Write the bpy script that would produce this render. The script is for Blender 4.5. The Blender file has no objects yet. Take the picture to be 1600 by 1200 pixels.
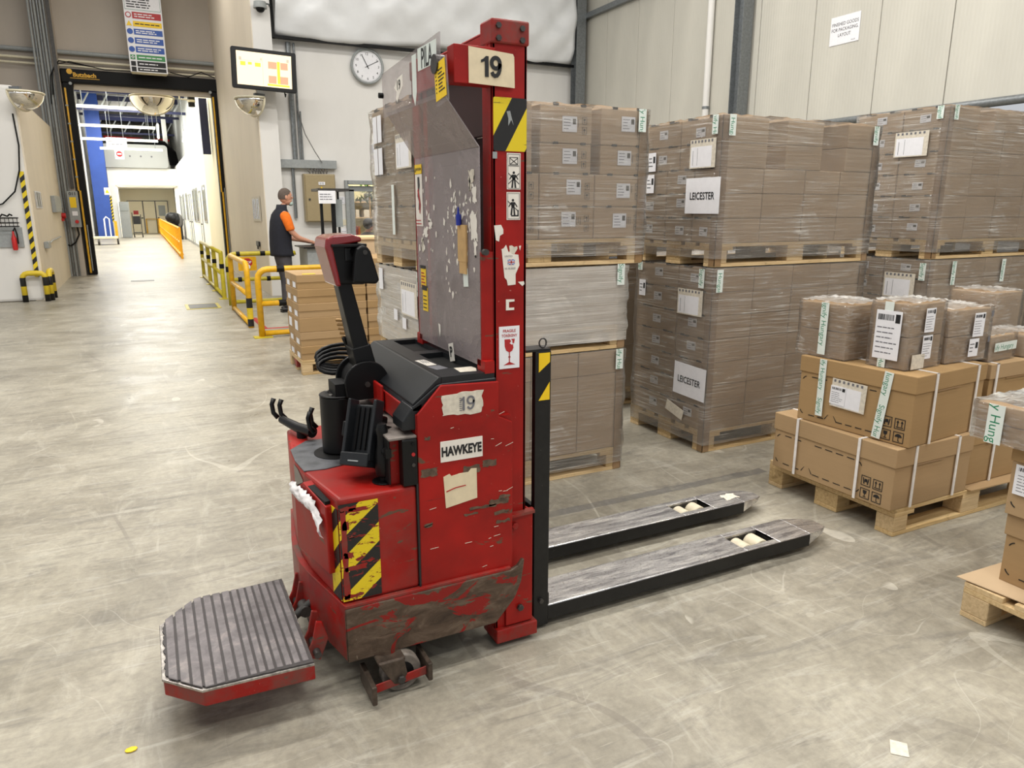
import bpy, bmesh, math, random
from mathutils import Vector, Matrix
R = random.Random(7)
S = bpy.context.scene
COL = S.collection
PI = math.pi

# ------------------------------------------------------------------ camera
F_PX = 1130.0
PITCH = math.radians(13.534); YAW = math.radians(26.56)
cam_d = bpy.data.cameras.new('camera'); cam = bpy.data.objects.new('camera', cam_d); COL.objects.link(cam)
cam_d.sensor_width = 36.0; cam_d.sensor_fit = 'HORIZONTAL'; cam_d.lens = F_PX/1600*36
cam_d.clip_start = 0.05; cam_d.clip_end = 300
cam.location = (0, 0, 1.55)
cam.rotation_euler = (PI/2-PITCH, 0, -YAW)
S.camera = cam

# ------------------------------------------------------------------ world, lights, exposure
S.view_settings.view_transform = 'Standard'; S.view_settings.look = 'None'
S.view_settings.gamma = 1.0; S.view_settings.use_curve_mapping = False
S.view_settings.exposure = -0.09
w = bpy.data.worlds.new('world'); S.world = w; w.use_nodes = True
w.node_tree.nodes['Background'].inputs[0].default_value = (0.93, 0.96, 1.0, 1)
w.node_tree.nodes['Background'].inputs[1].default_value = 0.62
def area(name, loc, sx, sy, power, color=(1, .95, .87), rot=(0, 0, 0), spread=PI):
    l = bpy.data.lights.new(name, 'AREA'); l.shape = 'RECTANGLE'; l.size = sx; l.size_y = sy
    l.energy = power; l.color = color; l.spread = spread
    o = bpy.data.objects.new(name, l); o.location = loc; o.rotation_euler = rot; COL.objects.link(o); return o
WARM = (1, .972, .925)
for i, (x, y, p) in enumerate([(0.2, 5.4, 190), (3.4, 5.0, 200), (6.2, 5.0, 120), (0.2, 9.8, 110), (4.2, 9.4, 110), (6.8, 9.2, 60), (-3.4, 5.4, 150), (-3.6, 9.5, 90),
                               (0.0, 1.2, 165), (4.5, 0.4, 165), (-3.5, 1.0, 130), (1.5, -3.4, 150), (6.5, -2.6, 150), (0.2, 13.6, 70), (0.3, 17.2, 75)]):  # the pair at negative y is added fill for the camera-facing sides
    area('ceiling_and_fill_light', (x, y, 7.3), 2.6, .22, p*1.13, WARM)
for i, (x, y, p) in enumerate([(0.2, 24.5, 230), (0.2, 29, 250), (0.2, 34, 300), (0, 39, 330), (0, 44, 340), (0.3, 50.5, 170)]):
    area('corridor_light', (x, y, 6.6 if y < 48 else 2.85), 3.0, 3.0, p*1.35, (1, .975, .90))
for y_, p_ in ((36, 160), (52, 160)): area('corridor_roof_fill', (.2, y_, 4.9 if y_ < 40 else 5.6), 2.0, .4, p_, (1, .98, .92), (PI, 0, 0))  # added fill aimed up to brighten the corridor roof and end wall
area('office_light', (5.0, 16.6, 2.9), 1.4, 1.0, 130, (1, .96, .86))

# ------------------------------------------------------------------ materials
MATS = {}
def sr(c):
    f = lambda v: v/12.92 if v <= .04045 else ((v+.055)/1.055)**2.4
    return tuple(f(v/255) for v in c)+(1,)
class NT:
    def __init__(s, name):
        s.m = bpy.data.materials.new(name); s.m.use_nodes = True
        s.t = s.m.node_tree; s.n = s.t.nodes; s.b = s.n['Principled BSDF']; s.out = s.n['Material Output']
    def new(s, typ, **k):
        n = s.n.new(typ)
        for a, v in k.items(): setattr(n, a, v)
        return n
    def link(s, a, b): s.t.links.new(a, b)
    def coord(s, scale=(1, 1, 1), kind='Object', rand=False):
        tc = s.new('ShaderNodeTexCoord'); mp = s.new('ShaderNodeMapping'); mp.inputs['Scale'].default_value = scale
        s.link(tc.outputs[kind], mp.inputs[0])
        if rand:
            oi = s.new('ShaderNodeObjectInfo'); mu = s.new('ShaderNodeVectorMath', operation='SCALE')
            mu.inputs[0].default_value = (37, 53, 71); s.link(oi.outputs['Random'], mu.inputs['Scale'])
            s.link(mu.outputs[0], mp.inputs['Location'])
        return mp.outputs[0]
    def noise(s, v, scale, detail=4, rough=.55, dist=0):
        n = s.new('ShaderNodeTexNoise'); n.inputs['Scale'].default_value = scale; n.inputs['Detail'].default_value = detail
        n.inputs['Roughness'].default_value = rough; n.inputs['Distortion'].default_value = dist
        if v is not None: s.link(v, n.inputs['Vector'])
        return n.outputs['Fac']
    def ramp(s, f, stops, interp='LINEAR'):
        n = s.new('ShaderNodeValToRGB'); n.color_ramp.interpolation = interp
        e = n.color_ramp.elements
        while len(e) < len(stops): e.new(.5)
        for i, (p, c) in enumerate(stops):
            e[i].position = p; e[i].color = c if hasattr(c, '__len__') else (c, c, c, 1)
        s.link(f, n.inputs[0]); return n.outputs[0]
    def mix(s, f, a, b, blend='MIX'):
        n = s.new('ShaderNodeMix', data_type='RGBA', blend_type=blend)
        if hasattr(f, 'links'): s.link(f, n.inputs[0])
        else: n.inputs[0].default_value = f
        for v, i in ((a, 6), (b, 7)):
            if hasattr(v, 'links'): s.link(v, n.inputs[i])
            else: n.inputs[i].default_value = v
        return n.outputs[2]
    def math(s, op, a, b=0.0, c=None):
        n = s.new('ShaderNodeMath', operation=op)
        for i, v in enumerate((a, b) if c is None else (a, b, c)):
            if hasattr(v, 'links'): s.link(v, n.inputs[i])
            else: n.inputs[i].default_value = v
        return n.outputs[0]
    def bump(s, h, strength=.3, dist=.01):
        n = s.new('ShaderNodeBump'); n.inputs['Strength'].default_value = strength; n.inputs['Distance'].default_value = dist
        s.link(h, n.inputs['Height']); s.link(n.outputs[0], s.b.inputs['Normal']); return n.outputs[0]
    def set(s, **k):
        nm = dict(col='Base Color', rough='Roughness', metal='Metallic', spec='Specular IOR Level', alpha='Alpha', coat='Coat Weight', trans='Transmission Weight')
        for a, v in k.items():
            i = s.b.inputs[nm[a]]
            if hasattr(v, 'links'): s.link(v, i)
            else: i.default_value = v
        return s
def plain(name, c, rough=.5, metal=0, spec=.5, var=.06, vs=30, bump=0, coat=0):
    if name in MATS: return MATS[name]
    t = NT(name); v = t.coord(rand=True)
    n = t.noise(v, vs, 4)
    c = sr(c); lo = tuple(x*(1-var*2) for x in c[:3])+(1,); hi = tuple(min(1, x*(1+var)) for x in c[:3])+(1,)
    t.set(col=t.ramp(n, [(.3, lo), (.7, hi)]), rough=rough, metal=metal, spec=spec, coat=coat)
    if bump: t.bump(n, bump, .004)
    MATS[name] = t.m; return t.m
def emis(name, c, st):
    t = NT(name); t.b.inputs['Emission Color'].default_value = sr(c); t.b.inputs['Emission Strength'].default_value = st
    t.set(col=sr(c)); MATS[name] = t.m; return t.m

def m_floor():
    t = NT('concrete_floor'); v = t.coord()
    big = t.noise(v, .55, 5, .6, .4); mid = t.noise(v, 2.6, 6, .65, .6); fine = t.noise(v, 28, 5, .7)
    col = t.ramp(t.math('ADD', t.math('MULTIPLY', big, .5), t.math('MULTIPLY', mid, .5)),
                 [(.34, sr((126, 121, 110))), (.46, sr((150, 145, 133))), (.56, sr((167, 162, 149))), (.68, sr((182, 178, 165)))])
    col = t.mix(.35, col, t.ramp(fine, [(.3, sr((112, 108, 100))), (.7, sr((200, 196, 186)))]), 'OVERLAY')
    # dragged scuffs, mostly along x
    vs = t.coord((.5, 2.4, 1)); sc = t.noise(vs, 3.2, 7, .75, 1.4)
    col = t.mix(t.ramp(sc, [(.52, 0), (.66, .50)]), col, sr((104, 101, 96)))
    vs2 = t.coord((2.0, .6, 1)); sc2 = t.noise(vs2, 2.4, 7, .72, 1.8)
    col = t.mix(t.ramp(sc2, [(.54, 0), (.68, .28)]), col, sr((200, 196, 183)))
    # thin arcs left by wheels
    for k, (scl, th, cc, am) in enumerate([(.8, .0022, (206, 202, 188), .32), (1.7, .0016, (206, 202, 190), .25), (.6, .0026, (116, 110, 102), .4), (2.9, .0020, (200, 194, 180), .25)]):
        vv = t.coord((1, 1, 1)); mp = vv.node; mp.inputs['Location'].default_value = (7.3*k+2, 3.1*k, k*5)
        mp.inputs['Rotation'].default_value = (0, 0, .7*k); mp.inputs['Scale'].default_value = (1, .55+.3*(k % 2), 1)
        a = t.noise(vv, scl, 1.0, .4, .25); d = t.math('ABSOLUTE', t.math('SUBTRACT', a, .5))
        line = t.math('LESS_THAN', d, th)
        mask = t.ramp(t.noise(vv, 2.1, 3), [(.5, 0), (.62, am)])
        col = t.mix(t.math('MULTIPLY', line, mask), col, sr(cc))
    # short straight scratches
    for k, ang in enumerate((.4, 1.3, 2.5)):
        vv = t.coord(); mp = vv.node; mp.inputs['Rotation'].default_value = (0, 0, ang); mp.inputs['Scale'].default_value = (3, 90, 1)
        mp.inputs['Location'].default_value = (k*3.3, k*9.1, 0)
        s_ = t.noise(vv, 1.0, 2, .5)
        col = t.mix(t.ramp(s_, [(.735, 0), (.76, .5)]), col, sr((208, 202, 186) if k != 1 else (110, 104, 95)))
    v5 = t.new('ShaderNodeTexVoronoi'); t.link(t.coord((1, .45, 1)), v5.inputs['Vector']); v5.inputs['Scale'].default_value = 3.4
    patch = t.math('MULTIPLY', t.math('LESS_THAN', v5.outputs['Distance'], .16), t.ramp(t.noise(v, 3.3, 2), [(.56, 0), (.6, .45)]))
    col = t.mix(patch, col, sr((206, 201, 188)))
    vd = t.coord((1.6, 6, 1)); dk = t.noise(vd, 3.0, 8, .8, 1.0)
    col = t.mix(t.ramp(dk, [(.55, 0), (.66, .30)]), col, sr((104, 101, 95)))
    vl = t.coord((1.2, 7, 1)); vl.node.inputs['Rotation'].default_value = (0, 0, -.25); vl.node.inputs['Location'].default_value = (4, 9, 0)
    col = t.mix(t.ramp(t.noise(vl, 2.2, 6, .7, .8), [(.55, 0), (.64, .24)]), col, sr((202, 199, 188)))
    sp = t.new('ShaderNodeSeparateXYZ'); t.link(v, sp.inputs[0]); X_, Y_ = sp.outputs[0], sp.outputs[1]
    off = t.math('MULTIPLY', t.math('SUBTRACT', mid, .5), .06)
    band = t.math('LESS_THAN', t.math('ABSOLUTE', t.math('ADD', t.math('SUBTRACT', Y_, 3.06), off)), .034)
    band = t.math('MULTIPLY', band, t.math('LESS_THAN', t.math('ABSOLUTE', t.math('SUBTRACT', X_, 2.1)), 1.15))
    col = t.mix(t.math('MULTIPLY', band, t.ramp(sc2, [(.35, .25), (.55, .6)])), col, sr((92, 92, 94)))
    for y0 in (8.35, 1.45-8): col = t.mix(t.math('MULTIPLY', t.math('LESS_THAN', t.math('ABSOLUTE', t.math('SUBTRACT', Y_, y0)), .008), .55), col, sr((110, 106, 98)))
    ro = t.ramp(t.math('ADD', t.math('MULTIPLY', mid, .6), t.math('MULTIPLY', sc, .4)), [(.35, .27), (.7, .50)])
    t.set(col=col, rough=ro, spec=.36)
    t.bump(t.math('ADD', t.math('MULTIPLY', fine, .25), mid), .10, .012)
    return t.m
def m_red(name='worn_red_paint', wear=.0, dirt=.0):
    t = NT(name); v = t.coord()
    n = t.noise(v, 6, 5, .6); base = t.ramp(n, [(.3, sr((130, 14, 9))), (.7, sr((162, 20, 12)))])
    vh = t.coord((7, 7, 26)); s1 = t.noise(vh, 1.0, 6, .62, .5)
    base = t.mix(t.ramp(s1, [(.66-wear, 0), (.675-wear, 1)]), base, sr((96, 70, 54)))
    s2 = t.noise(t.coord((5, 5, 60)), 1.2, 5, .7); base = t.mix(t.ramp(s2, [(.70, 0), (.73, .8)]), base, sr((70, 30, 26)))
    s3 = t.noise(t.coord((30, 30, 30)), 3, 2); base = t.mix(t.ramp(s3, [(.74, 0), (.76, .7)]), base, sr((190, 120, 110)))
    if dirt:
        base = t.mix(t.ramp(t.noise(v, 9, 6, .7), [(.40, 0), (.62, dirt)]), base, sr((92, 74, 66)))
    t.set(col=base, rough=t.ramp(n, [(.3, .36), (.7, .52)]), spec=.32)
    t.bump(t.noise(v, 40, 4), .06, .004); return t.m
def m_skirt():
    t = NT('scraped_skirt_metal'); v = t.coord((1, 1, 2.4))
    n = t.noise(v, 9, 7, .7, .6)
    c = t.ramp(n, [(.32, sr((58, 46, 38))), (.5, sr((86, 70, 58))), (.66, sr((112, 96, 82)))])
    r_ = t.noise(t.coord((1, 1, 2)), 6.5, 6, .68, .9)
    c = t.mix(t.ramp(r_, [(.55, 0), (.57, 1)]), c, sr((138, 26, 22)))
    c = t.mix(t.ramp(t.noise(t.coord((30, 30, 4)), 1.4, 5, .7), [(.68, 0), (.72, .8)]), c, sr((188, 176, 160)))
    t.set(col=c, rough=.42, metal=.35); t.bump(n, .25, .006); return t.m
def m_stripes(name, d, period, off=0, chips=.66, chipcol=(120, 22, 18), y=(222, 196, 22), k=(22, 21, 20)):
    t = NT(name); tc = t.coord()
    dp = t.new('ShaderNodeVectorMath', operation='DOT_PRODUCT'); t.link(tc, dp.inputs[0]); dp.inputs[1].default_value = d
    f = t.math('FRACT', t.math('ADD', t.math('DIVIDE', dp.outputs['Value'], period), off))
    c = t.mix(t.math('GREATER_THAN', f, .5), sr(k), sr(y))
    n = t.noise(t.coord((22, 22, 60)), 1.0, 6, .7, .5)
    c = t.mix(t.ramp(n, [(chips, 0), (chips+.015, 1)]), c, sr(chipcol))
    n2 = t.noise(t.coord((9, 9, 130)), 1.2, 3, .7); c = t.mix(t.ramp(n2, [(.66, 0), (.69, .8)]), c, sr((40, 36, 28)))
    t.set(col=c, rough=.45); return t.m
def m_wood(name, c1, c2):
    t = NT(name); v = t.coord((5, 5, 9), rand=True)
    n = t.noise(v, 2.2, 6, .6, 2.2)
    g = t.noise(t.coord((2.4, 40, 40), rand=True), 2.0, 4, .6, .4)
    c = t.ramp(g, [(.3, sr(c2)), (.7, sr(c1))]); c = t.mix(t.ramp(n, [(.58, 0), (.72, .5)]), c, sr(tuple(int(q*.72) for q in c2)))
    oi = t.new('ShaderNodeObjectInfo'); br = t.new('ShaderNodeBrightContrast'); t.link(c, br.inputs[0])
    t.link(t.math('MULTIPLY', t.math('SUBTRACT', oi.outputs['Random'], .5), .08), br.inputs['Bright'])
    t.set(col=br.outputs[0], rough=.75, spec=.25); t.bump(g, .25, .003); return t.m
def m_card(name, c, var=.05):
    t = NT(name); v = t.coord((1, 1, 1), rand=True)
    n = t.noise(v, 3, 4); fl = t.noise(t.coord((3, 3, 120), rand=True), 1, 2)
    c = sr(c); lo = tuple(x*(1-2*var) for x in c[:3])+(1,); hi = tuple(x*(1+var) for x in c[:3])+(1,)
    cc = t.ramp(t.math('ADD', t.math('MULTIPLY', n, .7), t.math('MULTIPLY', fl, .3)), [(.3, lo), (.7, hi)])
    oi = t.new('ShaderNodeObjectInfo'); br = t.new('ShaderNodeBrightContrast'); t.link(cc, br.inputs[0])
    t.link(t.math('MULTIPLY', t.math('SUBTRACT', oi.outputs['Random'], .5), .05), br.inputs['Bright'])
    t.set(col=br.outputs[0], rough=.7, spec=.25); t.bump(fl, .08, .002); return t.m
def m_film(name, base=.10, streak=.5, milk=(226, 222, 214), sc=(1.6, 1.6, 46), rough=.16, bump=.5):
    t = NT(name); v = t.coord(sc); n = t.noise(v, 1.3, 5, .65, .5)
    f = t.noise(t.coord((2.2, 2.2, 3.0)), 1.0, 4, .6, 1.2)
    big = t.ramp(f, [(.42, 0), (.7, 1)])
    a = t.math('ADD', base, t.math('MULTIPLY', t.math('MULTIPLY', t.ramp(n, [(.48, 0), (.72, 1)]), big), streak))
    glint = t.noise(t.coord((sc[0]*.8, sc[1]*.8, sc[2]*3.2)), 1.3, 3, .6, .3)
    a = t.math('ADD', a, t.math('MULTIPLY', t.math('MULTIPLY', t.ramp(glint, [(.56, 0), (.66, 1)]), t.ramp(f, [(.40, .15), (.60, 1)])), .5))  # thin milky streaks painted in for the film's horizontal glints
    t.set(col=sr(milk), rough=rough, spec=.7)
    t.bump(t.math('ADD', n, t.math('MULTIPLY', f, .6)), bump, .01)
    tr = t.new('ShaderNodeBsdfTransparent'); mx = t.new('ShaderNodeMixShader')
    gl = t.new('ShaderNodeBsdfGlossy'); gl.inputs['Roughness'].default_value = rough; gl.inputs['Color'].default_value = (1, 1, 1, 1)
    bn = t.b.inputs['Normal'].links[0].from_socket; t.link(bn, gl.inputs['Normal'])
    fr = t.new('ShaderNodeLayerWeight'); fr.inputs[0].default_value = .32; t.link(bn, fr.inputs['Normal'])
    t.link(a, mx.inputs[0]); t.link(tr.outputs[0], mx.inputs[1]); t.link(t.b.outputs[0], mx.inputs[2])
    m2 = t.new('ShaderNodeMixShader'); t.link(t.math('MULTIPLY', fr.outputs['Fresnel'], .8), m2.inputs[0])
    t.link(mx.outputs[0], m2.inputs[1]); t.link(gl.outputs[0], m2.inputs[2]); t.link(m2.outputs[0], t.out.inputs[0])
    return t.m
def m_plexi(name, col=(214, 208, 206), haze=.2):
    t = NT(name); n = t.noise(t.coord((1.2, 3, 3)), 1.4, 6, .7, 1.6); sc = t.noise(t.coord((3, 3, 60)), 2, 5, .7)
    a = t.math('ADD', haze, t.math('MULTIPLY', t.ramp(n, [(.4, 0), (.75, 1)]), .22))
    a = t.math('ADD', a, t.math('MULTIPLY', t.ramp(sc, [(.62, 0), (.7, 1)]), .12))
    t.set(col=sr(col), rough=.5)
    tr = t.new('ShaderNodeBsdfTransparent'); tr.inputs[0].default_value = (.9, .88, .88, 1)
    mx = t.new('ShaderNodeMixShader'); t.link(a, mx.inputs[0]); t.link(tr.outputs[0], mx.inputs[1]); t.link(t.b.outputs[0], mx.inputs[2])
    gl = t.new('ShaderNodeBsdfGlossy'); gl.inputs['Roughness'].default_value = .06
    m2 = t.new('ShaderNodeMixShader'); m2.inputs[0].default_value = .07
    t.link(mx.outputs[0], m2.inputs[1]); t.link(gl.outputs[0], m2.inputs[2]); t.link(m2.outputs[0], t.out.inputs[0]); return t.m
def m_ribbed(name, c, scale, axis, depth=.25):
    t = NT(name); tc = t.coord(); sp = t.new('ShaderNodeSeparateXYZ'); t.link(tc, sp.inputs[0])
    s_ = t.math('SINE', t.math('MULTIPLY', sp.outputs[axis], scale))
    n = t.noise(t.coord((1, 1, .25)), 2.2, 5, .6)
    c0 = sr(c); t.set(col=t.ramp(n, [(.3, tuple(x*.88 for x in c0[:3])+(1,)), (.7, c0)]), rough=.42)
    t.bump(s_, depth, .004); return t.m
def m_metalfork():
    t = NT('scuffed_fork_steel'); v = t.coord((2.2, 16, 4)); n = t.noise(v, 2.2, 7, .72, .5); g = t.noise(t.coord((9, 30, 9)), 6, 4, .8)
    c = t.ramp(n, [(.36, sr((140, 138, 140))), (.50, sr((196, 194, 194))), (.64, sr((236, 234, 230)))])
    c = t.mix(t.ramp(g, [(.60, 0), (.68, .4)]), c, sr((90, 86, 86)))
    t.set(col=c, rough=t.ramp(g, [(.35, .24), (.65, .42)]), metal=.85); t.bump(g, .25, .003); return t.m
def m_tread():
    t = NT('ribbed_rubber_mat'); tc = t.coord(); n = t.noise(tc, 14, 7, .7, .4)
    c = t.ramp(n, [(.35, sr((92, 87, 88))), (.55, sr((116, 111, 112))), (.68, sr((140, 133, 130)))])
    t.set(col=c, rough=.6, spec=.35); t.bump(n, .3, .004); return t.m
def m_chips():
    t = NT('chipped_black_steel'); v = t.coord(); n = t.noise(v, 34, 5, .7)
    c = t.ramp(n, [(.3, sr((10, 10, 11))), (.66, sr((22, 22, 23)))]); c = t.mix(t.ramp(n, [(.70, 0), (.73, .7)]), c, sr((110, 100, 92)))
    t.set(col=c, rough=.42, metal=.2); t.bump(n, .1, .003); return t.m
def m_wall(name, c, var=.05, rough=.6):
    t = NT(name); n = t.noise(t.coord((1, 1, .35)), 1.3, 5, .6, .3); f = t.noise(t.coord(), 60, 3)
    c0 = sr(c); t.set(col=t.ramp(n, [(.25, tuple(x*(1-2*var) for x in c0[:3])+(1,)), (.65, c0)]), rough=rough, spec=.3)
    t.bump(f, .06, .003); return t.m

M = dict(
    floor=m_floor(), red=m_red(), reddirty=m_red('dirty_red_paint', .03, .6), redpanel=m_red('scraped_red_panel', .02, .0), skirt=m_skirt(),
    fork=m_metalfork(), mat=m_tread(), matdark=plain('shaded_groove_rubber', (62, 58, 58), .7), blacksteel=m_chips(),
    pine=m_wood('pine_board', (222, 196, 150), (196, 165, 118)), pine2=m_wood('aged_pine', (212, 186, 142), (182, 154, 112)),
    card=m_card('brown_cardboard', (168, 139, 101)), card2=m_card('greyish_cardboard', (176, 151, 121)), card3=m_card('pale_cardboard', (196, 170, 136)),
    cardin=m_card('dull_cardboard', (150, 122, 90)),
    film=m_film('stretch_film', .13, .75, rough=.12, bump=.7), filmtop=m_film('bunched_film', .42, .5, (236, 234, 230), (9, 9, 9), .12, .8),
    filmclear=m_film('parcel_film', .07, .75, (238, 236, 232), (9, 9, 60), .1, .8), filmwhite=m_film('milky_film', .5, .35, (228, 224, 216)),
    plexi=m_plexi('scuffed_plexiglass', (178, 166, 166), .34), glass=m_plexi('window_glass', (220, 222, 222), .0), redtop=m_red('scuffed_top_red', .035, .22), plexi2=m_plexi('clear_plexiglass', (190, 184, 184), .12),
    panel=m_ribbed('ribbed_wall_panel', (200, 197, 186), 130, 1, .16),
    white=m_wall('white_wall_paint', (226, 224, 220)), cream=m_wall('cream_wall_paint', (226, 214, 194)), greywall=m_wall('grey_beige_wall', (186, 176, 164)),
    corrwall=m_wall('corridor_white', (240, 240, 234), .01), corrcream=m_wall('corridor_cream', (226, 218, 192), .02),
    corrgrey=m_wall('corridor_grey', (176, 178, 176), .02), corrug=m_ribbed('corrugated_sheet', (150, 148, 140), 20, 0, .5),
    blackp=plain('black_plastic', (12, 12, 13), .40, spec=.3, var=.1, bump=.05), blackm=plain('matt_black', (9, 9, 10), .6, spec=.25), charcoal=plain('charcoal_plastic', (25, 27, 30), .42, spec=.4, bump=.04),
    rubber=plain('grey_rubber', (86, 84, 84), .7), steel=plain('galvanised_steel', (128, 132, 134), .4, .55, var=.12), dsteel=plain('dark_steel', (72, 70, 68), .45, .5, var=.15),
    lsteel=plain('grey_painted_steel', (150, 154, 154), .5), paper=plain('white_paper', (232, 232, 236), .6, var=.02), paperw=plain('worn_paper', (214, 206, 190), .7, var=.10, vs=60),
    kraft=plain('kraft_paper', (196, 160, 108), .8, var=.08), beige=plain('beige_sticker', (222, 206, 174), .6, var=.04), ink=plain('black_ink', (24, 24, 26), .6),
    inkgrey=plain('grey_ink', (110, 110, 116), .6), greenink=plain('green_ink', (36, 130, 92), .5), redink=plain('red_ink', (176, 30, 34), .5), blueink=plain('blue_ink', (42, 84, 168), .5),
    tape=plain('tape_white', (222, 230, 224), .3, var=.02), strap=plain('white_strap', (232, 228, 224), .4), yellow=plain('yellow_paint', (224, 170, 22), .4, var=.10, vs=12),
    yellow2=plain('dull_yellow_paint', (196, 178, 44), .4, var=.1, vs=12), orange=plain('orange_paint', (250, 176, 20), .4), blue=plain('blue_column_paint', (40, 76, 160), .45, var=.05, vs=3),
    dblue=plain('dark_blue_paint', (30, 36, 74), .45), cabinet=plain('khaki_enamel', (158, 142, 108), .4, var=.03), glassg=plain('grey_glass', (150, 156, 156), .12, var=.03),
    mirror=plain('mirror_chrome', (236, 232, 224), .05, 1.0, var=.01), creamp=plain('cream_plastic', (224, 216, 190), .35), cloth=None,
    tarp=plain('white_tarpaulin', (232, 234, 236), .42, var=.03, vs=2.5, bump=.05), beigewheel=plain('beige_polyurethane', (206, 196, 172), .5, var=.06), bluep=plain('blue_plastic', (24, 44, 150), .35),
    orangeshirt=plain('orange_cloth', (226, 110, 16), .85, var=.06), vest=plain('navy_vest_cloth', (26, 28, 38), .9, var=.1), trousers=plain('charcoal_trousers', (70, 68, 72), .9, var=.12, vs=12),
    skin=plain('skin', (204, 150, 124), .55, var=.04), hair=plain('dark_grey_hair', (96, 84, 76), .9, var=.25, vs=120), maskc=plain('pale_green_mask', (170, 192, 184), .8),
    shoe=plain('black_leather', (34, 32, 32), .5), tissue=plain('white_tissue', (236, 232, 232), .8, bump=.5), greyinside=plain('grey_inside', (108, 106, 104), .7), red2=plain('signal_red', (190, 30, 28), .4),
    leaf=plain('leaf_green', (90, 120, 60), .6, var=.3, vs=20), roomgreen=plain('office_wall', (206, 200, 158), .7, var=.12, vs=4), purple=plain('dark_glass', (58, 48, 54), .2),
    screw=plain('zinc_screw', (160, 156, 150), .35, .8), sticky=plain('sticker_white', (230, 224, 214), .5, var=.03), yel=plain('sticker_yellow', (240, 200, 20), .5, var=.02), green=plain('sign_green', (60, 140, 80), .5),
    haz=m_stripes('hazard_stripes_side', (.85, 0, -1), .128, .676, .57), haz2=m_stripes('hazard_stripes_mast', (1.76, 0, -1), .236, .059, .75, (200, 196, 190)),
    haz3=m_stripes('hazard_stripes_wall', (-1, 0, 1), .17, 0, .9), hazrear=m_stripes('hazard_stripes_rear', (0, -1, -1), .128, .1, .60),
    hazpost=m_stripes('hazard_stripes_post', (1, 0, -.62), .11, .25, .78, (40, 38, 36)), hazbol=m_stripes('hazard_bands', (0, 0, 1), .30, .1, .9, y=(214, 186, 40)),
)

# ------------------------------------------------------------------ helpers
ORG = {}            # local frame of every top-level thing: name -> inverse matrix (world -> local)
def thing(name, label, cat, loc=(0, 0, 0), rz=0.0, group=None, local=False):
    o = bpy.data.objects.new(name, None); COL.objects.link(o); o.empty_display_size = .1
    o.location = loc; o.rotation_euler = (0, 0, rz); o['label'] = label; o['category'] = cat
    if group: o['group'] = group
    ORG[o] = None if local else (Matrix.Translation(loc) @ Matrix.Rotation(rz, 4, 'Z')).inverted()
    return o
def w2l(o):
    while o is not None and o not in ORG: o = o.parent
    return ORG.get(o) if o is not None else None
def tag(o, label, cat, group=None):
    o['label'] = label; o['category'] = cat
    if group: o['group'] = group
    return o
def frame(o, u, v):
    u = Vector(u).normalized(); v = Vector(v).normalized(); n = u.cross(v)
    m = Matrix((u, v, n)).transposed().to_4x4(); m.translation = Vector(o); return m
FY = lambda x, y, z: frame((x, y, z), (1, 0, 0), (0, 0, 1))      # faces -y
FX = lambda x, y, z: frame((x, y, z), (0, -1, 0), (0, 0, 1))     # faces -x
FZ = lambda x, y, z: frame((x, y, z), (1, 0, 0), (0, 1, 0))      # faces up
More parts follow.
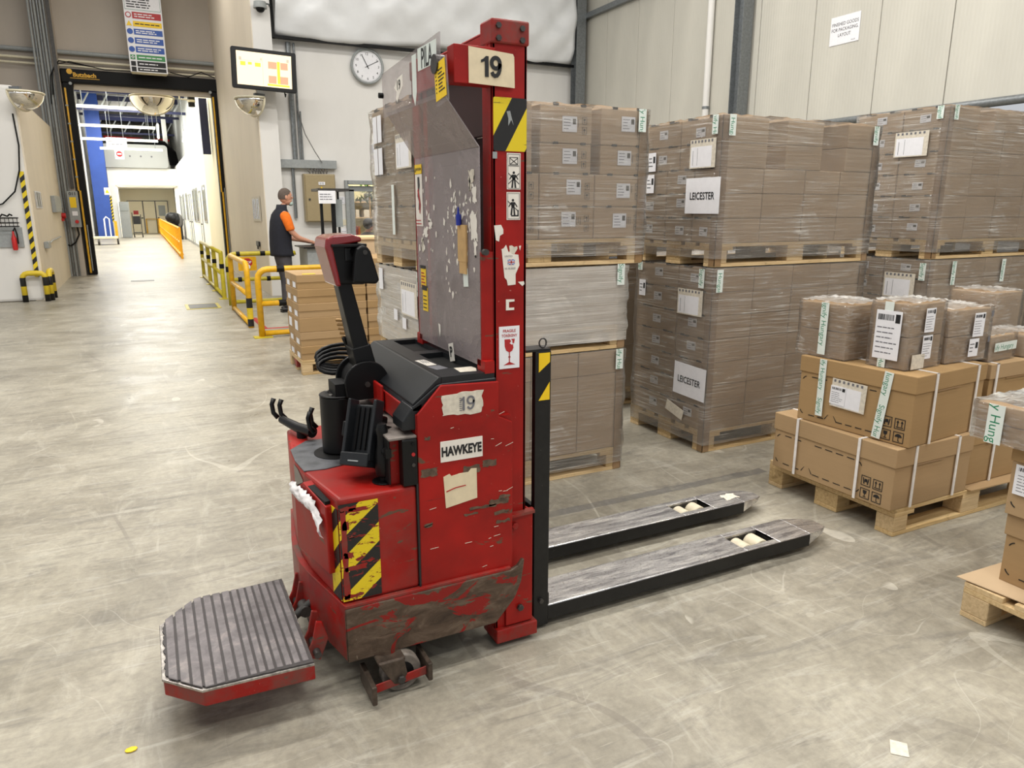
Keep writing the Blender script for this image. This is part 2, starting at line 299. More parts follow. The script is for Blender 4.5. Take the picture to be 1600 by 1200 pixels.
class MB:
    def __init__(s): s.v = []; s.f = []; s.m = []; s.mi = 0
    def add(s, vs, fs, mi=None):
        b = len(s.v); s.v += [tuple(q) for q in vs]; s.f += [tuple(b+i for i in q) for q in fs]
        s.m += [s.mi if mi is None else mi]*len(fs); return s
    def box(s, x0, x1, y0, y1, z0, z1, F=None, mi=None):
        vs = [Vector((x, y, z)) for z in (z0, z1) for y in (y0, y1) for x in (x0, x1)]
        if F is not None: vs = [F @ q for q in vs]
        return s.add(vs, [(0, 2, 3, 1), (4, 5, 7, 6), (0, 1, 5, 4), (2, 6, 7, 3), (1, 3, 7, 5), (0, 4, 6, 2)], mi)
    def prism(s, pts, d0, d1, F, mi=None):
        """polygon pts (2d, ccw) in frame F, extruded from depth d0 to d1 along the frame normal"""
        n = len(pts); vs = [F @ Vector((p[0], p[1], d0)) for p in pts]+[F @ Vector((p[0], p[1], d1)) for p in pts]
        return s.add(vs, [tuple(reversed(range(n))), tuple(range(n, 2*n))]+[(i, (i+1) % n, n+(i+1) % n, n+i) for i in range(n)], mi)
    def cyl(s, a, b, r, r2=None, n=16, mi=None, caps=True):
        a = Vector(a); b = Vector(b); r2 = r if r2 is None else r2; d = (b-a).normalized()
        u = d.orthogonal().normalized(); w_ = d.cross(u)
        vs = []
        for c, rr in ((a, r), (b, r2)):
            vs += [c+(u*math.cos(2*PI*i/n)+w_*math.sin(2*PI*i/n))*rr for i in range(n)]
        fs = [(i, (i+1) % n, n+(i+1) % n, n+i) for i in range(n)]
        if caps: fs += [tuple(reversed(range(n))), tuple(range(n, 2*n))]
        return s.add(vs, fs, mi)
    def tube(s, pts, r, n=8, closed=False, mi=None):
        pts = [Vector(p) for p in pts]; N = len(pts); vs = []; up = None
        for i, p in enumerate(pts):
            a = pts[i-1] if (i or closed) else p; b = pts[(i+1) % N] if (i < N-1 or closed) else p
            d = (b-a).normalized()
            if up is None: u = d.orthogonal().normalized()
            else:
                u = up-d*up.dot(d); u = u.normalized() if u.length > 1e-6 else d.orthogonal().normalized()
            up = u; w_ = d.cross(u); rr = r[i] if hasattr(r, '__len__') else r
            vs += [p+(u*math.cos(2*PI*k/n)+w_*math.sin(2*PI*k/n))*rr for k in range(n)]
        fs = []
        for i in range(N if closed else N-1):
            j = (i+1) % N
            fs += [(i*n+k, i*n+(k+1) % n, j*n+(k+1) % n, j*n+k) for k in range(n)]
        if not closed: fs += [tuple(reversed(range(n))), tuple((N-1)*n+k for k in range(n))]
        return s.add(vs, fs, mi)
    def lathe(s, prof, F, n=24, a0=0.0, a1=2*PI, mi=None):
        """prof = [(r, h)], around the frame normal"""
        full = abs(a1-a0-2*PI) < 1e-4; m_ = n if full else n+1; vs = []
        for r, h in prof:
            for k in range(m_):
                a = a0+(a1-a0)*k/n; vs.append(F @ Vector((r*math.cos(a), r*math.sin(a), h)))
        fs = []
        for i in range(len(prof)-1):
            for k in range(n):
                k2 = (k+1) % m_; fs.append((i*m_+k, i*m_+k2, (i+1)*m_+k2, (i+1)*m_+k))
        return s.add(vs, fs, mi)
    def ell(s, c, rx, ry, rz_, n=16, h=10, F=None, mi=None):
        F = F if F is not None else Matrix.Identity(4); c = Vector(c)
        vs = [F @ (c+Vector((0, 0, -rz_)))]
        for i in range(1, h):
            t = -PI/2+PI*i/h
            vs += [F @ (c+Vector((rx*math.cos(t)*math.cos(2*PI*k/n), ry*math.cos(t)*math.sin(2*PI*k/n), rz_*math.sin(t)))) for k in range(n)]
        vs.append(F @ (c+Vector((0, 0, rz_)))); L = len(vs)-1
        fs = [(0, 1+(k+1) % n, 1+k) for k in range(n)]+[(L, L-n+k, L-n+(k+1) % n) for k in range(n)]
        for i in range(h-2): fs += [(1+i*n+k, 1+i*n+(k+1) % n, 1+(i+1)*n+(k+1) % n, 1+(i+1)*n+k) for k in range(n)]
        return s.add(vs, fs, mi)
def ribbon(mb, pts, w_, F, d=.0004, t=.0006, mi=None):
    n = len(pts); L = []; Rr = []
    for i, p in enumerate(pts):
        a = Vector(pts[max(0, i-1)]); b = Vector(pts[min(n-1, i+1)]); q = (b-a).normalized(); nn = Vector((-q.y, q.x))*w_/2; ww = 1
        L.append(Vector(p)+nn); Rr.append(Vector(p)-nn)
    for i in range(n-1): mb.prism([(L[i].x, L[i].y), (Rr[i].x, Rr[i].y), (Rr[i+1].x, Rr[i+1].y), (L[i+1].x, L[i+1].y)], d, d+t, F, mi)
def nineteen(mb, F, h, w_):
    """bold sans 19, h = digit height"""
    G = F @ Matrix.Translation((-.33*h, 0, 0)); e = w_
    mb.prism([(-e*.1, -.5*h), (e*.9, -.5*h), (e*.9, .5*h), (e*.2, .5*h), (-e*.5, .36*h), (-e*1.1, .30*h), (-e*1.1, .17*h), (-e*.1, .25*h)], .0004, .001, G)
    G = F @ Matrix.Translation((.27*h, 0, 0)); rx, ry = .235*h, .255*h; cy_ = .20*h
    ribbon(mb, [(rx*math.cos(2*PI*k/22), cy_+ry*math.sin(2*PI*k/22)) for k in range(23)], e*.95, G)
    ribbon(mb, [(rx, cy_), (rx*1.02, cy_-.12*h), (rx*.93, cy_-.32*h), (rx*.70, cy_-.48*h), (rx*.3, cy_-.59*h), (-rx*.25, cy_-.62*h), (-rx*.70, cy_-.56*h), (-rx*.95, cy_-.44*h)], e*.95, G)
def circ(r, n=20, cx=0, cy=0, a0=0, a1=2*PI):
    e = n if abs(a1-a0-2*PI) < 1e-6 else n-1
    return [(cx+r*math.cos(a0+(a1-a0)*i/e), cy+r*math.sin(a0+(a1-a0)*i/e)) for i in range(n)]
def rrect(x0, x1, y0, y1, r, n=4):
    p = []
    for cx, cy, a in ((x1-r, y0+r, -PI/2), (x1-r, y1-r, 0), (x0+r, y1-r, PI/2), (x0+r, y0+r, PI)):
        p += [(cx+r*math.cos(a+PI/2*i/n), cy+r*math.sin(a+PI/2*i/n)) for i in range(n+1)]
    return p
def mk(name, mb, mat, parent=None, bevel=0, smooth=False, kind=None, label=None, seg=2):
    me = bpy.data.meshes.new(name); W = w2l(parent); vs = mb.v
    if W is not None: vs = [tuple(W @ Vector(q)) for q in vs]
    me.from_pydata(vs, [], mb.f); me.validate(clean_customdata=False)
    for m_ in (mat if isinstance(mat, (list, tuple)) else [mat]): me.materials.append(M[m_] if isinstance(m_, str) else m_)
    if len(me.materials) > 1 and len(me.polygons) == len(mb.m): me.polygons.foreach_set('material_index', mb.m)
    bm = bmesh.new(); bm.from_mesh(me); bmesh.ops.recalc_face_normals(bm, faces=bm.faces); bm.to_mesh(me); bm.free()
    if smooth: me.shade_smooth()
    o = bpy.data.objects.new(name, me); COL.objects.link(o)
    if parent is not None: o.parent = parent
    if smooth and smooth != 'all':
        try: me.set_sharp_from_angle(angle=math.radians(38))
        except Exception: pass
    if bevel:
        b = o.modifiers.new('b', 'BEVEL'); b.width = bevel; b.segments = seg; b.limit_method = 'ANGLE'; b.angle_limit = math.radians(40)
    if kind: o['kind'] = kind
    if label: o['label'] = label
    return o
BOXC = {}
def bx(name, parent, x0, x1, y0, y1, z0, z1, mat, bevel=0.0, F=None, label=None):
    """a box part that shares mesh data with its equals; coordinates in the parent's local frame"""
    d = (round(x1-x0, 4), round(y1-y0, 4), round(z1-z0, 4)); key = (name, d, mat, bevel)
    if key not in BOXC:
        bm = bmesh.new(); bmesh.ops.create_cube(bm, size=1)
        bmesh.ops.scale(bm, vec=d, verts=bm.verts)
        if bevel: bmesh.ops.bevel(bm, geom=list(bm.edges), offset=min(bevel, min(d)*.4), segments=1, affect='EDGES')
        me = bpy.data.meshes.new(name); bm.to_mesh(me); bm.free(); me.materials.append(M[mat]); BOXC[key] = me
    o = bpy.data.objects.new(name, BOXC[key]); COL.objects.link(o); o.parent = parent
    o.location = ((x0+x1)/2, (y0+y1)/2, (z0+z1)/2)
    if label: o['label'] = label
    return o
TXT = {}
def text_mb(mb, s, size, F, ink=None, bold=0.0, align='CENTER', d=.0008, sx=1.0, mi=None):
    """adds flat lettering (frame F: origin = anchor, baseline centred vertically) to mb"""
    key = (s, bold)
    if key not in TXT:
        c = bpy.data.curves.new('txt', 'FONT'); c.body = s; c.size = 1; c.offset = bold; c.resolution_u = 3; c.align_x = 'LEFT'
        o = bpy.data.objects.new('txt', c); me = o.to_mesh()
        TXT[key] = ([tuple(q.co) for q in me.vertices], [tuple(p.vertices) for p in me.polygons])
        o.to_mesh_clear(); bpy.data.objects.remove(o); bpy.data.curves.remove(c)
    vs, fs = TXT[key]
    if not vs: return mb
    xs = [q[0] for q in vs]; w_ = max(xs)-min(xs); x0 = min(xs)
    off = {'CENTER': -w_/2, 'LEFT': 0, 'RIGHT': -w_}[align]
    ymid = .35
    mb.add([F @ Vector(((q[0]-x0+off)*size*sx, (q[1]-ymid)*size, d)) for q in vs], fs, mi)
    return mb
def plate(name, parent, F, w_, h, mat, t=.0015, z=0.0, label=None, rot=0, poly=None):
    if rot: F = F @ Matrix.Rotation(rot, 4, 'Z')
    mb = MB()
    if poly: mb.prism(poly, z, z+t, F)
    else: mb.box(-w_/2, w_/2, -h/2, h/2, z, z+t, F=F)
    return mk(name, mb, mat, parent, label=label)
def lines(mb, F, x0, x1, y0, y1, n, h, d, rnd=None, fill=.85, word=True):
    rnd = rnd or R
    for i in range(n):
        y = y1-(y1-y0)*(i+.5)/n; x = x0; e = x0+(x1-x0)*rnd.uniform(fill-.25, 1)
        while x < e:
            w_ = rnd.uniform(.10, .28)*(x1-x0) if word else e-x
            mb.box(x, min(x+w_, e), y-h/2, y+h/2, d, d+.0004, F=F); x += w_+.035*(x1-x0)
    return mb
def barcode(mb, F, x0, x1, y0, y1, d, rnd=None):
    rnd = rnd or R; x = x0
    while x < x1:
        w_ = rnd.choice((.0015, .003, .0045)); mb.box(x, min(x+w_, x1), y0, y1, d, d+.0004, F=F); x += w_+rnd.choice((.0015, .003))
def ship_label(parent, F, w_, h, dense=1, name='shipping_label', rot=0, mat='paper'):
    if rot: F = F @ Matrix.Rotation(rot, 4, 'Z')
    mb = MB(); mb.box(-w_/2, w_/2, -h/2, h/2, 0, .0015, F=F, mi=0); mb.mi = 1
    d = .0016
    if dense:
        barcode(mb, F, -w_*.42, w_*.2, h*.30, h*.42, d); mb.box(w_*.26, w_*.44, h*.26, h*.44, d, d+.0004, F=F)
        mb.mi = 2
        lines(mb, F, -w_*.42, w_*.42, -h*.42, h*.2, 6, h*.022, d)
    else:
        lines(mb, F, -w_*.42, w_*.1, -h*.3, h*.3, 3, h*.05, d); mb.mi = 1; mb.box(w_*.16, w_*.42, -h*.05, h*.3, d, d+.0004, F=F)
    return mk(name, mb, [mat, 'ink', 'inkgrey'], parent)
def tape_strip(parent, F, length, w_=.05, name='tape_strip', phrase='Signify Hungary', start=0.0, flip=1, rep=1):
    """tape running down (-v) from the frame origin, lettering turned along it"""
    mb = MB(); mb.box(-w_/2, w_/2, -length, 0, 0, .0012, F=F, mi=0); mb.mi = 1
    G = F @ Matrix.Rotation(-PI/2*flip, 4, 'Z')
    sz = w_*.86; step = sz*7.4; x = start
    vs0 = len(mb.v)
    while x < length+.2:
        text_mb(mb, phrase, sz, G @ Matrix.Translation((x if flip > 0 else -x-step*.95, 0, 0)), align='LEFT', d=.0014); x += step
    # clip lettering that runs past the tape
    inv = F.inverted(); keep = []; loc = [inv @ Vector(q) for q in mb.v]
    nf = []; nm = []
    for f_, m_ in zip(mb.f, mb.m):
        if all(-length <= loc[i].y <= 0.0001 for i in f_) or m_ == 0: nf.append(f_); nm.append(m_)
    mb.f = nf; mb.m = nm
    used = sorted({i for f_ in mb.f for i in f_}); mp = {o_: k for k, o_ in enumerate(used)}
    mb.v = [mb.v[i] for i in used]; mb.f = [tuple(mp[i] for i in f_) for f_ in mb.f]
    return mk(name, mb, ['tape', 'greenink'], parent)
def struct(name, mb, mat, **k):
    o = mk(name, mb, mat, None, **k); o['kind'] = 'structure'; return o
def skin_obj(name, chains, mat, parent, lv=2):
    """chains: list of polylines [(x,y,z,rx,ry)...]; a chain may start with an int index of an earlier vertex"""
    vs = []; es = []; rr = []
    for ch in chains:
        prev = None
        for p in ch:
            if isinstance(p, int): prev = p; continue
            vs.append(p[:3]); rr.append((p[3], p[4] if len(p) > 4 else p[3])); i = len(vs)-1
            if prev is not None: es.append((prev, i))
            prev = i
    W = w2l(parent)
    if W is not None: vs = [tuple(W @ Vector(q)) for q in vs]
    me = bpy.data.meshes.new(name); me.from_pydata(vs, es, []); me.materials.append(M[mat])
    o = bpy.data.objects.new(name, me); COL.objects.link(o); o.parent = parent
    sk = o.modifiers.new('skin', 'SKIN'); sk.use_smooth_shade = True
    if not me.skin_vertices: bm = bmesh.new(); bm.from_mesh(me); bm.verts.layers.skin.verify(); bm.to_mesh(me); bm.free()
    for i, d in enumerate(me.skin_vertices[0].data): d.radius = rr[i]; d.use_root = (i == 0)
    ss = o.modifiers.new('ss', 'SUBSURF'); ss.levels = lv; ss.render_levels = lv
    return o

# ------------------------------------------------------------------ structure: floor and walls of the hall
struct('floor', MB().box(-14, 16, -6, 62, -.2, 0), 'floor')
struct('ceiling', MB().box(-14, 9.2, -6, 20.9, 8.2, 8.4), 'white')
# back wall (clock side) with a door opening
DX0, DX1, DZ = 3.60, 4.62, 2.05
mb = MB(); mb.box(2.35, DX0, 14.3, 14.5, 0, 8.2).box(DX1, 9.2, 14.3, 14.5, 0, 8.2).box(DX0, DX1, 14.3, 14.5, DZ, 8.2)
struct('wall_back', mb, 'white')
struct('wall_pillar', MB().box(2.035, 2.35, 14.0, 14.5, 0, 8.2), 'white')
struct('wall_passage_right', MB().box(2.03, 2.349, 14.5, 20.9, 0, 8.2).box(2.02, 2.034, 14.0, 14.5, 0, 8.2), 'cream')
# wall with the high-speed door
OX0, OX1, OZ = -1.10, 1.90, 4.36
mb = MB(); mb.box(-9, OX0-.1, 20.9, 21.3, 0, 8.2).box(OX1+.1, 3.4, 20.9, 21.3, 0, 8.2).box(OX0-.1, OX1+.1, 20.9, 21.3, OZ, 8.2)
struct('wall_far', mb, 'greywall')
# left booth, white front and cream side
struct('wall_left_front', MB().box(-6, -1.66, 15.05, 15.2, 0, 3.55), 'white', bevel=.05)
struct('wall_left_side', MB().box(-1.80, -1.645, 15.08, 20.6, 0, 3.40), 'cream')
# right wall: ribbed panels hung above a dark strip
seams = [-4.5, -3.45, -2.4, -1.35, -.3, .75, 1.8, 2.85, 3.87, 4.91, 5.95, 6.94, 8.0, 9.05, 10.1, 11.15, 12.2, 13.25, 14.3]
pw = struct('wall_right', MB().box(8.86, 8.95, -5, 14.3, 2.74, 8.2), 'greyinside')
for a, b in zip(seams[:-1], seams[1:]):
    bx('wall_panel', pw, 8.76, 8.86, a+.006, b-.006, 2.76, 8.2, 'panel', .004)
struct('wall_right_lower', MB().box(10.4, 10.5, -5, 14.3, 0, 2.74), 'greyinside')
struct('trim_1', MB().cyl((8.73, -5, 2.73), (8.73, 14.2, 2.73), .05, n=12), 'steel', smooth=True)
struct('trim_2', MB().box(8.66, 8.75, 11.0, 14.2, 5.40, 5.50), 'steel')
def ibeam(name, x, y, w_, d, z0, z1, mat='steel'):
    mb = MB(); t = .014
    mb.box(x-d/2, x+d/2, y-w_/2, y-w_/2+t, z0, z1).box(x-d/2, x+d/2, y+w_/2-t, y+w_/2, z0, z1).box(x-.006, x+.006, y-w_/2+t, y+w_/2-t, z0, z1)
    return struct(name, mb, mat)
ibeam('trim_3', 8.62, 9.27, .20, .20, 0, 8.2)
ibeam('trim_4', 8.55, 14.0, .22, .22, 0, 8.2)
p = thing('downpipe', 'white round downpipe running up the ribbed panel wall between the steel columns', 'pipe', (8.70, 10.1, 0))
mk('pipe', MB().cyl((8.69, 10.1, 0), (8.69, 10.1, 8.15), .055, n=14), 'white', p, smooth=True)
for z in (3.2, 4.9, 6.6): mk('pipe_clamp', MB().cyl((8.69, 10.1, z), (8.69, 10.1, z+.04), .062, n=14).box(8.70, 8.758, 10.09, 10.11, z, z+.04), 'steel', p, smooth=True)
p = thing('wall_notice', 'white paper notice reading FINISHED GOODS FOR PACKAGING, LAYOUT on the panel wall', 'notice', (8.755, 7.475, 3.92))
F = FX(8.755, 7.475, 3.92)
plate('sheet', p, F, .47, .36, 'paper', .002)
mb = MB()
for s_, yy in (('FINISHED GOODS', .08), ('FOR PACKAGING,', .01), ('LAYOUT', -.06)): text_mb(mb, s_, .062, F @ Matrix.Translation((0, yy, 0)), d=.003, sx=.85)
text_mb(mb, 'PALLET', .02, F @ Matrix.Translation((.15, -.15, 0)), d=.003)
mk('lettering', mb, 'ink', p)

# white tarpaulin hung high across the back wall, creased and bellied
def tarp():
    mb = MB(); nx, nz = 90, 34; x0, x1, z0, z1 = 2.42, 8.42, 4.53, 7.6
    vs = []; rnd = random.Random(3)
    for j in range(nz+1):
        for i in range(nx+1):
            u = i/nx; v = j/nz; x = x0+(x1-x0)*u; z = z0+(z1-z0)*v
            belly = .16*math.sin(PI/2*min(1, v*5))
            fold = .06*abs(math.sin(7*u+7*v+1.3*math.sin(5*v)))+.05*abs(math.sin(15*u-12*v+2*math.sin(6*u)))**1.5+.03*abs(math.sin(31*u+19*v+1.5*math.sin(9*v)))+.012*math.sin(60*u-30*v)
            fold += .03*math.sin(14*(u+.7*v))*math.sin(6*v)
            sag = .05*math.sin(PI*u*3)*(1-v)
            vs.append((x, 14.12-max(0, belly)-fold*min(1, .25+v*4), z-sag))
    fs = [(j*(nx+1)+i, j*(nx+1)+i+1, (j+1)*(nx+1)+i+1, (j+1)*(nx+1)+i) for j in range(nz) for i in range(nx)]
    mb.add(vs, fs); o = mk('tarpaulin', mb, 'tarp', None, smooth='all')
    s = o.modifiers.new('s', 'SOLIDIFY'); s.thickness = .006
    tag(o, 'white creased tarpaulin hung along the top of the back wall above the clock', 'tarpaulin')
tarp()
o = mk('tarpaulin_rail', MB().box(2.37, 8.5, 14.08, 14.16, 4.47, 4.52).box(2.36, 2.41, 14.05, 14.15, 4.47, 7.6), 'blackm')
tag(o, 'thin black edge rail along the bottom and left of the white tarpaulin', 'rail')

# ------------------------------------------------------------------ door frame of the high-speed door
p = thing('door_1', 'tall black frame of the open high-speed door to the bright corridor', 'door frame', (0.4, 20.75, 0))
del p['category']; p['kind'] = 'structure'
mk('door_header', MB().box(-1.32, 2.2, 20.6, 20.9, 4.42, 4.72), 'blackm', p, bevel=.02)
mk('door_curtain', MB().box(-1.08, 1.88, 20.78, 20.84, 4.30, 4.42), 'cream', p)
mk('track_left', MB().box(-1.30, -1.10, 20.62, 20.9, 0, 4.42), 'blackm', p, bevel=.01)
mk('track_right', MB().box(1.90, 2.02, 20.62, 20.9, 0, 4.42), 'blackm', p, bevel=.01)
for x in (-1.235, 1.955):
    mk('guide_strip', MB().box(x-.02, x+.02, 20.60, 20.62, .05, 2.0).box(x-.045, x-.01, 20.60, 20.62, 2.0, 4.3), 'yellow', p)
    mk('light_barrier', MB().box(x+.04, x+.06, 20.58, 20.62, .1, 1.2 if x < 0 else 2.1), 'lsteel', p)
for z in (2.3, 2.7, 3.1, 3.5, 3.9): mk('track_clip', MB().box(-1.30, -1.24, 20.595, 20.62, z, z+.03), 'lsteel', p)
mb = MB(); text_mb(mb, 'Butzbach', .13, FY(-.83, 20.595, 4.60), bold=.03); mb.box(-1.13, -.53, 20.592, 20.594, 4.515, 4.527)
mk('lettering', mb, 'yellow', p)
mk('logo_disc', MB().prism(circ(.06, 14), 0, .005, FY(-1.13, 20.595, 4.66)), 'yellow', p)
for x in (-1.14, 1.87): mk('roller_cap', MB().prism(circ(.035, 12), 0, .02, FY(x, 20.6, 4.40)), 'lsteel', p)
# control box beside the door
p = thing('door_control_box', 'grey push-button box with yellow label left of the black door frame', 'control box', (-1.40, 20.5, 1.55))
mk('housing', MB().box(-1.50, -1.28, 20.26, 20.375, 1.15, 1.98), 'lsteel', p, bevel=.01)
plate('warning_label', p, FY(-1.39, 20.26, 1.72), .13, .24, 'yel', .004)
plate('display', p, FY(-1.38, 20.26, 1.47), .11, .10, 'paper', .004)
mk('red_button', MB().prism(circ(.04, 14), 0, .04, FY(-1.36, 20.26, 1.28)), 'red2', p)
mb = MB(); text_mb(mb, '011', .10, FY(-1.39, 20.255, 1.92), bold=.02); mk('number', mb, 'ink', p)
mk('loose_cable', MB().tube([(-1.38, 20.36, 1.16), (-1.36, 20.34, .98), (-1.45, 20.34, .8), (-1.56, 20.36, .72), (-1.62, 20.40, .74)], .018), 'blackm', p, smooth=True)
# column with conduits left of the door
struct('wall_column_left', MB().box(-1.645, -1.33, 20.45, 20.9, 0, 8.2), 'greywall')
for i in range(6):
    x = -1.75+.058*i; o = mk('conduit', MB().cyl((x, 20.40, 0 if i > 1 else 3.45), (x, 20.40, 8.1), .022, n=8), 'steel' if i % 2 else 'lsteel', smooth=True)
    tag(o, ('first', 'second', 'third', 'fourth', 'fifth', 'sixth')[i]+' thin vertical conduit from the left in the bundle beside the black door frame', 'conduit', 'conduits left of the door')
o = mk('cable_channel', MB().box(-1.405, -1.335, 20.36, 20.448, 2.05, 8.1), 'dsteel'); tag(o, 'dark steel cable channel right beside the bundle of vertical conduits', 'channel')
for i, (z, r, lab) in enumerate([(5.10, .05, 'thick grey pipe running level above the black door header'), (4.92, .03, 'middle thin grey pipe above the black door header'), (4.80, .025, 'lowest thin grey pipe just over the black door header')]):
    o = mk('wall_pipe', MB().cyl((-3.6, 20.80-.02*i, z), (2.03, 20.80-.02*i, z), r, n=10), 'creamp' if i else 'lsteel', smooth=True); tag(o, lab, 'pipe')
o = mk('loose_wires', MB().tube([(-1.5, 20.36, 4.1), (-1.45, 20.36, 4.6), (-1.3, 20.42, 4.85), (-1.0, 20.5, 4.82), (-.6, 20.55, 4.78)], .012)
       .tube([(-1.55, 20.36, 3.9), (-1.5, 20.36, 4.5), (-1.38, 20.38, 4.75), (-1.1, 20.5, 4.86), (-.4, 20.55, 4.74), (.3, 20.6, 4.77)], .01).tube([(1.0, 20.6, 4.8), (1.4, 20.55, 4.72), (1.7, 20.55, 4.85), (2.0, 20.6, 4.75)], .012), 'blackm', smooth=True)
tag(o, 'thin dark wires drooping over the black door header', 'cable')
# hanging safety sign
p = thing('hanging_sign', 'long white hanging safety sign with coloured rule bars above the doorway', 'sign', (.53, 20.1, 5.5))
F = FY(.535, 20.1, 5.5)
mk('board', MB().box(.14, .93, 20.1, 20.13, 4.68, 6.75), 'paper', p)
mk('bottom_fold', MB().add([(.14, 20.1, 4.68), (.93, 20.1, 4.68), (.90, 20.32, 4.66), (.17, 20.32, 4.66)], [(0, 1, 2, 3)]).box(.17, .90, 20.3, 20.32, 4.66, 6.7), 'creamp', p)
bars = [(5.90, .16, 'redink'), (5.72, .13, 'yel'), (5.55, .14, 'blueink'), (5.36, .15, 'blueink'), (5.17, .15, 'blueink'), (5.00, .13, 'green'), (4.86, .13, 'ink'), (4.74, .09, 'ink')]
for z, h, m_ in bars:
    zc = z; plate('rule_bar', p, FY(.60, 20.098, zc), .60, h*.88, m_, .003)
    mb = MB(); rnd = random.Random(int(z*100)); lines(mb, FY(.60, 20.094, zc), -.26, .26, -h*.3, h*.3, 2 if h > .13 else 1, .022, 0, rnd, .95)
    mk('small_print', mb, 'ink' if m_ == 'yel' else 'paper', p)
    if m_ == 'yel': mk('pictogram', MB().prism([(-.06, -.05), (.06, -.05), (0, .06)], 0, .004, FY(.22, 20.097, zc)), 'yel', p)
    elif m_ in ('green', 'ink'): mk('pictogram', MB().box(-.05, .05, -.05, .05, 0, .003, F=FY(.22, 20.097, zc)), m_, p)
    else: mk('pictogram', MB().prism(circ(.062, 16), 0, .004, FY(.22, 20.097, zc)), m_, p)
mk('pictogram', MB().prism(circ(.042, 14), 0, .004, FY(.22, 20.092, 5.90)), 'paper', p)
mk('pictogram', MB().box(-.035, .035, -.012, .012, 0, .004, F=FY(.22, 20.092, 5.0)).box(-.012, .012, -.035, .035, 0, .004, F=FY(.22, 20.092, 5.0)), 'paper', p)
plate('heading_bar', p, FY(.535, 20.098, 6.44), .72, .10, 'green', .003)
mb = MB(); text_mb(mb, 'WAREHOUSE', .11, FY(.58, 20.095, 6.55), bold=.02); mk('lettering', mb, 'ink', p)
mb = MB(); text_mb(mb, 'AUTÓVÁLLÓ FELHÍVÁS', .065, FY(.535, 20.09, 6.44), bold=.02); mk('lettering', mb, 'paper', p)
mb = MB(); lines(mb, FY(.535, 20.095, 6.2), -.33, .33, -.15, .17, 6, .022, 0, random.Random(5), .95); mk('small_print', mb, 'ink', p)
mk('frame_line', MB().box(-.37, .37, .185, .19, 0, .002, F=FY(.535, 20.095, 6.2)).box(-.37, .37, -.185, -.18, 0, .002, F=FY(.535, 20.095, 6.2)).box(-.37, -.365, -.18, .18, 0, .002, F=FY(.535, 20.095, 6.2)).box(.365, .37, -.18, .18, 0, .002, F=FY(.535, 20.095, 6.2)), 'greenink', p)

# ------------------------------------------------------------------ left booth fittings
p = thing('corner_guard', 'yellow and black striped corner guard strip on the white booth wall', 'corner guard', (-1.69, 15.04, 1.2))
mk('guard_strip', MB().box(-1.755, -1.69, 15.0, 15.05, .42, 2.18), 'haz3', p)
for i, (x, y, lab) in enumerate([(0, 15.0, 'yellow and black hoop guard facing front at the foot of the white booth corner'), (1, 15.0, 'yellow and black hoop guard turned sideways at the foot of the booth corner')]):
    p = thing('hoop_guard', lab, 'barrier', (-1.75, 14.93, 0))
    if i == 0: pts = [(-1.93, 14.93, 0), (-1.93, 14.93, .40)]+[(-1.93+.09*(1-math.cos(a)), 14.93, .40+.09*math.sin(a)) for a in (.5, 1.0, PI/2)]+[(-1.72, 14.93, .49)]+[(-1.68+.08*math.sin(a), 14.93, .41+.08*math.cos(a)) for a in (.5, 1.0, PI/2)]+[(-1.60, 14.93, 0)]
    else: pts = [(-1.55, 15.05, 0), (-1.55, 15.05, .42), (-1.55, 15.08, .48), (-1.55, 15.14, .50), (-1.55, 15.4, .50), (-1.55, 15.47, .47), (-1.55, 15.5, .40), (-1.55, 15.5, 0)]
    mk('hoop', MB().tube(pts, .045, n=12), 'hazbol', p, smooth='all')
p = thing('extinguisher', 'red fire extinguisher hanging on a grey plate on the white booth wall', 'extinguisher', (-1.93, 14.95, 1.0))
mk('backing_plate', MB().box(-2.4, -1.84, 15.02, 15.05, .93, 1.26), 'lsteel', p)
mk('cylinder', MB().lathe([(0, .88), (.035, .885), (.04, .92), (.04, 1.08), (.018, 1.14), (.014, 1.2), (0, 1.2)], frame((-1.965, 14.96, 0), (1, 0, 0), (0, 1, 0)), 14), 'red2', p, smooth=True)
mk('nozzle', MB().tube([(-1.96, 14.96, 1.2), (-1.93, 14.94, 1.26), (-1.91, 14.94, 1.15), (-1.91, 14.94, .99)], .012), 'blackm', p, smooth=True)
p = thing('wire_basket', 'black wire basket fixed on the white booth wall above the extinguisher', 'basket', (-2.0, 14.95, 1.35))
mb = MB()
for z in (1.28, 1.34, 1.42): mb.tube([(-2.3, 14.9, z), (-1.87, 14.9, z), (-1.87, 15.04, z), (-2.3, 15.04, z)], .008, n=6, closed=True)
for k in range(8): mb.tube([(-2.28+.058*k, 14.9, 1.28), (-2.28+.058*k, 14.9, 1.42)], .005, n=6)
mk('wires', mb, 'blackm', p); mk('coiled_cord', MB().tube([(-2.22+.035*k, 14.95+.02*math.sin(k*2.2), 1.43+.05*abs(math.sin(k*1.1))) for k in range(9)], .014), 'blackp', p, smooth=True)
o = mk('hanging_cable', MB().tube([(-1.72, 15.03, 3.1), (-1.70, 15.02, 2.6), (-1.74, 14.98, 2.2), (-1.85, 14.98, 1.85), (-2.05, 15.0, 1.65), (-2.4, 15.02, 1.55)], .012), 'blackm', smooth=True)
tag(o, 'thin dark cable curving down the white booth wall to the wire basket', 'cable')
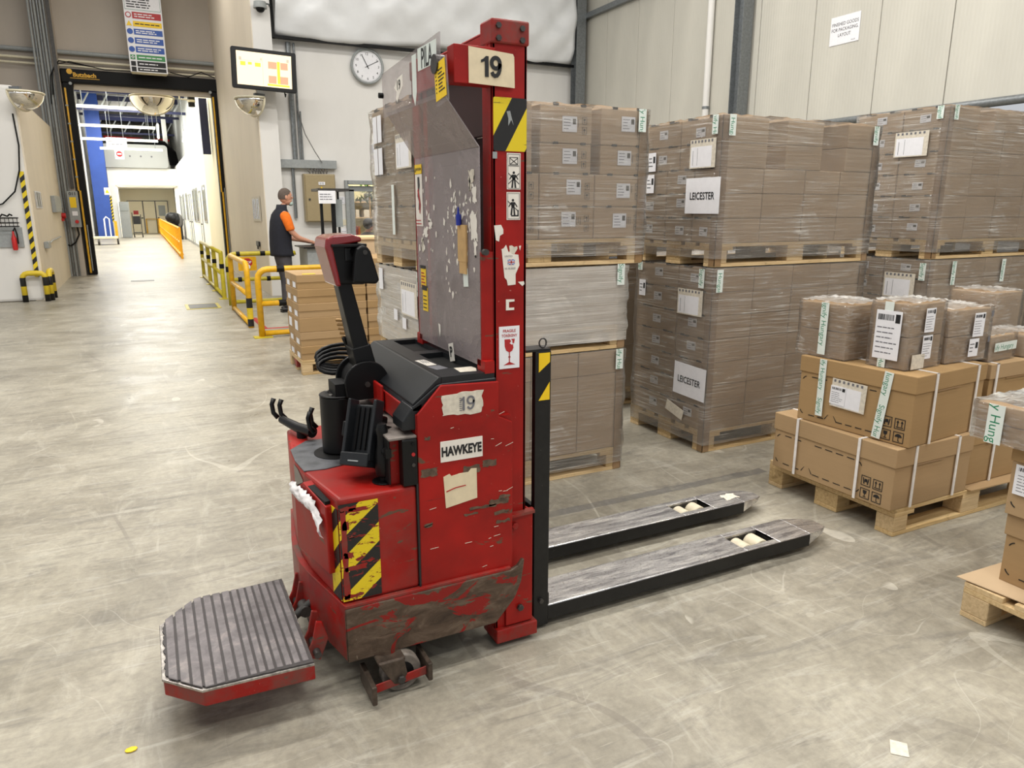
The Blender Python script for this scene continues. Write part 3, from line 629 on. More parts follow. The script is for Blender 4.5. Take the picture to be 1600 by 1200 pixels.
for (y0, y1, z0, z1, lab, kind) in [(15.6, 16.5, 1.58, 1.88, 'striped paper notice with dark bars on the cream side wall', 0), (18.2, 19.5, 1.50, 1.84, 'small grey junction box high on the cream side wall by the door', 1), (15.9, 16.3, .86, .98, 'small grey power socket low on the cream side wall', 1)]:
    if kind == 0:
        p = thing('posted_notice', lab, 'notice', (-1.64, (y0+y1)/2, (z0+z1)/2)); F = frame((-1.64, (y0+y1)/2, (z0+z1)/2), (0, 1, 0), (0, 0, 1))
        plate('sheet', p, F, y1-y0, z1-z0, 'paper', .004)
        mb = MB()
        for k, (a, b) in enumerate([(-.40, -.36), (-.22, -.05), (.06, .14), (.2, .24), (.38, .41)]): mb.box(a, b, -.13, .13, .005, .007, F=F)
        mk('dark_bars', mb, 'charcoal', p)
    else:
        p = thing('junction_box' if z0 > 1.2 else 'power_socket', lab, 'box' if z0 > 1.2 else 'socket', (-1.6, (y0+y1)/2, z0))
        mk('housing', MB().box(-1.644, -1.57, y0, y1, z0, z1), 'lsteel', p, bevel=.01)
        mk('cable_entry', MB().tube([(-1.6, y1, z0+.06), (-1.62, y1+.8, z0+.1), (-1.62, min(20.4, y1+2.6), z0+.12)], .014), 'lsteel', p)
o = mk('alarm_bell', MB().cyl((-1.645, 20.1, 1.42), (-1.56, 20.1, 1.42), .06).box(-1.645, -1.60, 19.95, 20.25, 1.3, 1.36), 'red2', smooth=True); tag(o, 'small red alarm button under the junction box beside the door', 'alarm button')
o = mk('blue_post', MB().box(-3.05, -2.85, 18.9, 19.1, 3.0, 8.1), 'dblue'); tag(o, 'dark blue steel post rising behind the white booth at the left edge', 'post')
o = mk('strip_lamp_bracket', MB().box(-3.3, -2.62, 18.4, 18.9, 5.2, 5.28).box(-3.3, -2.62, 18.4, 18.9, 5.55, 5.62), 'lsteel'); tag(o, 'grey steel bracket on the dark blue post at the top left', 'bracket')

def dome_mirror(name, label, loc, rad, ax, back):
    """quarter dome safety mirror: flat rim on top, bowl hanging below; ax = viewing direction"""
    p = thing(name, label, 'mirror', loc); c = Vector(loc); a = Vector(ax).normalized(); s_ = Vector((-a.y, a.x, 0))
    Fm = Matrix((s_, a, Vector((0, 0, 1)))).transposed().to_4x4(); Fm.translation = c
    prof = [(rad*math.cos(t), -rad*.86*math.sin(t)) for t in [PI/2*k/9 for k in range(10)]]
    o = mk('mirror_bowl', MB().lathe(prof, Fm, 26, 0, PI), 'mirror', p, smooth='all')
    s = o.modifiers.new('s', 'SOLIDIFY'); s.thickness = .006
    rim = [Fm @ Vector((rad*1.01*math.cos(t), rad*1.01*math.sin(t), 0)) for t in [PI*k/22 for k in range(23)]]
    mk('rim', MB().tube(rim, .016, n=8), 'creamp', p, smooth='all')
    rim2 = [Fm @ Vector((rad*1.01*math.cos(t), 0, -rad*.87*math.sin(t))) for t in [PI*k/22 for k in range(23)]]
    mk('rim_back', MB().tube(rim2, .014, n=8), 'creamp', p, smooth='all')
    if back: mk('back_plate', MB().prism([(rad*math.cos(t), -rad*.86*math.sin(t)) for t in [PI*k/22 for k in range(23)]], 0, .01, Fm @ Matrix.Rotation(PI/2, 4, 'X')), 'creamp', p)
    mk('bracket', MB().box(-.03, .03, -.18, 0, -.02, .10, F=Fm), 'steel', p)
    return p
dome_mirror('dome_mirror', 'half-dome safety mirror with cream back on the corner of the white booth', (-1.55, 14.95, 3.42), .32, (.75, -.45, 0), True)
dome_mirror('dome_mirror', 'half-dome safety mirror fixed on the pillar below the wall monitor', (1.98, 13.95, 3.42), .33, (-.9, -.35, 0), True)
p = dome_mirror('dome_mirror', 'shiny half-dome mirror hanging in the doorway over the corridor', (.58, 22.2, 4.42), .52, (-.1, -1, 0), False)
mk('hanger', MB().box(.50, .66, 22.24, 22.3, 4.42, 7.6), 'corrwall', p)

# ------------------------------------------------------------------ the bright corridor beyond the door
struct('wall_corridor_left', MB().box(-2.50, -2.38, 21.3, 62, 0, 9), 'corrwall')
struct('wall_corridor_right', MB().box(2.50, 2.60, 27.4, 62, 0, 9), 'corrgrey')
struct('wall_near_right', MB().box(2.03, 2.33, 21.3, 26.6, 0, 9), 'corrcream')
struct('wall_corridor_end', MB().box(-3.1, 4.3, 61.8, 62, 0, 9), 'corrug')
struct('ceiling_corridor', MB().box(-3.1, 4.3, 21.3, 62, 7.6, 7.7), 'corrug')
ow = struct('wall_office', MB().box(2.10, 2.25, 27.4, 53, 0, 4.0), 'corrwall')
for k, (y0, y1, z0, z1) in enumerate([(28.3, 29.3, 1.15, 2.35), (32.2, 33.3, 1.1, 2.35), (34.0, 35.0, 1.1, 2.35), (39.5, 40.4, 1.1, 2.3), (42.2, 43.1, 1.1, 2.3), (45.5, 46.3, 1.1, 2.3)]):
    p = struct('window_%d' % (k+1), MB().box(2.07, 2.10, y0-.06, y0, z0-.06, z1+.06).box(2.07, 2.10, y1, y1+.06, z0-.06, z1+.06).box(2.07, 2.10, y0, y1, z1, z1+.06).box(2.07, 2.10, y0, y1, z0-.06, z0), 'lsteel')
    mk('pane', MB().box(2.085, 2.098, y0, y1, z0, z1), 'glassg', p)
for k, y in enumerate((30.4, 36.4, 37.8, 44.1)):
    p = struct('door_%d' % (k+2), MB().box(2.07, 2.10, y, y+.07, 0, 2.2).box(2.07, 2.10, y+.95, y+1.02, 0, 2.2).box(2.07, 2.10, y, y+1.02, 2.2, 2.26), 'lsteel')
    mk('door_leaf', MB().box(2.088, 2.098, y+.07, y+.95, 0, 2.2), 'corrwall', p); mk('door_handle', MB().box(2.03, 2.09, y+.14, y+.28, 1.0, 1.04), 'blackm', p)
struct('baseboard_office', MB().box(2.085, 2.10, 27.4, 53, 0, .10), 'lsteel')
struct('trim_5', MB().box(2.12, 2.5, 26.6, 27.3, 0, 9), 'corrcream')
o = mk('blue_beam', MB().box(1.78, 1.99, 23.2, 23.4, 3.1, 4.6), 'dblue'); tag(o, 'dark blue panel end hanging at the right edge inside the doorway', 'panel')
# far portal with doors
struct('wall_portal', MB().box(-1.45, 2.10, 48, 56.5, 2.92, 3.86), 'corrwall')
struct('wall_portal_left', MB().box(-1.5, -1.1, 47.9, 56.5, 0, 2.92), 'corrwall')
p = struct('wall_doors', MB().box(-1.6, 2.2, 56.5, 56.7, 0, 3.0), 'corrcream')
for k, (x0, x1) in enumerate([(-.72, .18), (.2, .92), (.98, 1.7)]):
    d = struct('door_%d' % (k+6), MB().box(x0, x1, 56.42, 56.5, 0, 2.12), 'corrcream', bevel=.01)
    mk('door_frame', MB().box(x0-.04, x0, 56.40, 56.5, 0, 2.16).box(x1, x1+.04, 56.40, 56.5, 0, 2.16).box(x0-.04, x1+.04, 56.40, 56.5, 2.12, 2.16), 'inkgrey', d)
    if k != 1: mk('door_handle', MB().box(x1-.16 if k == 0 else x0+.05, x1-.05 if k == 0 else x0+.16, 56.36, 56.42, .98, 1.05), 'blackm', d)
    if k == 2: mk('pane', MB().box(x0+.15, x1-.15, 56.40, 56.42, 1.15, 1.85), 'glassg', d)
    if k == 0: mk('notice', MB().box(x0+.3, x0+.6, 56.40, 56.42, 1.25, 1.5), 'redink', d)
o = mk('door_barrier', MB().tube([(.3, 56.2, 0), (.3, 56.2, .95), (1.0, 56.2, .95), (1.0, 56.2, 0)], .04), 'yellow', smooth=True); tag(o, 'small yellow tube barrier in front of the far cream doors', 'barrier')
# machine housing above the portal with signs
p = thing('overhead_duct_casing', 'wide light grey casing above the white portal at the corridor end', 'casing', (.1, 48, 4))
mk('casing', MB().prism(rrect(-1.75, 1.75, 3.87, 5.15, .18), 0, .5, FY(0, 48.3, 0)), 'corrgrey', p, bevel=.02)
for x in (-.2, .35, .9): mk('bolt', MB().prism(circ(.05, 10), 0, .02, FY(x, 47.8, 4.5)), 'inkgrey', p)
o = mk('dark_ducting', MB().tube([(-.4, 50, 4.9), (.1, 50, 5.35), (.9, 50, 5.45), (1.6, 50.5, 5.35), (2.1, 51, 4.9), (2.2, 51.2, 4.3)], .28, n=10), 'blackm', smooth=True); tag(o, 'thick dark duct lying on top of the grey casing', 'duct')
for z, w_, h, lab, k in [(4.98, .95, .52, 'white notice board hanging before the grey casing', 0), (4.42, .42, .52, 'white no-entry sign with red disc hanging under the notice board', 1)]:
    p = thing('hanging_notice', lab, 'sign', (-.72, 45, z)); F = FY(-.74 if k == 0 else -.67, 45, z)
    plate('board', p, F, w_, h, 'paper', .02)
    if k == 0: mb = MB(); lines(mb, F, -.4, .4, -.15, .15, 2, .05, .022, random.Random(2)); mk('small_print', mb, 'inkgrey', p); mk('chains', MB().cyl((-1.1, 45, 5.2), (-1.1, 45, 7.6), .012, n=5).cyl((-.4, 45, 5.2), (-.4, 45, 7.6), .012, n=5), 'steel', p)
    else:
        mk('red_disc', MB().prism(circ(.15, 20), .021, .024, F), 'redink', p); mk('white_bar', MB().box(-.1, .1, -.03, .03, .025, .027, F=F), 'paper', p)
# blue steel column
p = thing('blue_column', 'large bright blue steel column on the left of the corridor', 'column', (-1.8, 47, 0))
mk('flanges', MB().box(-2.2, -1.45, 46.8, 46.9, 0, 7.6).box(-2.2, -1.45, 47.5, 47.6, 0, 7.6).box(-1.86, -1.80, 46.9, 47.5, 0, 7.6), 'blue', p)
plate('warning_label', p, FY(-1.52, 46.79, 2.55), .28, .38, 'paper', .01); plate('triangle', p, FY(-1.52, 46.77, 2.55), .2, .2, 'yel', .01, poly=[(-.1, -.09), (.1, -.09), (0, .1)])
o = mk('striped_guard', MB().box(-1.44, -1.34, 46.9, 46.98, .9, 2.3), 'haz3'); tag(o, 'narrow yellow black striped strip beside the blue column', 'guard strip')
o = mk('yellow_post_guard', MB().box(-1.36, -1.22, 46.2, 46.3, 0, .95), 'yellow'); tag(o, 'short yellow guard post at the foot of the blue column', 'post')
# pendant lamps
lampm = emis('lamp_tube', (255, 250, 236), 2.6)
for i, (y, z, x0, x1, n) in enumerate([(30, 4.98, -1.9, .55, 'highest'), (32.5, 4.60, -2.0, .85, 'second highest'), (34.5, 4.28, -2.1, .95, 'third'), (38, 4.18, -1.3, 1.2, 'lowest')]):
    p = thing('pendant_lamp', n+' of the white tube lamps hanging across the corridor', 'lamp', ((x0+x1)/2, y, z), group='corridor tube lamps')
    mk('tube', MB().cyl((x0, y, z), (x1, y, z), .03, n=10), lampm, p, smooth=True)
    mk('housing', MB().box(x0, x1, y-.06, y+.06, z+.03, z+.07), 'corrwall', p)
    for q in (x0+.5, x1-.3): mk('suspension', MB().cyl((q, y, z+.07), (q, y, 7.6), .01, n=5), 'steel', p)
for (x, y, z0, z1, lab) in [(.9, 30, 3.55, 4.5, 'white tube lamp seen end-on right under the hanging dome mirror'), (1.95, 33, 3.7, 4.6, 'slim white vertical lamp right of the dome mirror near the office wall')]:
    o = mk('pendant_lamp', MB().cyl((x-.03, y, z1), (x+.04, y+3, z0+.75), .04, n=8), lampm, smooth=True); o['x'] = 0; del o['x']; mk('suspension', MB().cyl((x, y+1.5, z1-.3 if x < 1 else z1-.3), (x, y+1.5, 7.6), .01, n=5), 'steel', o); tag(o, lab, 'lamp')
# roof steel
for k, (y, z) in enumerate([(41, 6.9), (47, 7.3), (54, 7.0)]):
    o = mk('roof_truss', MB().box(-2.9, 4.2, y, y+.2, z, z+.25).box(-2.9, 4.2, y, y+.15, z-.8, z-.68), 'dblue')
    mb = MB()
    for j in range(9): mb.cyl((-2.8+.8*j, y+.08, z-.7), (-2.4+.8*j, y+.08, z), .04, n=6)
    mk('web', mb, 'lsteel', o); tag(o, ('nearest', 'middle', 'farthest')[k]+' dark blue roof truss spanning the corridor', 'truss', 'corridor trusses')
o = mk('red_pipe', MB().cyl((-1.6, 55, 6.1), (2.2, 55, 6.0), .07, n=8), 'red2', smooth=True); mk('hanger', MB().cyl((0, 55, 6.05), (0, 55, 7.6), .02, n=6), 'steel', o); tag(o, 'red sprinkler pipe running level under the corridor roof', 'pipe')
o = mk('white_post', MB().box(1.75, 2.0, 52.5, 52.8, 3.9, 7.6), 'corrwall'); tag(o, 'white vertical post standing behind the grey casing', 'post')
p = thing('ceiling_projector', 'black rounded device on a white arm high at the right inside the doorway', 'projector', (1.55, 23.5, 4.6))
mk('body', MB().cyl((1.6, 23.3, 4.52), (1.6, 23.3, 4.70), .10, n=16).cyl((1.6, 23.3, 4.36), (1.6, 23.3, 4.50), .09, n=16), 'blackp', p, smooth=True)
mk('collar', MB().cyl((1.6, 23.3, 4.48), (1.6, 23.3, 4.54), .105, n=16), 'creamp', p, smooth=True)
mk('arm', MB().tube([(1.5, 23.3, 4.55), (1.3, 23.3, 4.55), (1.3, 23.3, 4.9)], .025), 'creamp', p)
# orange fence in the corridor
p = thing('orange_fence', 'long orange railing fence along the right of the bright corridor', 'fence', (1.07, 40, 0))
mb = MB(); mb.tube([(1.07, 26.2, .98), (1.07, 55.5, .98)], .035, n=6).tube([(1.07, 26.2, .52), (1.07, 55.5, .52)], .03, n=6).box(1.02, 1.12, 26.2, 55.5, .12, .17)
mk('rails', mb, 'orange', p)
for k in range(22): bx('post', p, -.035, .035, 26.2+k*1.4-40-.03, 26.2+k*1.4-40+.03, 0, 1.0, 'orange')
# carts, cabinet, bags
p = thing('push_cart', 'small white handled push cart beside the foot of the blue column', 'cart', (-1.55, 38.5, 0))
mk('platform', MB().box(-2.1, -1.05, 38.1, 39.1, .28, .36), 'creamp', p); mk('handle', MB().tube([(-1.5, 38.1, .36), (-1.5, 38.1, 1.15), (-1.42, 38.15, 1.25), (-1.3, 38.2, 1.15), (-1.3, 38.2, .36)], .03), 'paper', p)
for x, y in ((-1.85, 38.05), (-1.1, 38.7)): mk('wheel', MB().cyl((x, y, .14), (x+.08, y, .14), .14, n=14), 'dsteel', p, smooth=True)
p = thing('printer_cabinet', 'tall grey cabinet standing left of the far cream doors', 'cabinet', (-.85, 50, 0))
mk('body', MB().box(-1.05, -.55, 47.7, 48.3, 0, 2.0), 'lsteel', p, bevel=.02); mk('top_panel', MB().box(-1.0, -.6, 47.67, 47.7, 1.5, 1.85), 'glassg', p)
p = thing('wheeled_trolley', 'small dark shelf trolley on wheels beside the grey cabinet', 'trolley', (-.2, 49, 0))
mk('tray', MB().box(-.42, -.05, 47.9, 48.3, .75, 1.2), 'charcoal', p); mk('frame', MB().tube([(-.45, 48, .1), (-.45, 48, 1.4)], .02).tube([(-.02, 48, .1), (-.02, 48, 1.3)], .02).box(-.45, -.02, 47.9, 48.3, .25, .3), 'dsteel', p)
for x in (-.45, -.02): mk('wheel', MB().cyl((x-.02, 48, .08), (x+.04, 48, .08), .08, n=10), 'blackm', p)
p = thing('bin_bags', 'heaped black and grey bin bags in a container behind the orange fence', 'bin', (1.5, 44, 0))
rnd = random.Random(4); mb = MB()
for k in range(4): mb.ell((1.45+.09*k, 44+rnd.uniform(-.2, .2), 1.15-.05*k), .30, .4, .28+.04*k, 10, 7)
mk('bags', mb, 'blackp', p, smooth=True); mk('container', MB().box(1.2, 1.95, 43.6, 44.6, 0, .95), 'charcoal', p, bevel=.03)
mk('grey_bag', MB().ell((1.82, 43.8, .95), .2, .3, .4, 10, 8), 'greyinside', p, smooth=True)

# ------------------------------------------------------------------ pillar and back wall fittings
# monitor
p = thing('wall_monitor', 'black-framed monitor showing a pale floor plan on the pillar', 'monitor', (2.11, 13.5, 3.83)); F = FY(2.11, 13.5, 3.83) @ Matrix.Rotation(-.03, 4, 'Z')
mk('bezel', MB().prism(rrect(-.52, .52, -.32, .32, .03), -.07, 0, F), 'blackp', p, bevel=.006)
scr = emis('monitor_screen', (250, 226, 186), .80); e1 = emis('plan_pink', (240, 150, 120), .75); e2 = emis('plan_green', (196, 196, 60), .75); e3 = emis('plan_grey', (176, 168, 150), .8)
mk('screen', MB().box(-.44, .44, -.26, .26, .001, .003, F=F), scr, p)
for q in ((.06, .20, .03, .14), (.26, .38, .03, .14), (.06, .19, -.2, -.08), (.25, .38, -.2, -.08)): mk('plan_room', MB().box(*q, .004, .005, F=F), e1, p)
for q in ((.205, .25, -.2, .15), (-.38, -.3, .04, .10), (-.26, -.2, .06, .1), (-.15, -.06, .04, .1), (.04, .40, -.24, -.21)): mk('plan_aisle', MB().box(*q, .004, .005, F=F), e2, p)
mb = MB(); mb.box(-.40, -.04, .12, .125, .004, .005, F=F).box(-.03, -.025, -.24, .2, .004, .005, F=F).box(-.40, -.36, .12, .17, .004, .005, F=F).box(-.06, -.04, .14, .18, .004, .005, F=F).box(.36, .40, .15, .2, .004, .005, F=F); mk('plan_lines', mb, e3, p)
mk('mount_arm', MB().box(-.06, .06, -.06, .06, -.5, -.07, F=F), 'dsteel', p); mk('dangling_cable', MB().tube([(2.42, 13.55, 3.52), (2.44, 13.6, 3.44), (2.47, 13.7, 3.50)], .01), 'blackm', p)
# camera
p = thing('dome_camera', 'small round security camera at the top of the white pillar', 'camera', (2.17, 13.8, 4.9))
mk('housing', MB().lathe([(.0, .1), (.1, .1), (.11, .03), (.11, 0), (0, 0)], frame((2.17, 13.85, 4.86), (1, 0, 0), (0, 1, 0)), 16), 'lsteel', p, smooth=True)
mk('dome', MB().ell((2.17, 13.85, 4.86), .075, .075, .07, 14, 8), 'blackp', p, smooth=True); mk('arm', MB().tube([(2.2, 13.85, 4.95), (2.32, 13.9, 4.95), (2.35, 14, 4.95)], .014), 'steel', p)
# conduits and cable tray on back wall
for i, (x, z0, z1, r) in enumerate([(2.66, 2.455, 4.45, .045), (2.78, 2.455, 4.45, .018), (2.84, 2.455, 3.3, .014), (2.66, 1.4, 2.295, .03)]):
    o = mk('conduit', MB().cyl((x-.02*i, 14.25, z0), (x-.02*i, 14.25, z1), r, n=8), 'steel', smooth=True); tag(o, ['thick grey vertical conduit beside the wall monitor', 'thin grey conduit just right of the thick one', 'short thin cable above the grey cable tray', 'grey conduit running down below the cable tray left of the khaki cabinet'][i], 'conduit')
o = mk('cable_tray', MB().box(2.36, 3.40, 14.18, 14.3, 2.30, 2.45), 'lsteel', bevel=.005); tag(o, 'horizontal grey cable tray box on the back wall above the cabinet', 'cable tray')
mb = MB()
for k in range(7): x = 2.86+.06*k; mb.tube([(x, 14.22, 2.295), (x+.03*math.sin(k), 14.17, 2.26), (2.9+.05*k, 14.2, 2.212)], .012, n=6)
mb.tube([(2.75, 14.22, 3.3), (2.85, 14.18, 2.9), (3.0, 14.15, 2.6), (3.12, 14.14, 2.40)], .008, n=6)
o = mk('cable_bunch', mb, 'greyinside', smooth=True); tag(o, 'bunch of grey cables dropping from the tray into the khaki cabinet', 'cables')
p = thing('electrical_cabinet', 'khaki metal electrical cabinet mounted on the white back wall', 'cabinet', (3.05, 14.2, 1.8))
mk('cabinet_body', MB().box(2.76, 3.34, 14.12, 14.298, 1.33, 2.20), 'cabinet', p, bevel=.01)
d = mk('cabinet_door', MB().box(2.78, 3.325, 14.095, 14.12, 1.345, 2.185), 'cabinet', p, bevel=.008)
mk('lock', MB().prism(circ(.02, 12), 0, .015, FY(2.84, 14.095, 1.74)), 'dsteel', d)
plate('number_label', p, FY(3.08, 14.09, 2.03), .12, .055, 'paper', .004); mb = MB(); text_mb(mb, 'E 02', .045, FY(3.08, 14.085, 2.03)); mk('number', mb, 'ink', p)
plate('warning_triangle', p, FY(3.07, 14.09, 1.93), .1, .1, 'yel', .004, poly=[(-.05, -.04), (.05, -.04), (0, .045)])
# clock
p = thing('wall_clock', 'round grey-rimmed wall clock on the white back wall', 'clock', (4.08, 14.2, 4.16)); F = FY(4.08, 14.2, 4.16)
mk('rim', MB().lathe([(.30, -.1), (.315, -.03), (.315, .0), (.30, .015), (.28, .012), (.268, -.01)], F, 40), 'lsteel', p, smooth=True)
mk('face', MB().prism(circ(.28, 40), -.03, -.01, F), 'paper', p)
mb = MB()
for k in range(1, 13):
    a = PI/2-k*PI/6; text_mb(mb, str(k), .062, F @ Matrix.Translation((.215*math.cos(a), .215*math.sin(a), -.009)), d=0, bold=.01)
for k in range(60):
    a = k*PI/30; G = F @ Matrix.Rotation(a, 4, 'Z'); mb.box(.248, .262, -.002, .002, -.0095, -.0085, F=G)
mk('numerals', mb, 'ink', p)
for nm, a, L_, wd in (('minute_hand', 24, .24, .009), ('hour_hand', 128, .15, .012)):
    if nm == 'minute_hand': a = 27
    else: a = 118
    G = F @ Matrix.Rotation(math.radians(a), 4, 'Z'); mk(nm, MB().box(-.05, L_ if nm == 'minute_hand' else .22, -wd/2, wd/2, -.004, -.002, F=G), 'ink', p)
mk('hub', MB().prism(circ(.014, 12), -.006, .004, F), 'ink', p)
# posted papers
for (x, z, w_, h, lab, y) in [(1.86, 1.565, 0, 0, '', 0)]: pass
p = thing('posted_notice', 'faded vertical notice with grey bars on the cream side of the pillar', 'notice', (2.01, 15.2, 1.57)); F = FX(2.018, 15.1, 1.57)
plate('sheet', p, F, 1.1, .46, 'paperw', .004); mb = MB()
for a in (-.38, -.16, .08, .3): mb.box(a-.06, a+.06, -.19, .19, .005, .007, F=F)
mk('print_bars', mb, 'glassg', p)
o = mk('wall_hook', MB().box(1.99, 2.018, 15.0, 15.35, .86, .95).box(1.98, 2.0, 15.1, 15.2, .80, .88), 'charcoal'); tag(o, 'small dark fitting low on the cream pillar side behind the railing', 'fitting')
for (x0, x1, z0, z1, lab) in [(3.42, 3.56, 1.66, 1.80, 'small framed notice right of the khaki cabinet'), (3.44, 3.58, 1.26, 1.37, 'small cream wall switch plate beside the office door'), (3.44, 3.58, .9, 1.2, 'pale blue notice sheet below the switch plate')]:
    o = mk('wall_notice' if 'notice' in lab else 'switch_plate', MB().box(x0, x1, 14.29, 14.3, z0, z1), 'paper' if 'notice' in lab else 'creamp'); tag(o, lab, 'notice' if 'notice' in lab else 'switch')
    if 'notice' in lab: mb = MB(); lines(mb, FY((x0+x1)/2, 14.288, (z0+z1)/2), -.06, .06, -(z1-z0)*.4, (z1-z0)*.4, 4, .008, 0); mk('small_print', mb, 'inkgrey', o)
# office door with window, room behind
p = struct('door_9', MB().box(DX0-.05, DX0+.01, 14.22, 14.5, 0, DZ+.05).box(DX1-.01, DX1+.05, 14.22, 14.5, 0, DZ+.05).box(DX0, DX1, 14.22, 14.5, DZ-.02, DZ+.05), 'lsteel')
mk('door_leaf', MB().box(DX0+.02, DX0+.14, 14.32, 14.36, 0, 1.93).box(DX1-.14, DX1-.02, 14.32, 14.36, 0, 1.93).box(DX0+.14, DX1-.14, 14.32, 14.36, 0, .90).box(DX0+.02, DX1-.02, 14.32, 14.36, 1.90, 2.0), 'lsteel', p)
mk('pane', MB().box(DX0+.14, DX1-.14, 14.335, 14.345, .90, 1.90), 'glass', p)
struct('wall_office_room', MB().box(3.0, 8.2, 18.0, 18.1, 0, 3).box(2.95, 3.0, 14.5, 18, 0, 3).box(8.2, 8.25, 14.5, 18, 0, 3).box(3, 8.2, 14.5, 18, 3.0, 3.1), 'roomgreen')
p = thing('office_plant', 'green leafy plant in the office behind the door glass', 'plant', (4.55, 17.2, 1.2))
rnd = random.Random(9); mb = MB()
for k in range(90):
    a = rnd.uniform(0, 2*PI); r_ = rnd.uniform(.05, .34); c = Vector((4.80+r_*math.cos(a), 17.0+.5*r_*math.sin(a), 2.05+rnd.uniform(-.32, .3)))
    G = Matrix.Translation(c) @ Matrix.Rotation(rnd.uniform(0, 6), 4, 'Z') @ Matrix.Rotation(rnd.uniform(-.8, 1.6), 4, 'X')
    mb.prism([(0, -.09), (.035, 0), (0, .10), (-.035, 0)], 0, .002, G)
mk('foliage', mb, 'leaf', p, kind='stuff'); mk('stem', MB().cyl((4.8, 17, .9), (4.8, 17, 2.1), .02, n=6), 'pine2', p); mk('pot', MB().lathe([(0, .55), (.13, .55), (.17, .9), (.15, .9), (0, .86)], frame((4.8, 17, 0), (1, 0, 0), (0, 1, 0)), 14), 'charcoal', p, smooth=True)
for k, z in enumerate((1.35, 1.72)):
    o = mk('office_shelf', MB().box(3.6, 6.2, 17.6, 18, z, z+.03), 'pine2'); tag(o, ('lower', 'upper')[k]+' shelf with papers on the office wall behind the door glass', 'shelf')
    mb = MB(); rnd = random.Random(k); x = 3.7
    while x < 6.0: w_ = rnd.uniform(.04, .2); mb.box(x, x+w_, 17.65, 17.9, z+.03, z+rnd.uniform(.08, .22)); x += w_+rnd.uniform(0, .12)
    mk('papers', mb, 'greyinside' if k else 'paperw', o, kind='stuff')

# ------------------------------------------------------------------ people
def head(mbH, c, s, yaw=0.0):
    """face looking along +x before yaw; c = centre of the skull"""
    F = Matrix.Translation(c) @ Matrix.Rotation(yaw, 4, 'Z') @ Matrix.Scale(s, 4)
    mbH.ell((0, 0, .01), .098, .078, .112, 24, 18, F)
    mbH.ell((.02, 0, -.055), .074, .060, .068, 18, 12, F)        # jaw
    mbH.ell((.092, 0, -.012), .026, .014, .024, 10, 8, F)        # nose
    mbH.ell((.076, 0, .028), .026, .055, .012, 12, 6, F)         # brow
    mbH.ell((.084, 0, -.062), .014, .026, .008, 10, 6, F)        # mouth
    for sy in (-1, 1): mbH.ell((-.008, sy*.080, -.008), .018, .009, .032, 10, 8, F)
    return F
def eyes(p, F):
    mb = MB()
    for sy in (-1, 1): mb.ell((.086, sy*.034, .008), .010, .012, .008, 8, 6, F)
    mk('eyes', mb, 'paper', p, smooth='all')
man = thing('person', 'man in a dark vest over an orange shirt working at a desk, seen in profile', 'person', (1.92, 11.75, 0))
Fm = Matrix.Translation((1.92, 11.75, 0)) @ Matrix.Rotation(.18, 4, 'Z')
def P(x, y, z, r, r2=None):
    q = Fm @ Vector((x, y, z)); return (q.x, q.y, q.z, r, r if r2 is None else r2)
body = skin_obj('body', [
    [P(-.03, 0, .98, .12, .13), P(-.03, 0, 1.15, .11, .12), P(-.01, 0, 1.34, .12, .14), P(.01, 0, 1.48, .10, .12), P(.03, 0, 1.56, .055), P(.065, 0, 1.66, .055)],
    [0, P(-.02, -.10, .90, .088), P(0, -.10, .50, .058), P(-.05, -.10, .10, .042), P(.10, -.10, .04, .035)],
    [0, P(-.02, .10, .90, .088), P(.03, .10, .50, .058), P(.02, .10, .10, .042), P(.16, .10, .04, .035)],
    [3, P(.0, -.18, 1.46, .058), P(.05, -.235, 1.24, .046), P(.17, -.22, 1.13, .042), P(.37, -.17, 1.07, .028), P(.42, -.16, 1.055, .030, .018), P(.48, -.15, 1.045, .014)],
    [3, P(.0, .18, 1.46, .058), P(.05, .235, 1.24, .046), P(.17, .22, 1.12, .042), P(.40, .12, 1.07, .028), P(.46, .10, 1.055, .030, .018), P(.52, .09, 1.045, .014)],
], 'skin', man)
mb = MB(); FH = head(mb, Fm @ Vector((.085, 0, 1.745)), 1.02, .12)
mk('head', mb, 'skin', man, smooth='all'); eyes(man, FH)
mb = MB()
for (sy) in (-1, 1):
    base = Fm @ Vector((.43 if sy < 0 else .47, sy*.13, 1.055))
    for k in range(4): mb.tube([base+Vector((.01, .025*(k-1.5), 0)), base+Vector((.06, .024*(k-1.5), -.008)), base+Vector((.085+.008*(k % 3), .022*(k-1.5), -.03))], [.010, .009, .007], n=6)
    mb.tube([base+Vector((-.02, -.035*sy*-1, 0)), base+Vector((.03, .045*sy, -.01)), base+Vector((.055, .04*sy, -.02))], [.012, .010, .008], n=6)
mk('fingers', mb, 'skin', man, smooth='all')
# hair: skull cap that stops at the hairline
mb = MB(); F_ = FH; vs = []; n = 24
rows = [(.0, 1), (.35, 1), (.7, 1), (1.0, 1), (1.25, 1), (1.5, 1), (1.75, 1)]
for t, _ in rows:
    for k in range(n):
        a = 2*PI*k/n; lim = 1.05 if math.cos(a) > .55 else (1.35 if math.cos(a) > .1 else 2.0); tt = t/1.75*lim
        vs.append(F_ @ Vector((-.004+.104*math.sin(tt)*math.cos(a), .084*math.sin(tt)*math.sin(a), .012+.118*math.cos(tt))))
mb.add(vs, [(i*n+k, i*n+(k+1) % n, (i+1)*n+(k+1) % n, (i+1)*n+k) for i in range(len(rows)-1) for k in range(n)])
mk('hair', mb, 'hair', man, smooth='all')
mb = MB(); mb.ell((.075, 0, -.10), .035, .05, .035, 12, 8, FH); mk('face_mask', mb, 'maskc', man, smooth='all')
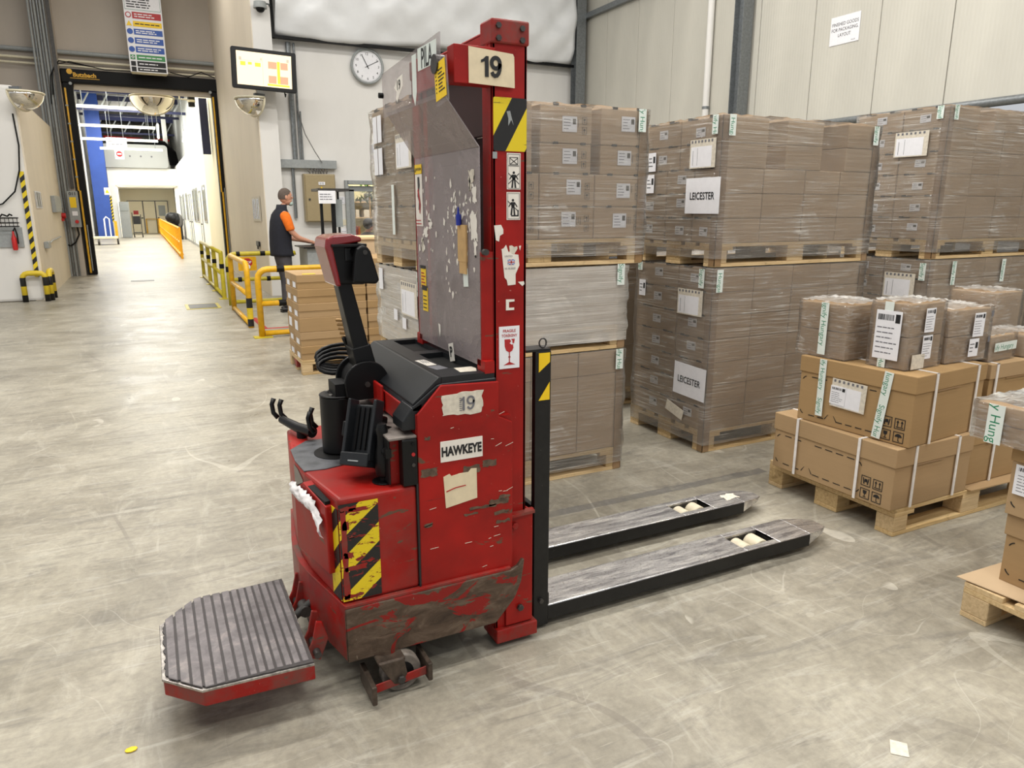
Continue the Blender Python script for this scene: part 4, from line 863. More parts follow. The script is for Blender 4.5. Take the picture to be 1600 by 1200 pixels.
def shell(name, rings, mat, parent, F, cap=False, n=28):
    """garment from stacked super-elliptic rings (cx, cy, z, rx, ry)"""
    mb = MB(); vs = []
    for (cx, cy, z, rx, ry) in rings:
        for k in range(n):
            a = 2*PI*k/n; c_, s_ = math.cos(a), math.sin(a); e = .82
            vs.append(F @ Vector((cx+rx*abs(c_)**e*(1 if c_ > 0 else -1)*(1+.02*math.sin(5*a+z*30)), cy+ry*abs(s_)**e*(1 if s_ > 0 else -1), z)))
    mb.add(vs, [(i*n+k, i*n+(k+1) % n, (i+1)*n+(k+1) % n, (i+1)*n+k) for i in range(len(rings)-1) for k in range(n)])
    if cap: mb.f.append(tuple(range((len(rings)-1)*n, len(rings)*n))); mb.m.append(0)
    o = mk(name, mb, mat, parent, smooth='all'); s = o.modifiers.new('s', 'SOLIDIFY'); s.thickness = .008; return o
shell('vest', [(-.02, 0, .86, .165, .21), (-.03, 0, .90, .158, .205), (-.035, 0, 1.05, .152, .20), (-.03, 0, 1.22, .150, .205), (-.02, 0, 1.38, .142, .205), (-.01, 0, 1.48, .120, .175), (.0, 0, 1.535, .095, .135), (.01, 0, 1.57, .078, .088), (.02, 0, 1.63, .072, .076)], 'vest', man, Fm)
for sy in (-1, 1):
    skin_obj('sleeve', [[P(.0, sy*.11, 1.475, .085), P(.0, sy*.185, 1.455, .088), P(.02, sy*.225, 1.36, .074), P(.045, sy*.238, 1.27, .070), P(.05, sy*.24, 1.24, .068)]], 'orangeshirt', man)
skin_obj('trousers', [[P(-.03, 0, 1.0, .15, .17), P(-.03, 0, .90, .145, .165)], [1, P(-.02, -.10, .80, .108), P(.0, -.105, .50, .082), P(-.04, -.105, .12, .074), P(-.04, -.105, .07, .075)], [1, P(-.01, .10, .80, .108), P(.04, .105, .50, .082), P(.03, .105, .12, .074), P(.03, .105, .07, .075)]], 'trousers', man)
for sy, dx in ((-1, -.05), (1, .02)):
    mb = MB(); mb.ell((dx+.06, sy*.105, .045), .15, .052, .045, 16, 8, Fm).box(dx-.09, dx+.20, sy*.105-.045, sy*.105+.045, 0, .022, F=Fm); mk('shoe', mb, 'shoe', man, smooth=True)

pb = thing('person', 'person in a black top sitting with back turned behind the office door glass', 'person', (4.33, 15.9, 0))
F2 = Matrix.Translation((4.36, 15.8, 0)) @ Matrix.Rotation(.5, 4, 'Z')
def P2(x, y, z, r, r2=None):
    q = F2 @ Vector((x, y, z)); return (q.x, q.y, q.z, r, r if r2 is None else r2)
skin_obj('body', [[P2(0, 0, .50, .15, .15), P2(0, 0, .75, .12, .15), P2(.02, 0, .96, .11, .16), P2(.05, 0, 1.06, .06, .10), P2(.07, 0, 1.15, .05)],
                  [0, P2(.2, -.1, .5, .09), P2(.42, -.1, .48, .07), P2(.42, -.1, .10, .045), P2(.55, -.1, .04, .04)], [0, P2(.2, .1, .5, .09), P2(.42, .1, .48, .07), P2(.42, .1, .10, .045), P2(.55, .1, .04, .04)],
                  [2, P2(.02, -.2, .96, .06), P2(.1, -.25, .76, .045), P2(.33, -.2, .78, .035), P2(.42, -.18, .78, .02)], [2, P2(.02, .2, .96, .06), P2(.1, .25, .76, .045), P2(.33, .2, .78, .035), P2(.42, .18, .78, .02)]], 'skin', pb)
mb = MB(); FH2 = head(mb, F2 @ Vector((.09, 0, 1.23)), 1.0); mk('head', mb, 'skin', pb, smooth='all'); eyes(pb, FH2)
mk('hair', MB().ell((-.025, 0, .03), .118, .100, .122, 18, 12, FH2), 'blackm', pb, smooth='all')
shell('jumper', [(0, 0, .5, .17, .19), (0, 0, .75, .15, .2), (.02, 0, .95, .14, .23), (.03, 0, 1.03, .11, .18), (.05, 0, 1.08, .07, .08)], 'blackm', pb, F2)
for sy in (-1, 1): skin_obj('sleeve', [[P2(.02, sy*.14, .98, .075), P2(.02, sy*.21, .95, .072), P2(.09, sy*.25, .77, .06), P2(.3, sy*.21, .78, .048)]], 'blackm', pb)
p = thing('office_stool', 'grey stool under the seated person behind the door glass', 'stool', (4.4, 15.9, 0))
mk('seat', MB().cyl((4.36, 15.8, .33), (4.36, 15.8, .38), .2), 'charcoal', p); mk('leg', MB().cyl((4.36, 15.8, 0), (4.36, 15.8, .33), .03), 'dsteel', p)
for k in range(3):
    p = thing('orange_folder', ('left', 'middle', 'right')[k]+' of the three upright orange folders behind the office door glass', 'folder', (3.92+.07*k, 15.2, .98), group='orange folders')
    mk('cover', MB().add([(3.88+.07*k, 15.2, .90), (3.93+.07*k, 15.2, .90), (3.93+.07*k, 15.4, .90), (3.88+.07*k, 15.4, .90), (3.90+.06*k, 15.2, 1.22), (3.94+.06*k, 15.2, 1.22), (3.94+.06*k, 15.4, 1.22), (3.90+.06*k, 15.4, 1.22)], [(0, 1, 2, 3), (4, 5, 6, 7), (0, 1, 5, 4), (1, 2, 6, 5), (2, 3, 7, 6), (3, 0, 4, 7)]), 'red2' if k == 1 else 'orangeshirt', p)
o = mk('office_counter', MB().box(3.7, 4.25, 15.0, 15.6, 0, .9), 'creamp'); tag(o, 'cream counter behind the office door holding orange folders', 'counter')

# ------------------------------------------------------------------ work desk with printer tower
p = thing('work_desk', 'grey work cabinet with a dark top where the man stands', 'desk', (2.5, 11.7, 0))
mk('cabinet', MB().box(2.22, 2.85, 11.45, 12.1, 0, .98), 'lsteel', p, bevel=.01)
mk('top', MB().box(2.16, 2.9, 11.38, 12.15, .98, 1.0), 'blackp', p, bevel=.004)
mk('shelf', MB().box(2.9, 3.3, 11.45, 12.1, .62, .65), 'lsteel', p)
o = mk('laptop', MB().box(2.36, 2.62, 11.58, 11.86, 1.0, 1.02), 'blackp'); tag(o, 'black keyboard lying on the dark desk top under the man\'s hands', 'keyboard')
mb = MB()
for k in range(4):
    for j in range(8): mb.box(2.37+.03*j, 2.392+.03*j, 11.60+.06*k, 11.64+.06*k, 1.02, 1.026)
mk('keys', mb, 'charcoal', o)
o = mk('crumpled_bag', MB().ell((2.74, 11.7, 1.065), .10, .08, .06, 12, 8), 'glassg', smooth=True); tag(o, 'small clear plastic bag on the desk top beside the keyboard', 'bag')
p = thing('label_printer', 'dark label printer on the shelf behind the tiller head', 'printer', (2.75, 11.3, .75))
mk('printer_body', MB().box(2.93, 3.25, 11.5, 11.8, .65, .80), 'blackp', p, bevel=.02)
p = thing('tower_stand', 'black two-post stand holding a white sheet above the work desk', 'stand', (2.58, 11.42, 1.0))
mk('post', MB().box(2.47, 2.51, 11.5, 11.54, 1.0, 1.86), 'blackm', p); mk('post', MB().box(2.64, 2.70, 11.5, 11.54, 1.0, 1.86), 'blackm', p)
mk('rear_post', MB().box(2.83, 2.86, 11.9, 11.94, 1.0, 1.86), 'charcoal', p)
mk('top_bar', MB().box(2.44, 2.92, 11.46, 11.96, 1.83, 1.87), 'dsteel', p)
plate('sheet', p, FY(2.57, 11.45, 1.74), .26, .19, 'paper', .004); mb = MB(); lines(mb, FY(2.57, 11.444, 1.74), -.11, .11, -.05, .06, 3, .012, 0, random.Random(1), .98); mk('small_print', mb, 'inkgrey', p)
plate('blue_sheet', p, FY(2.77, 11.6, 1.50), .12, .42, 'glassg', .004)

# ------------------------------------------------------------------ yellow railings
def rail_loop(name, label, pts, extra, r=.038, bands=(), mat='yellow', cat='railing', group=None):
    p = thing(name, label, cat, pts[0][:2]+(0,), group=group)
    mk('loop', MB().tube(pts, r, n=12), mat, p, smooth='all')
    for e in extra: mk('cross_bar', MB().tube(e, r*.85, n=10), mat, p, smooth='all')
    for b in bands: mk('black_band', MB().cyl(b[0], b[1], r*1.06, n=12), 'blackm', p, smooth=True)
    return p
def arc(a, b, h, r=.12, ax=0):
    """inverted U between ground points a and b"""
    a = Vector(a); b = Vector(b); d = (b-a).normalized(); z = Vector((0, 0, 1)); pts = [a, a+z*(h-r)]
    for t in (.4, .8, 1.2): pts.append(a+d*r*(1-math.cos(t))+z*(h-r+r*math.sin(t)))
    pts += [a+d*r+z*h, b-d*r+z*h]
    for t in (1.2, .8, .4): pts.append(b-d*r*(1-math.cos(t))+z*(h-r+r*math.sin(t)))
    return [tuple(q) for q in pts+[b+z*(h-r), b]]
p = rail_loop('tube_railing', 'nearest yellow tube railing beside the brown carton stack', arc((1.20, 9.38, 0), (2.3, 9.38, 0), .84), [[(1.20, 9.38, .42), (2.3, 9.38, .42)], [(1.24, 9.38, .05), (2.3, 9.38, .05)]],
              bands=[((1.43, 9.38, .84), (1.52, 9.38, .84)), ((1.43, 9.38, .42), (1.52, 9.38, .42))])
mk('foot_plate', MB().box(1.10, 1.32, 9.30, 9.46, 0, .012), 'yellow2', p)
p = rail_loop('tube_railing', 'yellow tube railing running away from the camera with a chipped black post', arc((1.18, 10.25, 0), (1.18, 12.25, 0), .86), [[(1.18, 10.3, .44), (1.18, 12.2, .44)], [(1.18, 10.3, .04), (1.18, 12.2, .04)]])
mk('chipped_band', MB().cyl((1.18, 10.25, .02), (1.18, 10.25, .40), .040, n=12), 'hazbol', p, smooth=True)
p = rail_loop('tube_railing', 'dull yellow railing carrying a yellow STOP sign behind the man', arc((1.20, 12.9, 0), (2.02, 12.9, 0), .84)[:-2]+[(2.3, 12.9, .84)], [[(1.20, 12.9, .42), (2.3, 12.9, .42)], [(1.24, 12.9, .05), (2.3, 12.9, .05)]], mat='yellow2',
              bands=[((1.34, 12.9, .84), (1.40, 12.9, .84)), ((1.72, 12.9, .84), (1.80, 12.9, .84)), ((1.34, 12.9, .42), (1.40, 12.9, .42)), ((1.8, 12.9, .42), (1.86, 12.9, .42)), ((1.2, 12.9, .55), (1.2, 12.9, .64))])
s = mk('stop_board', MB().prism(rrect(-.145, .145, -.115, .115, .02), 0, .01, FY(1.50, 12.85, .68)), 'yellow', p)
mk('octagon', MB().prism([(.085*math.cos(PI/8+k*PI/4), .075*math.sin(PI/8+k*PI/4)+.02) for k in range(8)], .0, .012, FY(1.50, 12.848, .68)), 'redink', s)
mb = MB(); text_mb(mb, 'STOP', .055, FY(1.50, 12.832, .705), bold=.02); mk('lettering', mb, 'paper', s)
mk('hand_print', MB().prism(circ(.045, 10), 0, .012, FY(1.50, 12.84, .63)), 'paper', s)
p = thing('fence_railing', 'long dull yellow fence railing leading to the doorway', 'railing', (1.19, 16, 0))
mk('rails', MB().tube([(1.19, 13.9, .82), (1.19, 18.7, .82)], .036, n=10).tube([(1.19, 13.9, .44), (1.19, 18.7, .44)], .032, n=10).tube([(1.19, 13.9, .05), (1.19, 18.7, .05)], .032, n=10), 'yellow2', p, smooth='all')
for y in (13.9, 15.4, 16.8, 18.65):
    mk('post', MB().tube([(1.19, y, 0), (1.19, y, .82)], .038, n=10), 'yellow2', p, smooth=True); mk('black_band', MB().cyl((1.19, y, .54), (1.19, y, .62), .041, n=10), 'blackm', p)
    mk('foot_plate', MB().box(1.10, 1.28, y-.09, y+.09, 0, .012), 'yellow2', p)
struct('trim_6', MB().box(1.3, 2.9, 10.05, 10.12, 0, .002).box(1.3, 1.37, 10.1, 11.2, 0, .002), 'redink')
o = mk('floor_hatch', MB().box(.50, 1.02, 12.6, 13.3, 0, .006), 'yellow2'); tag(o, 'worn yellow-edged floor hatch near the yellow railings', 'hatch')
mk('hatch_lid', MB().box(.55, .97, 12.66, 13.24, .006, .009), 'dsteel', o)
o = mk('floor_drain', MB().box(-.35, .12, 18.2, 18.5, 0, .006), 'dsteel'); tag(o, 'narrow steel drain cover on the floor before the doorway', 'drain')
o = mk('paper_scrap', MB().add([(1.80, 1.12, .001), (1.835, 1.085, .001), (1.88, 1.125, .001), (1.85, 1.16, .001), (1.80, 1.12, .002), (1.835, 1.085, .002), (1.88, 1.125, .002), (1.85, 1.16, .002)], [(0, 1, 2, 3), (4, 5, 6, 7), (0, 1, 5, 4), (1, 2, 6, 5), (2, 3, 7, 6), (3, 0, 4, 7)]), 'paperw'); tag(o, 'small pinkish paper scrap on the floor at the lower right', 'scrap')
o = mk('yellow_crumb', MB().ell((-.19, 2.13, .004), .018, .012, .004, 8, 5), 'yel', smooth=True); tag(o, 'tiny yellow crumb on the floor at the lower left', 'crumb')

# ------------------------------------------------------------------ pallets, wrapped loads, cartons
def pallet_parts(parent, ox, oy, oz, L=1.2, W=.8, wood='pine', skip=()):
    """a block pallet in the parent's local frame; stringers and boards are children"""
    s = W/.8
    for y0, y1 in ((0, .1), (.3275, .4725), (.7, .8)): bx('bottom_board', parent, ox, ox+L, oy+y0*s, oy+y1*s, oz, oz+.022, wood, .002)
    for xa, xb in ((0, .1), (L/2-.0725, L/2+.0725), (L-.1, L)):
        for y0, y1 in ((0, .1), (.3275, .4725), (.7, .8)): bx('block', parent, ox+xa, ox+xb, oy+y0*s, oy+y1*s, oz+.022, oz+.100, 'pine2' if wood == 'pine' else wood, .003)
    for xa, xb in ((0, .145), (L/2-.0725, L/2+.0725), (L-.145, L)): bx('stringer_board', parent, ox+xa, ox+xb, oy, oy+W, oz+.100, oz+.122, wood, .002)
    for y0, y1 in ((0, .145), (.185, .285), (.3275, .4725), (.515, .615), (.655, .8)): bx('top_board', parent, ox, ox+L, oy+y0*s, oy+y1*s, oz+.122, oz+.144, wood, .002)
def cols(xs): return list(zip(xs[:-1], xs[1:]))
def load(name, label, x0, y0, z0, w, d, rows, ydiv, marks='left', film='film', card='card2', group=None, protect=('nl', 'nr'), lab_left=True, lab_front=False, rnd=None, palletw=None, stack=0, notch=True, top=True):
    """rows: [(z_lo, z_hi, [x intervals])] in absolute z; ydiv: list of depth cuts (local)"""
    rnd = rnd or random.Random(int(x0*100+z0*10))
    t = thing(name, label, 'pallet load', (x0, y0, z0), group=group)
    pallet_parts(t, 0, 0, 0, palletw or w, .8 if d < .9 else d)
    nb = MB(); sl = MB()
    for ri, (za, zb, xi) in enumerate(rows):
        a, b = za-z0, zb-z0
        yd = ydiv if not isinstance(ydiv[0], (list, tuple)) else ydiv[min(ri, len(ydiv)-1)]
        for ci, (xa, xb) in enumerate(xi):
            for yi, (ya, yb) in enumerate(cols(yd)):
                ja = rnd.uniform(0, .004)
                c = bx('carton', t, xa+.002, xb-.002, ya+.002+ja, yb-.002, a+.001, b-.001, card, .004)
                zc = (b-a)
                if ci == 0 and lab_left:          # left face labels
                    Fl = frame((-(xb-xa)/2-.0025+.002, 0, 0), (0, -1, 0), (0, 0, 1))
                    yc = (yb-ya)/2
                    mb = MB(); w_, h_ = min(.085, (yb-ya)*.32), min(.055, zc*.38)
                    cx = (.0, .02, -.04)[yi % 3]; G = Fl @ Matrix.Translation((cx, rnd.uniform(-.01, .02), 0)) @ Matrix.Rotation(rnd.uniform(-.04, .04), 4, 'Z')
                    mb.box(-w_/2, w_/2, -h_/2, h_/2, 0, .0015, F=G, mi=0); mb.mi = 1; mb.box(w_*.1, w_*.4, 0, h_*.3, .0016, .002, F=G); mb.mi = 2; lines(mb, G, -w_*.4, w_*.1, -h_*.4, h_*.4, 3, h_*.06, .0016, rnd)
                    o = mk('carton_label', mb, ['paper', 'ink', 'inkgrey'], None); o.parent = c
                if yi == 0 and lab_front and rnd.random() < lab_front:
                    G = frame((rnd.uniform(-.02, .02)+.02, -(yb-ya)/2-.0005, rnd.uniform(0, .02)), (1, 0, 0), (0, 0, 1))
                    mb = MB(); w_, h_ = .09, .078
                    mb.box(-w_/2, w_/2, -h_/2, h_/2, 0, .0015, F=G, mi=0); mb.mi = 1; mb.box(w_*.2, w_*.42, 0, h_*.35, .0016, .002, F=G); mb.mi = 2; lines(mb, G, -w_*.4, w_*.1, -h_*.4, h_*.4, 4, h_*.05, .0016, rnd)
                    o = mk('carton_label', mb, ['paper', 'ink', 'inkgrey'], None); o.parent = c
                if yi == 0 and lab_front:       # handling pictures printed in the corner
                    mb = MB()
                    for k in range(2):
                        G = frame(((xb-xa)/2-.05, -(yb-ya)/2-.0005, .022-.05*k), (1, 0, 0), (0, 0, 1))
                        mb.box(-.013, .013, -.018, -.0165, 0, .0012, F=G).box(-.013, .013, .0165, .018, 0, .0012, F=G).box(-.014, -.0125, -.018, .018, 0, .0012, F=G).box(.0125, .014, -.018, .018, 0, .0012, F=G)
                        mb.prism([(-.008, .002), (.008, .002), (0, .011)], 0, .0012, G).box(-.001, .001, -.012, .003, 0, .0012, F=G)
                    for k in range(3): mb.box(-.06-.012*k, -.058-.012*k, -.02, .02, 0, .0012, F=frame(((xb-xa)/2-.03, -(yb-ya)/2-.0005, .01), (1, 0, 0), (0, 0, 1)))
                    o = mk('printed_marks', mb, 'charcoal', None); o.parent = c
                if ci == 0 and notch:
                    for q in (.22, .74): sl.box(xa-.001, xa+.01, ya+(yb-ya)*q, ya+(yb-ya)*q+.035, b-.004, b+.008); sl.box(xa-.0012, xa+.01, ya+(yb-ya)*(q-.14), ya+(yb-ya)*q, b-.003, b+.001)
                if yi == 0 and lab_front:
                    for q in (.25, .78): sl.box(xa+(xb-xa)*q, xa+(xb-xa)*q+.03, ya-.001, ya+.01, b-.004, b+.007)
    for ri, (za, zb, xi) in enumerate(rows):
        for (q0, q1), (r0, r1) in zip(xi[:-1], xi[1:]):
            if r0-q1 > .02: bx('carton', t, q1+.004, r0-.004, .30, ydiv[0][-1]-.02 if isinstance(ydiv[0], (list, tuple)) else ydiv[-1]-.02, za-z0+.001, zb-z0-.001, 'cardin', .004)  # filler box added in the gap, set back so it looks dark
    if sl.v: 
        M_ = Matrix.Translation((x0, y0, z0)); sl.v = [tuple(M_ @ Vector(q)) for q in sl.v]; mk('flap_slots', sl, 'ink', t, kind='stuff')
    H = rows[-1][1]-z0
    X = max(b for _, _, xi in rows for _, b in xi); dd = ydiv[0][-1] if isinstance(ydiv[0], (list, tuple)) else ydiv[-1]
    for c in protect:
        mb = MB(); zl = rows[0][0]-z0-.14
        cx = 0 if c[1] == 'l' else X; cy = 0 if c[0] == 'n' else dd; sx = 1 if c[1] == 'l' else -1; sy = 1 if c[0] == 'n' else -1
        a, b = sorted((x0+cx-sx*.004, x0+cx+sx*.05)); e, f = sorted((y0+cy-sy*.004, y0+cy-sy*.0005)); mb.box(a, b, e, f, z0+zl, z0+H)
        a, b = sorted((x0+cx-sx*.004, x0+cx-sx*.0005)); e, f = sorted((y0+cy-sy*.004, y0+cy+sy*.05)); mb.box(a, b, e, f, z0+zl, z0+H)
        mk('corner_protector', mb, 'cardin', t)
    # film sleeve, slightly bellied, and its gathered top
    mb = MB(); e = .010; n1, n2 = 14, 16; zs = [z0+.05+(H-.045)*k/n2 for k in range(n2+1)]; pts = []
    per = [(x0-e+(X+2*e)*k/n1, y0-e, 0) for k in range(n1)]+[(x0+X+e, y0-e+(dd+2*e)*k/8, 0) for k in range(8)]+[(x0+X+e-(X+2*e)*k/n1, y0+dd+e, 0) for k in range(n1)]+[(x0-e, y0+dd+e-(dd+2*e)*k/8, 0) for k in range(8)]
    N = len(per)
    for j, z in enumerate(zs):
        for i, q in enumerate(per):
            wv = .0035*math.sin(i*1.7+j*.9)+.0025*math.sin(i*.6-j*2.1)
            nx_ = (-1 if abs(q[0]-(x0-e)) < 1e-6 else 1 if abs(q[0]-(x0+X+e)) < 1e-6 else 0); ny_ = (-1 if abs(q[1]-(y0-e)) < 1e-6 else 1 if abs(q[1]-(y0+dd+e)) < 1e-6 else 0)
            mb.v.append((q[0]+nx_*wv, q[1]+ny_*wv, z))
    for j in range(n2):
        for i in range(N): mb.f.append((j*N+i, j*N+(i+1) % N, (j+1)*N+(i+1) % N, (j+1)*N+i)); mb.m.append(0)
    mk('stretch_film', mb, film, t, smooth='all')
    if top:
        mb = MB(); nx, ny = 30, 20
        for j in range(ny+1):
            for i in range(nx+1):
                u, v = i/nx, j/ny; edge = min(u, 1-u)*X < .05 or min(v, 1-v)*dd < .05
                mb.v.append((x0-e+(X+2*e)*u, y0-e+(dd+2*e)*v, z0+H+.002+((.010 if edge else .006)*rnd.random() if z0 > 1 or x0 > 9 else .003*rnd.random())))
        mb.f = [(j*(nx+1)+i, j*(nx+1)+i+1, (j+1)*(nx+1)+i+1, (j+1)*(nx+1)+i) for j in range(ny) for i in range(nx)]; mb.m = [0]*len(mb.f)
        mk('film_top', mb, 'filmtop', t, smooth='all')
    return t
def tape_on(t, F, length, **k): return tape_strip(t, F, length, **k)
def pouch(t, F, w_, h, rot=0):
    if rot: F = F @ Matrix.Rotation(rot, 4, 'Z')
    mb = MB(); mb.box(-w_/2, w_/2, -h/2, h/2, 0, .003, F=F, mi=0); mb.mi = 1
    for k in range(7): mb.box(-w_*.45+w_*.13*k, -w_*.45+w_*.13*k+w_*.06, h*.38, h*.47, .0032, .0036, F=F)
    mb.box(-w_*.38, -w_*.365, -h*.40, h*.12, .0032, .0036, F=F); mb.box(-w_*.2, -w_*.19, -h*.4, h*.2, .0032, .0036, F=F)
    mb.mi = 2; mb.box(-w_*.46, w_*.36, -h*.46, h*.25, .0030, .0033, F=F)
    return mk('document_pouch', mb, ['paperw', 'inkgrey', 'paper'], t)

# stack A behind the truck mast
AX = 1.25
c4 = lambda a, s_, n=4: cols([a+s_*k for k in range(n+1)])
A1 = load('pallet_load', 'bottom wrapped pallet load of tall cartons standing on the floor right behind the mast', 1.24, 3.48, 0, 1.24, .8, [(.146, .610, c4(0, .31)), (.610, .748, c4(0, .31))], [0, .4, .8], lab_left=True)
A2 = load('pallet_load', 'middle pallet load behind the mast under shiny grey film', 1.24, 3.48, .757, 1.24, .8, [(.903, 1.04, c4(0, .31)), (1.04, 1.236, c4(0, .31))], [0, .27, .54, .8], film='filmwhite')
A3 = load('pallet_load', 'top pallet load behind the mast with four rows of labelled cartons', 1.235, 3.475, 1.25, 1.34, .8,
          [(1.396, 1.567, cols([0, .32, .665, 1.01, 1.345])), (1.567, 1.738, cols([0, .32, .665, 1.01, 1.345])), (1.738, 1.893, [(0, .30), (.33, .62), (.665, .985), (1.04, 1.345)]), (1.893, 2.085, [(0, .30), (.33, .62), (.665, .985), (1.04, 1.345)])], [0, .4, .8], lab_left=False, lab_front=.85)
F = FX(1.218, 3.66, 1.84); pouch(A3, F, .24, .17)
for k in range(4): plate('side_label', A3, FX(1.218, 4.06+.085*(k % 2), 1.98-.17*(k//2)), .07, .14, 'paper', .002)
plate('side_label', A3, FX(1.218, 3.86, 1.55), .04, .26, 'tape', .002)
pouch(A2, FX(1.222, 3.66, 1.09), .26, .18); plate('side_label', A2, FX(1.222, 4.16, 1.16), .07, .12, 'paper', .002)
for (x, y, z) in ((3.9, 0, .98), (3.75, 0, .95)): plate('side_label', A2, FX(1.222, x, z), .06, .06, 'paper', .002)
tape_strip(A3, FY(2.535, 3.458, 2.09), .12, start=-.08); tape_strip(A2, FY(2.43, 3.462, 1.25), .12); tape_strip(A1, FY(2.44, 3.462, .755), .12, start=-.06)
tape_strip(A2, FX(1.222, 3.50, 1.24), .12)
# stack B
XB = [0, .345, .685, 1.03, 1.37]
rb1 = [(.146+.150*k, .146+.150*(k+1), cols(XB)) for k in range(7)]
B1 = load('pallet_load', 'lower LEICESTER pallet load with seven carton rows, standing on the floor', 3.13, 3.475, 0, 1.37, .8, rb1, [0, .33, .78], film='film')
rb2 = [(1.35+.149*k, 1.35+.149*(k+1), cols([0, .36, .72, 1.04, 1.37])) for k in range(3)]+[(1.797+.149*k, 1.797+.149*(k+1), [(0, .375), (.53, .85), (1.07, 1.37)]) for k in range(2)]
B2 = load('pallet_load', 'upper LEICESTER pallet load with dark gaps between its top cartons', 3.13, 3.475, 1.205, 1.37, .8, rb2, [[0, .23, .50, .76], [0, .23, .50, .76], [0, .23, .50, .76], [0, .38, .76]], film='film')
for t, zc, yc, rot in ((B2, 1.635, 3.60, .0), (B1, .455, 3.62, -.03)):
    F = FX(3.112, yc, zc) @ Matrix.Rotation(rot, 4, 'Z'); s = plate('paper_sign', t, F, .31, .215, 'paper', .002)
    mb = MB(); text_mb(mb, 'LEICESTER', .062, F, d=.004, bold=.012, sx=.78); o = mk('lettering', mb, 'charcoal', None)
    o.parent = s; W_ = ORG[t]; o.data.transform(W_)
pouch(B2, FX(3.114, 3.62, 1.885), .23, .17); pouch(B1, FX(3.114, 3.66, .97), .24, .165)
ship_label(B2, FX(3.114, 4.12, 1.86), .08, .12, 0); ship_label(B2, FX(3.114, 4.13, 1.72), .08, .12, 0); ship_label(B1, FX(3.114, 4.17, 1.02), .07, .11, 0)
tape_strip(B2, FY(3.19, 3.458, 2.10), .12, start=-.1); tape_strip(B2, FX(3.112, 3.52, 2.10), .11, start=-.05); tape_strip(B2, FY(4.45, 3.458, 2.09), .12)
tape_strip(B1, FY(3.17, 3.458, 1.19), .14, start=-.1); tape_strip(B1, FX(3.112, 3.56, 1.19), .12); tape_strip(B1, FX(3.112, 4.20, 1.2), .06)
plate('taped_flap', B1, FX(3.110, 3.75, .23), .18, .07, 'paperw', .003, rot=-.25)
# stack C
XC = [0, .345, .69, 1.04, 1.38]
C1 = load('pallet_load', 'lower wrapped pallet load at the right behind the small parcels', 5.25, 3.50, 0, 1.38, .8, [(.146+.148*k, .146+.148*(k+1), cols(XC)) for k in range(7)], [0, .38, .78])
C2 = load('pallet_load', 'upper wrapped pallet load at the right edge below the steel rail', 5.25, 3.50, 1.19, 1.38, .8,
          [(1.336+.158*k, 1.336+.158*(k+1), cols(XC)) for k in range(5)]+[(2.126, 2.275, [(0, .36), (.54, .88), (1.04, 1.38)])], [0, .36, .76])
pouch(C2, FX(5.232, 3.76, 2.03), .27, .18); pouch(C1, FX(5.232, 3.72, .98), .26, .19)
tape_strip(C2, FY(5.30, 3.482, 2.28), .10); tape_strip(C2, FX(5.232, 3.56, 2.28), .09); tape_strip(C1, FX(5.232, 3.54, 1.16), .13)
tape_strip(C1, FX(5.232, 4.2, 1.12), .12); tape_strip(C1, FY(5.52, 3.482, 1.17), .18); tape_strip(C1, FY(6.15, 3.482, 1.17), .18, start=-.1)
for k, x in enumerate((.48, .60)): mb = MB(); text_mb(mb, ('EUR', 'EPAL')[k], .05, FY(5.25+x if k else 5.31, 3.497, 1.25), d=.001); mk('brand_mark', mb, 'charcoal', C2)
# rows behind
load('pallet_load', 'wrapped pallet load standing in the narrow gap behind the mast stack and the LEICESTER stack', 2.32, 4.72, 0, 1.24, .8, [(.146, .5, c4(0, .31)), (.5, .85, c4(0, .31)), (.85, 1.18, c4(0, .31))], [0, .4, .8], top=True)
load('pallet_load', 'upper wrapped load on the pallet in the gap behind the mast stack', 2.32, 4.72, 1.2, 1.24, .8, [(1.346, 1.7, c4(0, .31)), (1.7, 2.0, c4(0, .31))], [0, .4, .8], top=True)
load('pallet_load', 'wrapped pallet load on the floor behind the LEICESTER stack', 3.75, 4.72, 0, 1.24, .8, [(.146, .6, c4(0, .31)), (.6, 1.17, c4(0, .31))], [0, .4, .8], top=True, lab_front=.6)
load('pallet_load', 'wrapped pallet load hidden behind the right edge stack', 5.5, 4.72, 0, 1.24, .8, [(.146, .6, c4(0, .31)), (.6, 1.17, c4(0, .31))], [0, .4, .8], top=True, lab_front=.6)

# ------------------------------------------------------------------ brown carton stack left of the truck
pal = thing('wooden_pallet', 'wooden pallet with a reddish corner block under the brown carton stack', 'pallet', (1.235, 6.97, 0), local=True); pallet_parts(pal, 0, 0, 0, 1.25, .66, 'pine2')
bx('red_block', pal, -.004, .09, .27, .39, .03, .10, 'reddirty')
def flat_carton(name, label, x0, y0, z0, w, d, h, group, lid=True, tall=False, labels=True):
    t = thing(name, label, 'carton', (x0, y0, z0), group=group, local=True)
    if lid:
        bx('body', t, .005, w-.005, .005, d-.005, 0, h*.6, 'card', .002); bx('lid', t, 0, w, 0, d, h*.45, h-.001, 'card', .004)
    else: bx('body', t, 0, w, 0, d, 0, h-.001, 'card', .003)
    if labels: bx('side_label', t, .003 if lid else -.002, .0055 if lid else 0, d*.3, d*.75, h*.06, h*.5 if lid else h*.7, 'paper')
    return t
names = ['lowest', 'second', 'third', 'fourth', 'fifth', 'top']
hz = [.136]*6
for r in range(6):
    z = .144+.136*r
    for yi in range(2):
        flat_carton('flat_carton', '%s flat brown carton in the left column of the carton stack, %s row' % (names[r], ('front', 'back')[yi]), 1.235, 6.97+.31*yi, z, .655, .305, .136, 'flat cartons of the brown stack', lid=(r != 2))
n7 = ['lowest', 'second', 'third', 'fourth', 'fifth', 'sixth', 'topmost']
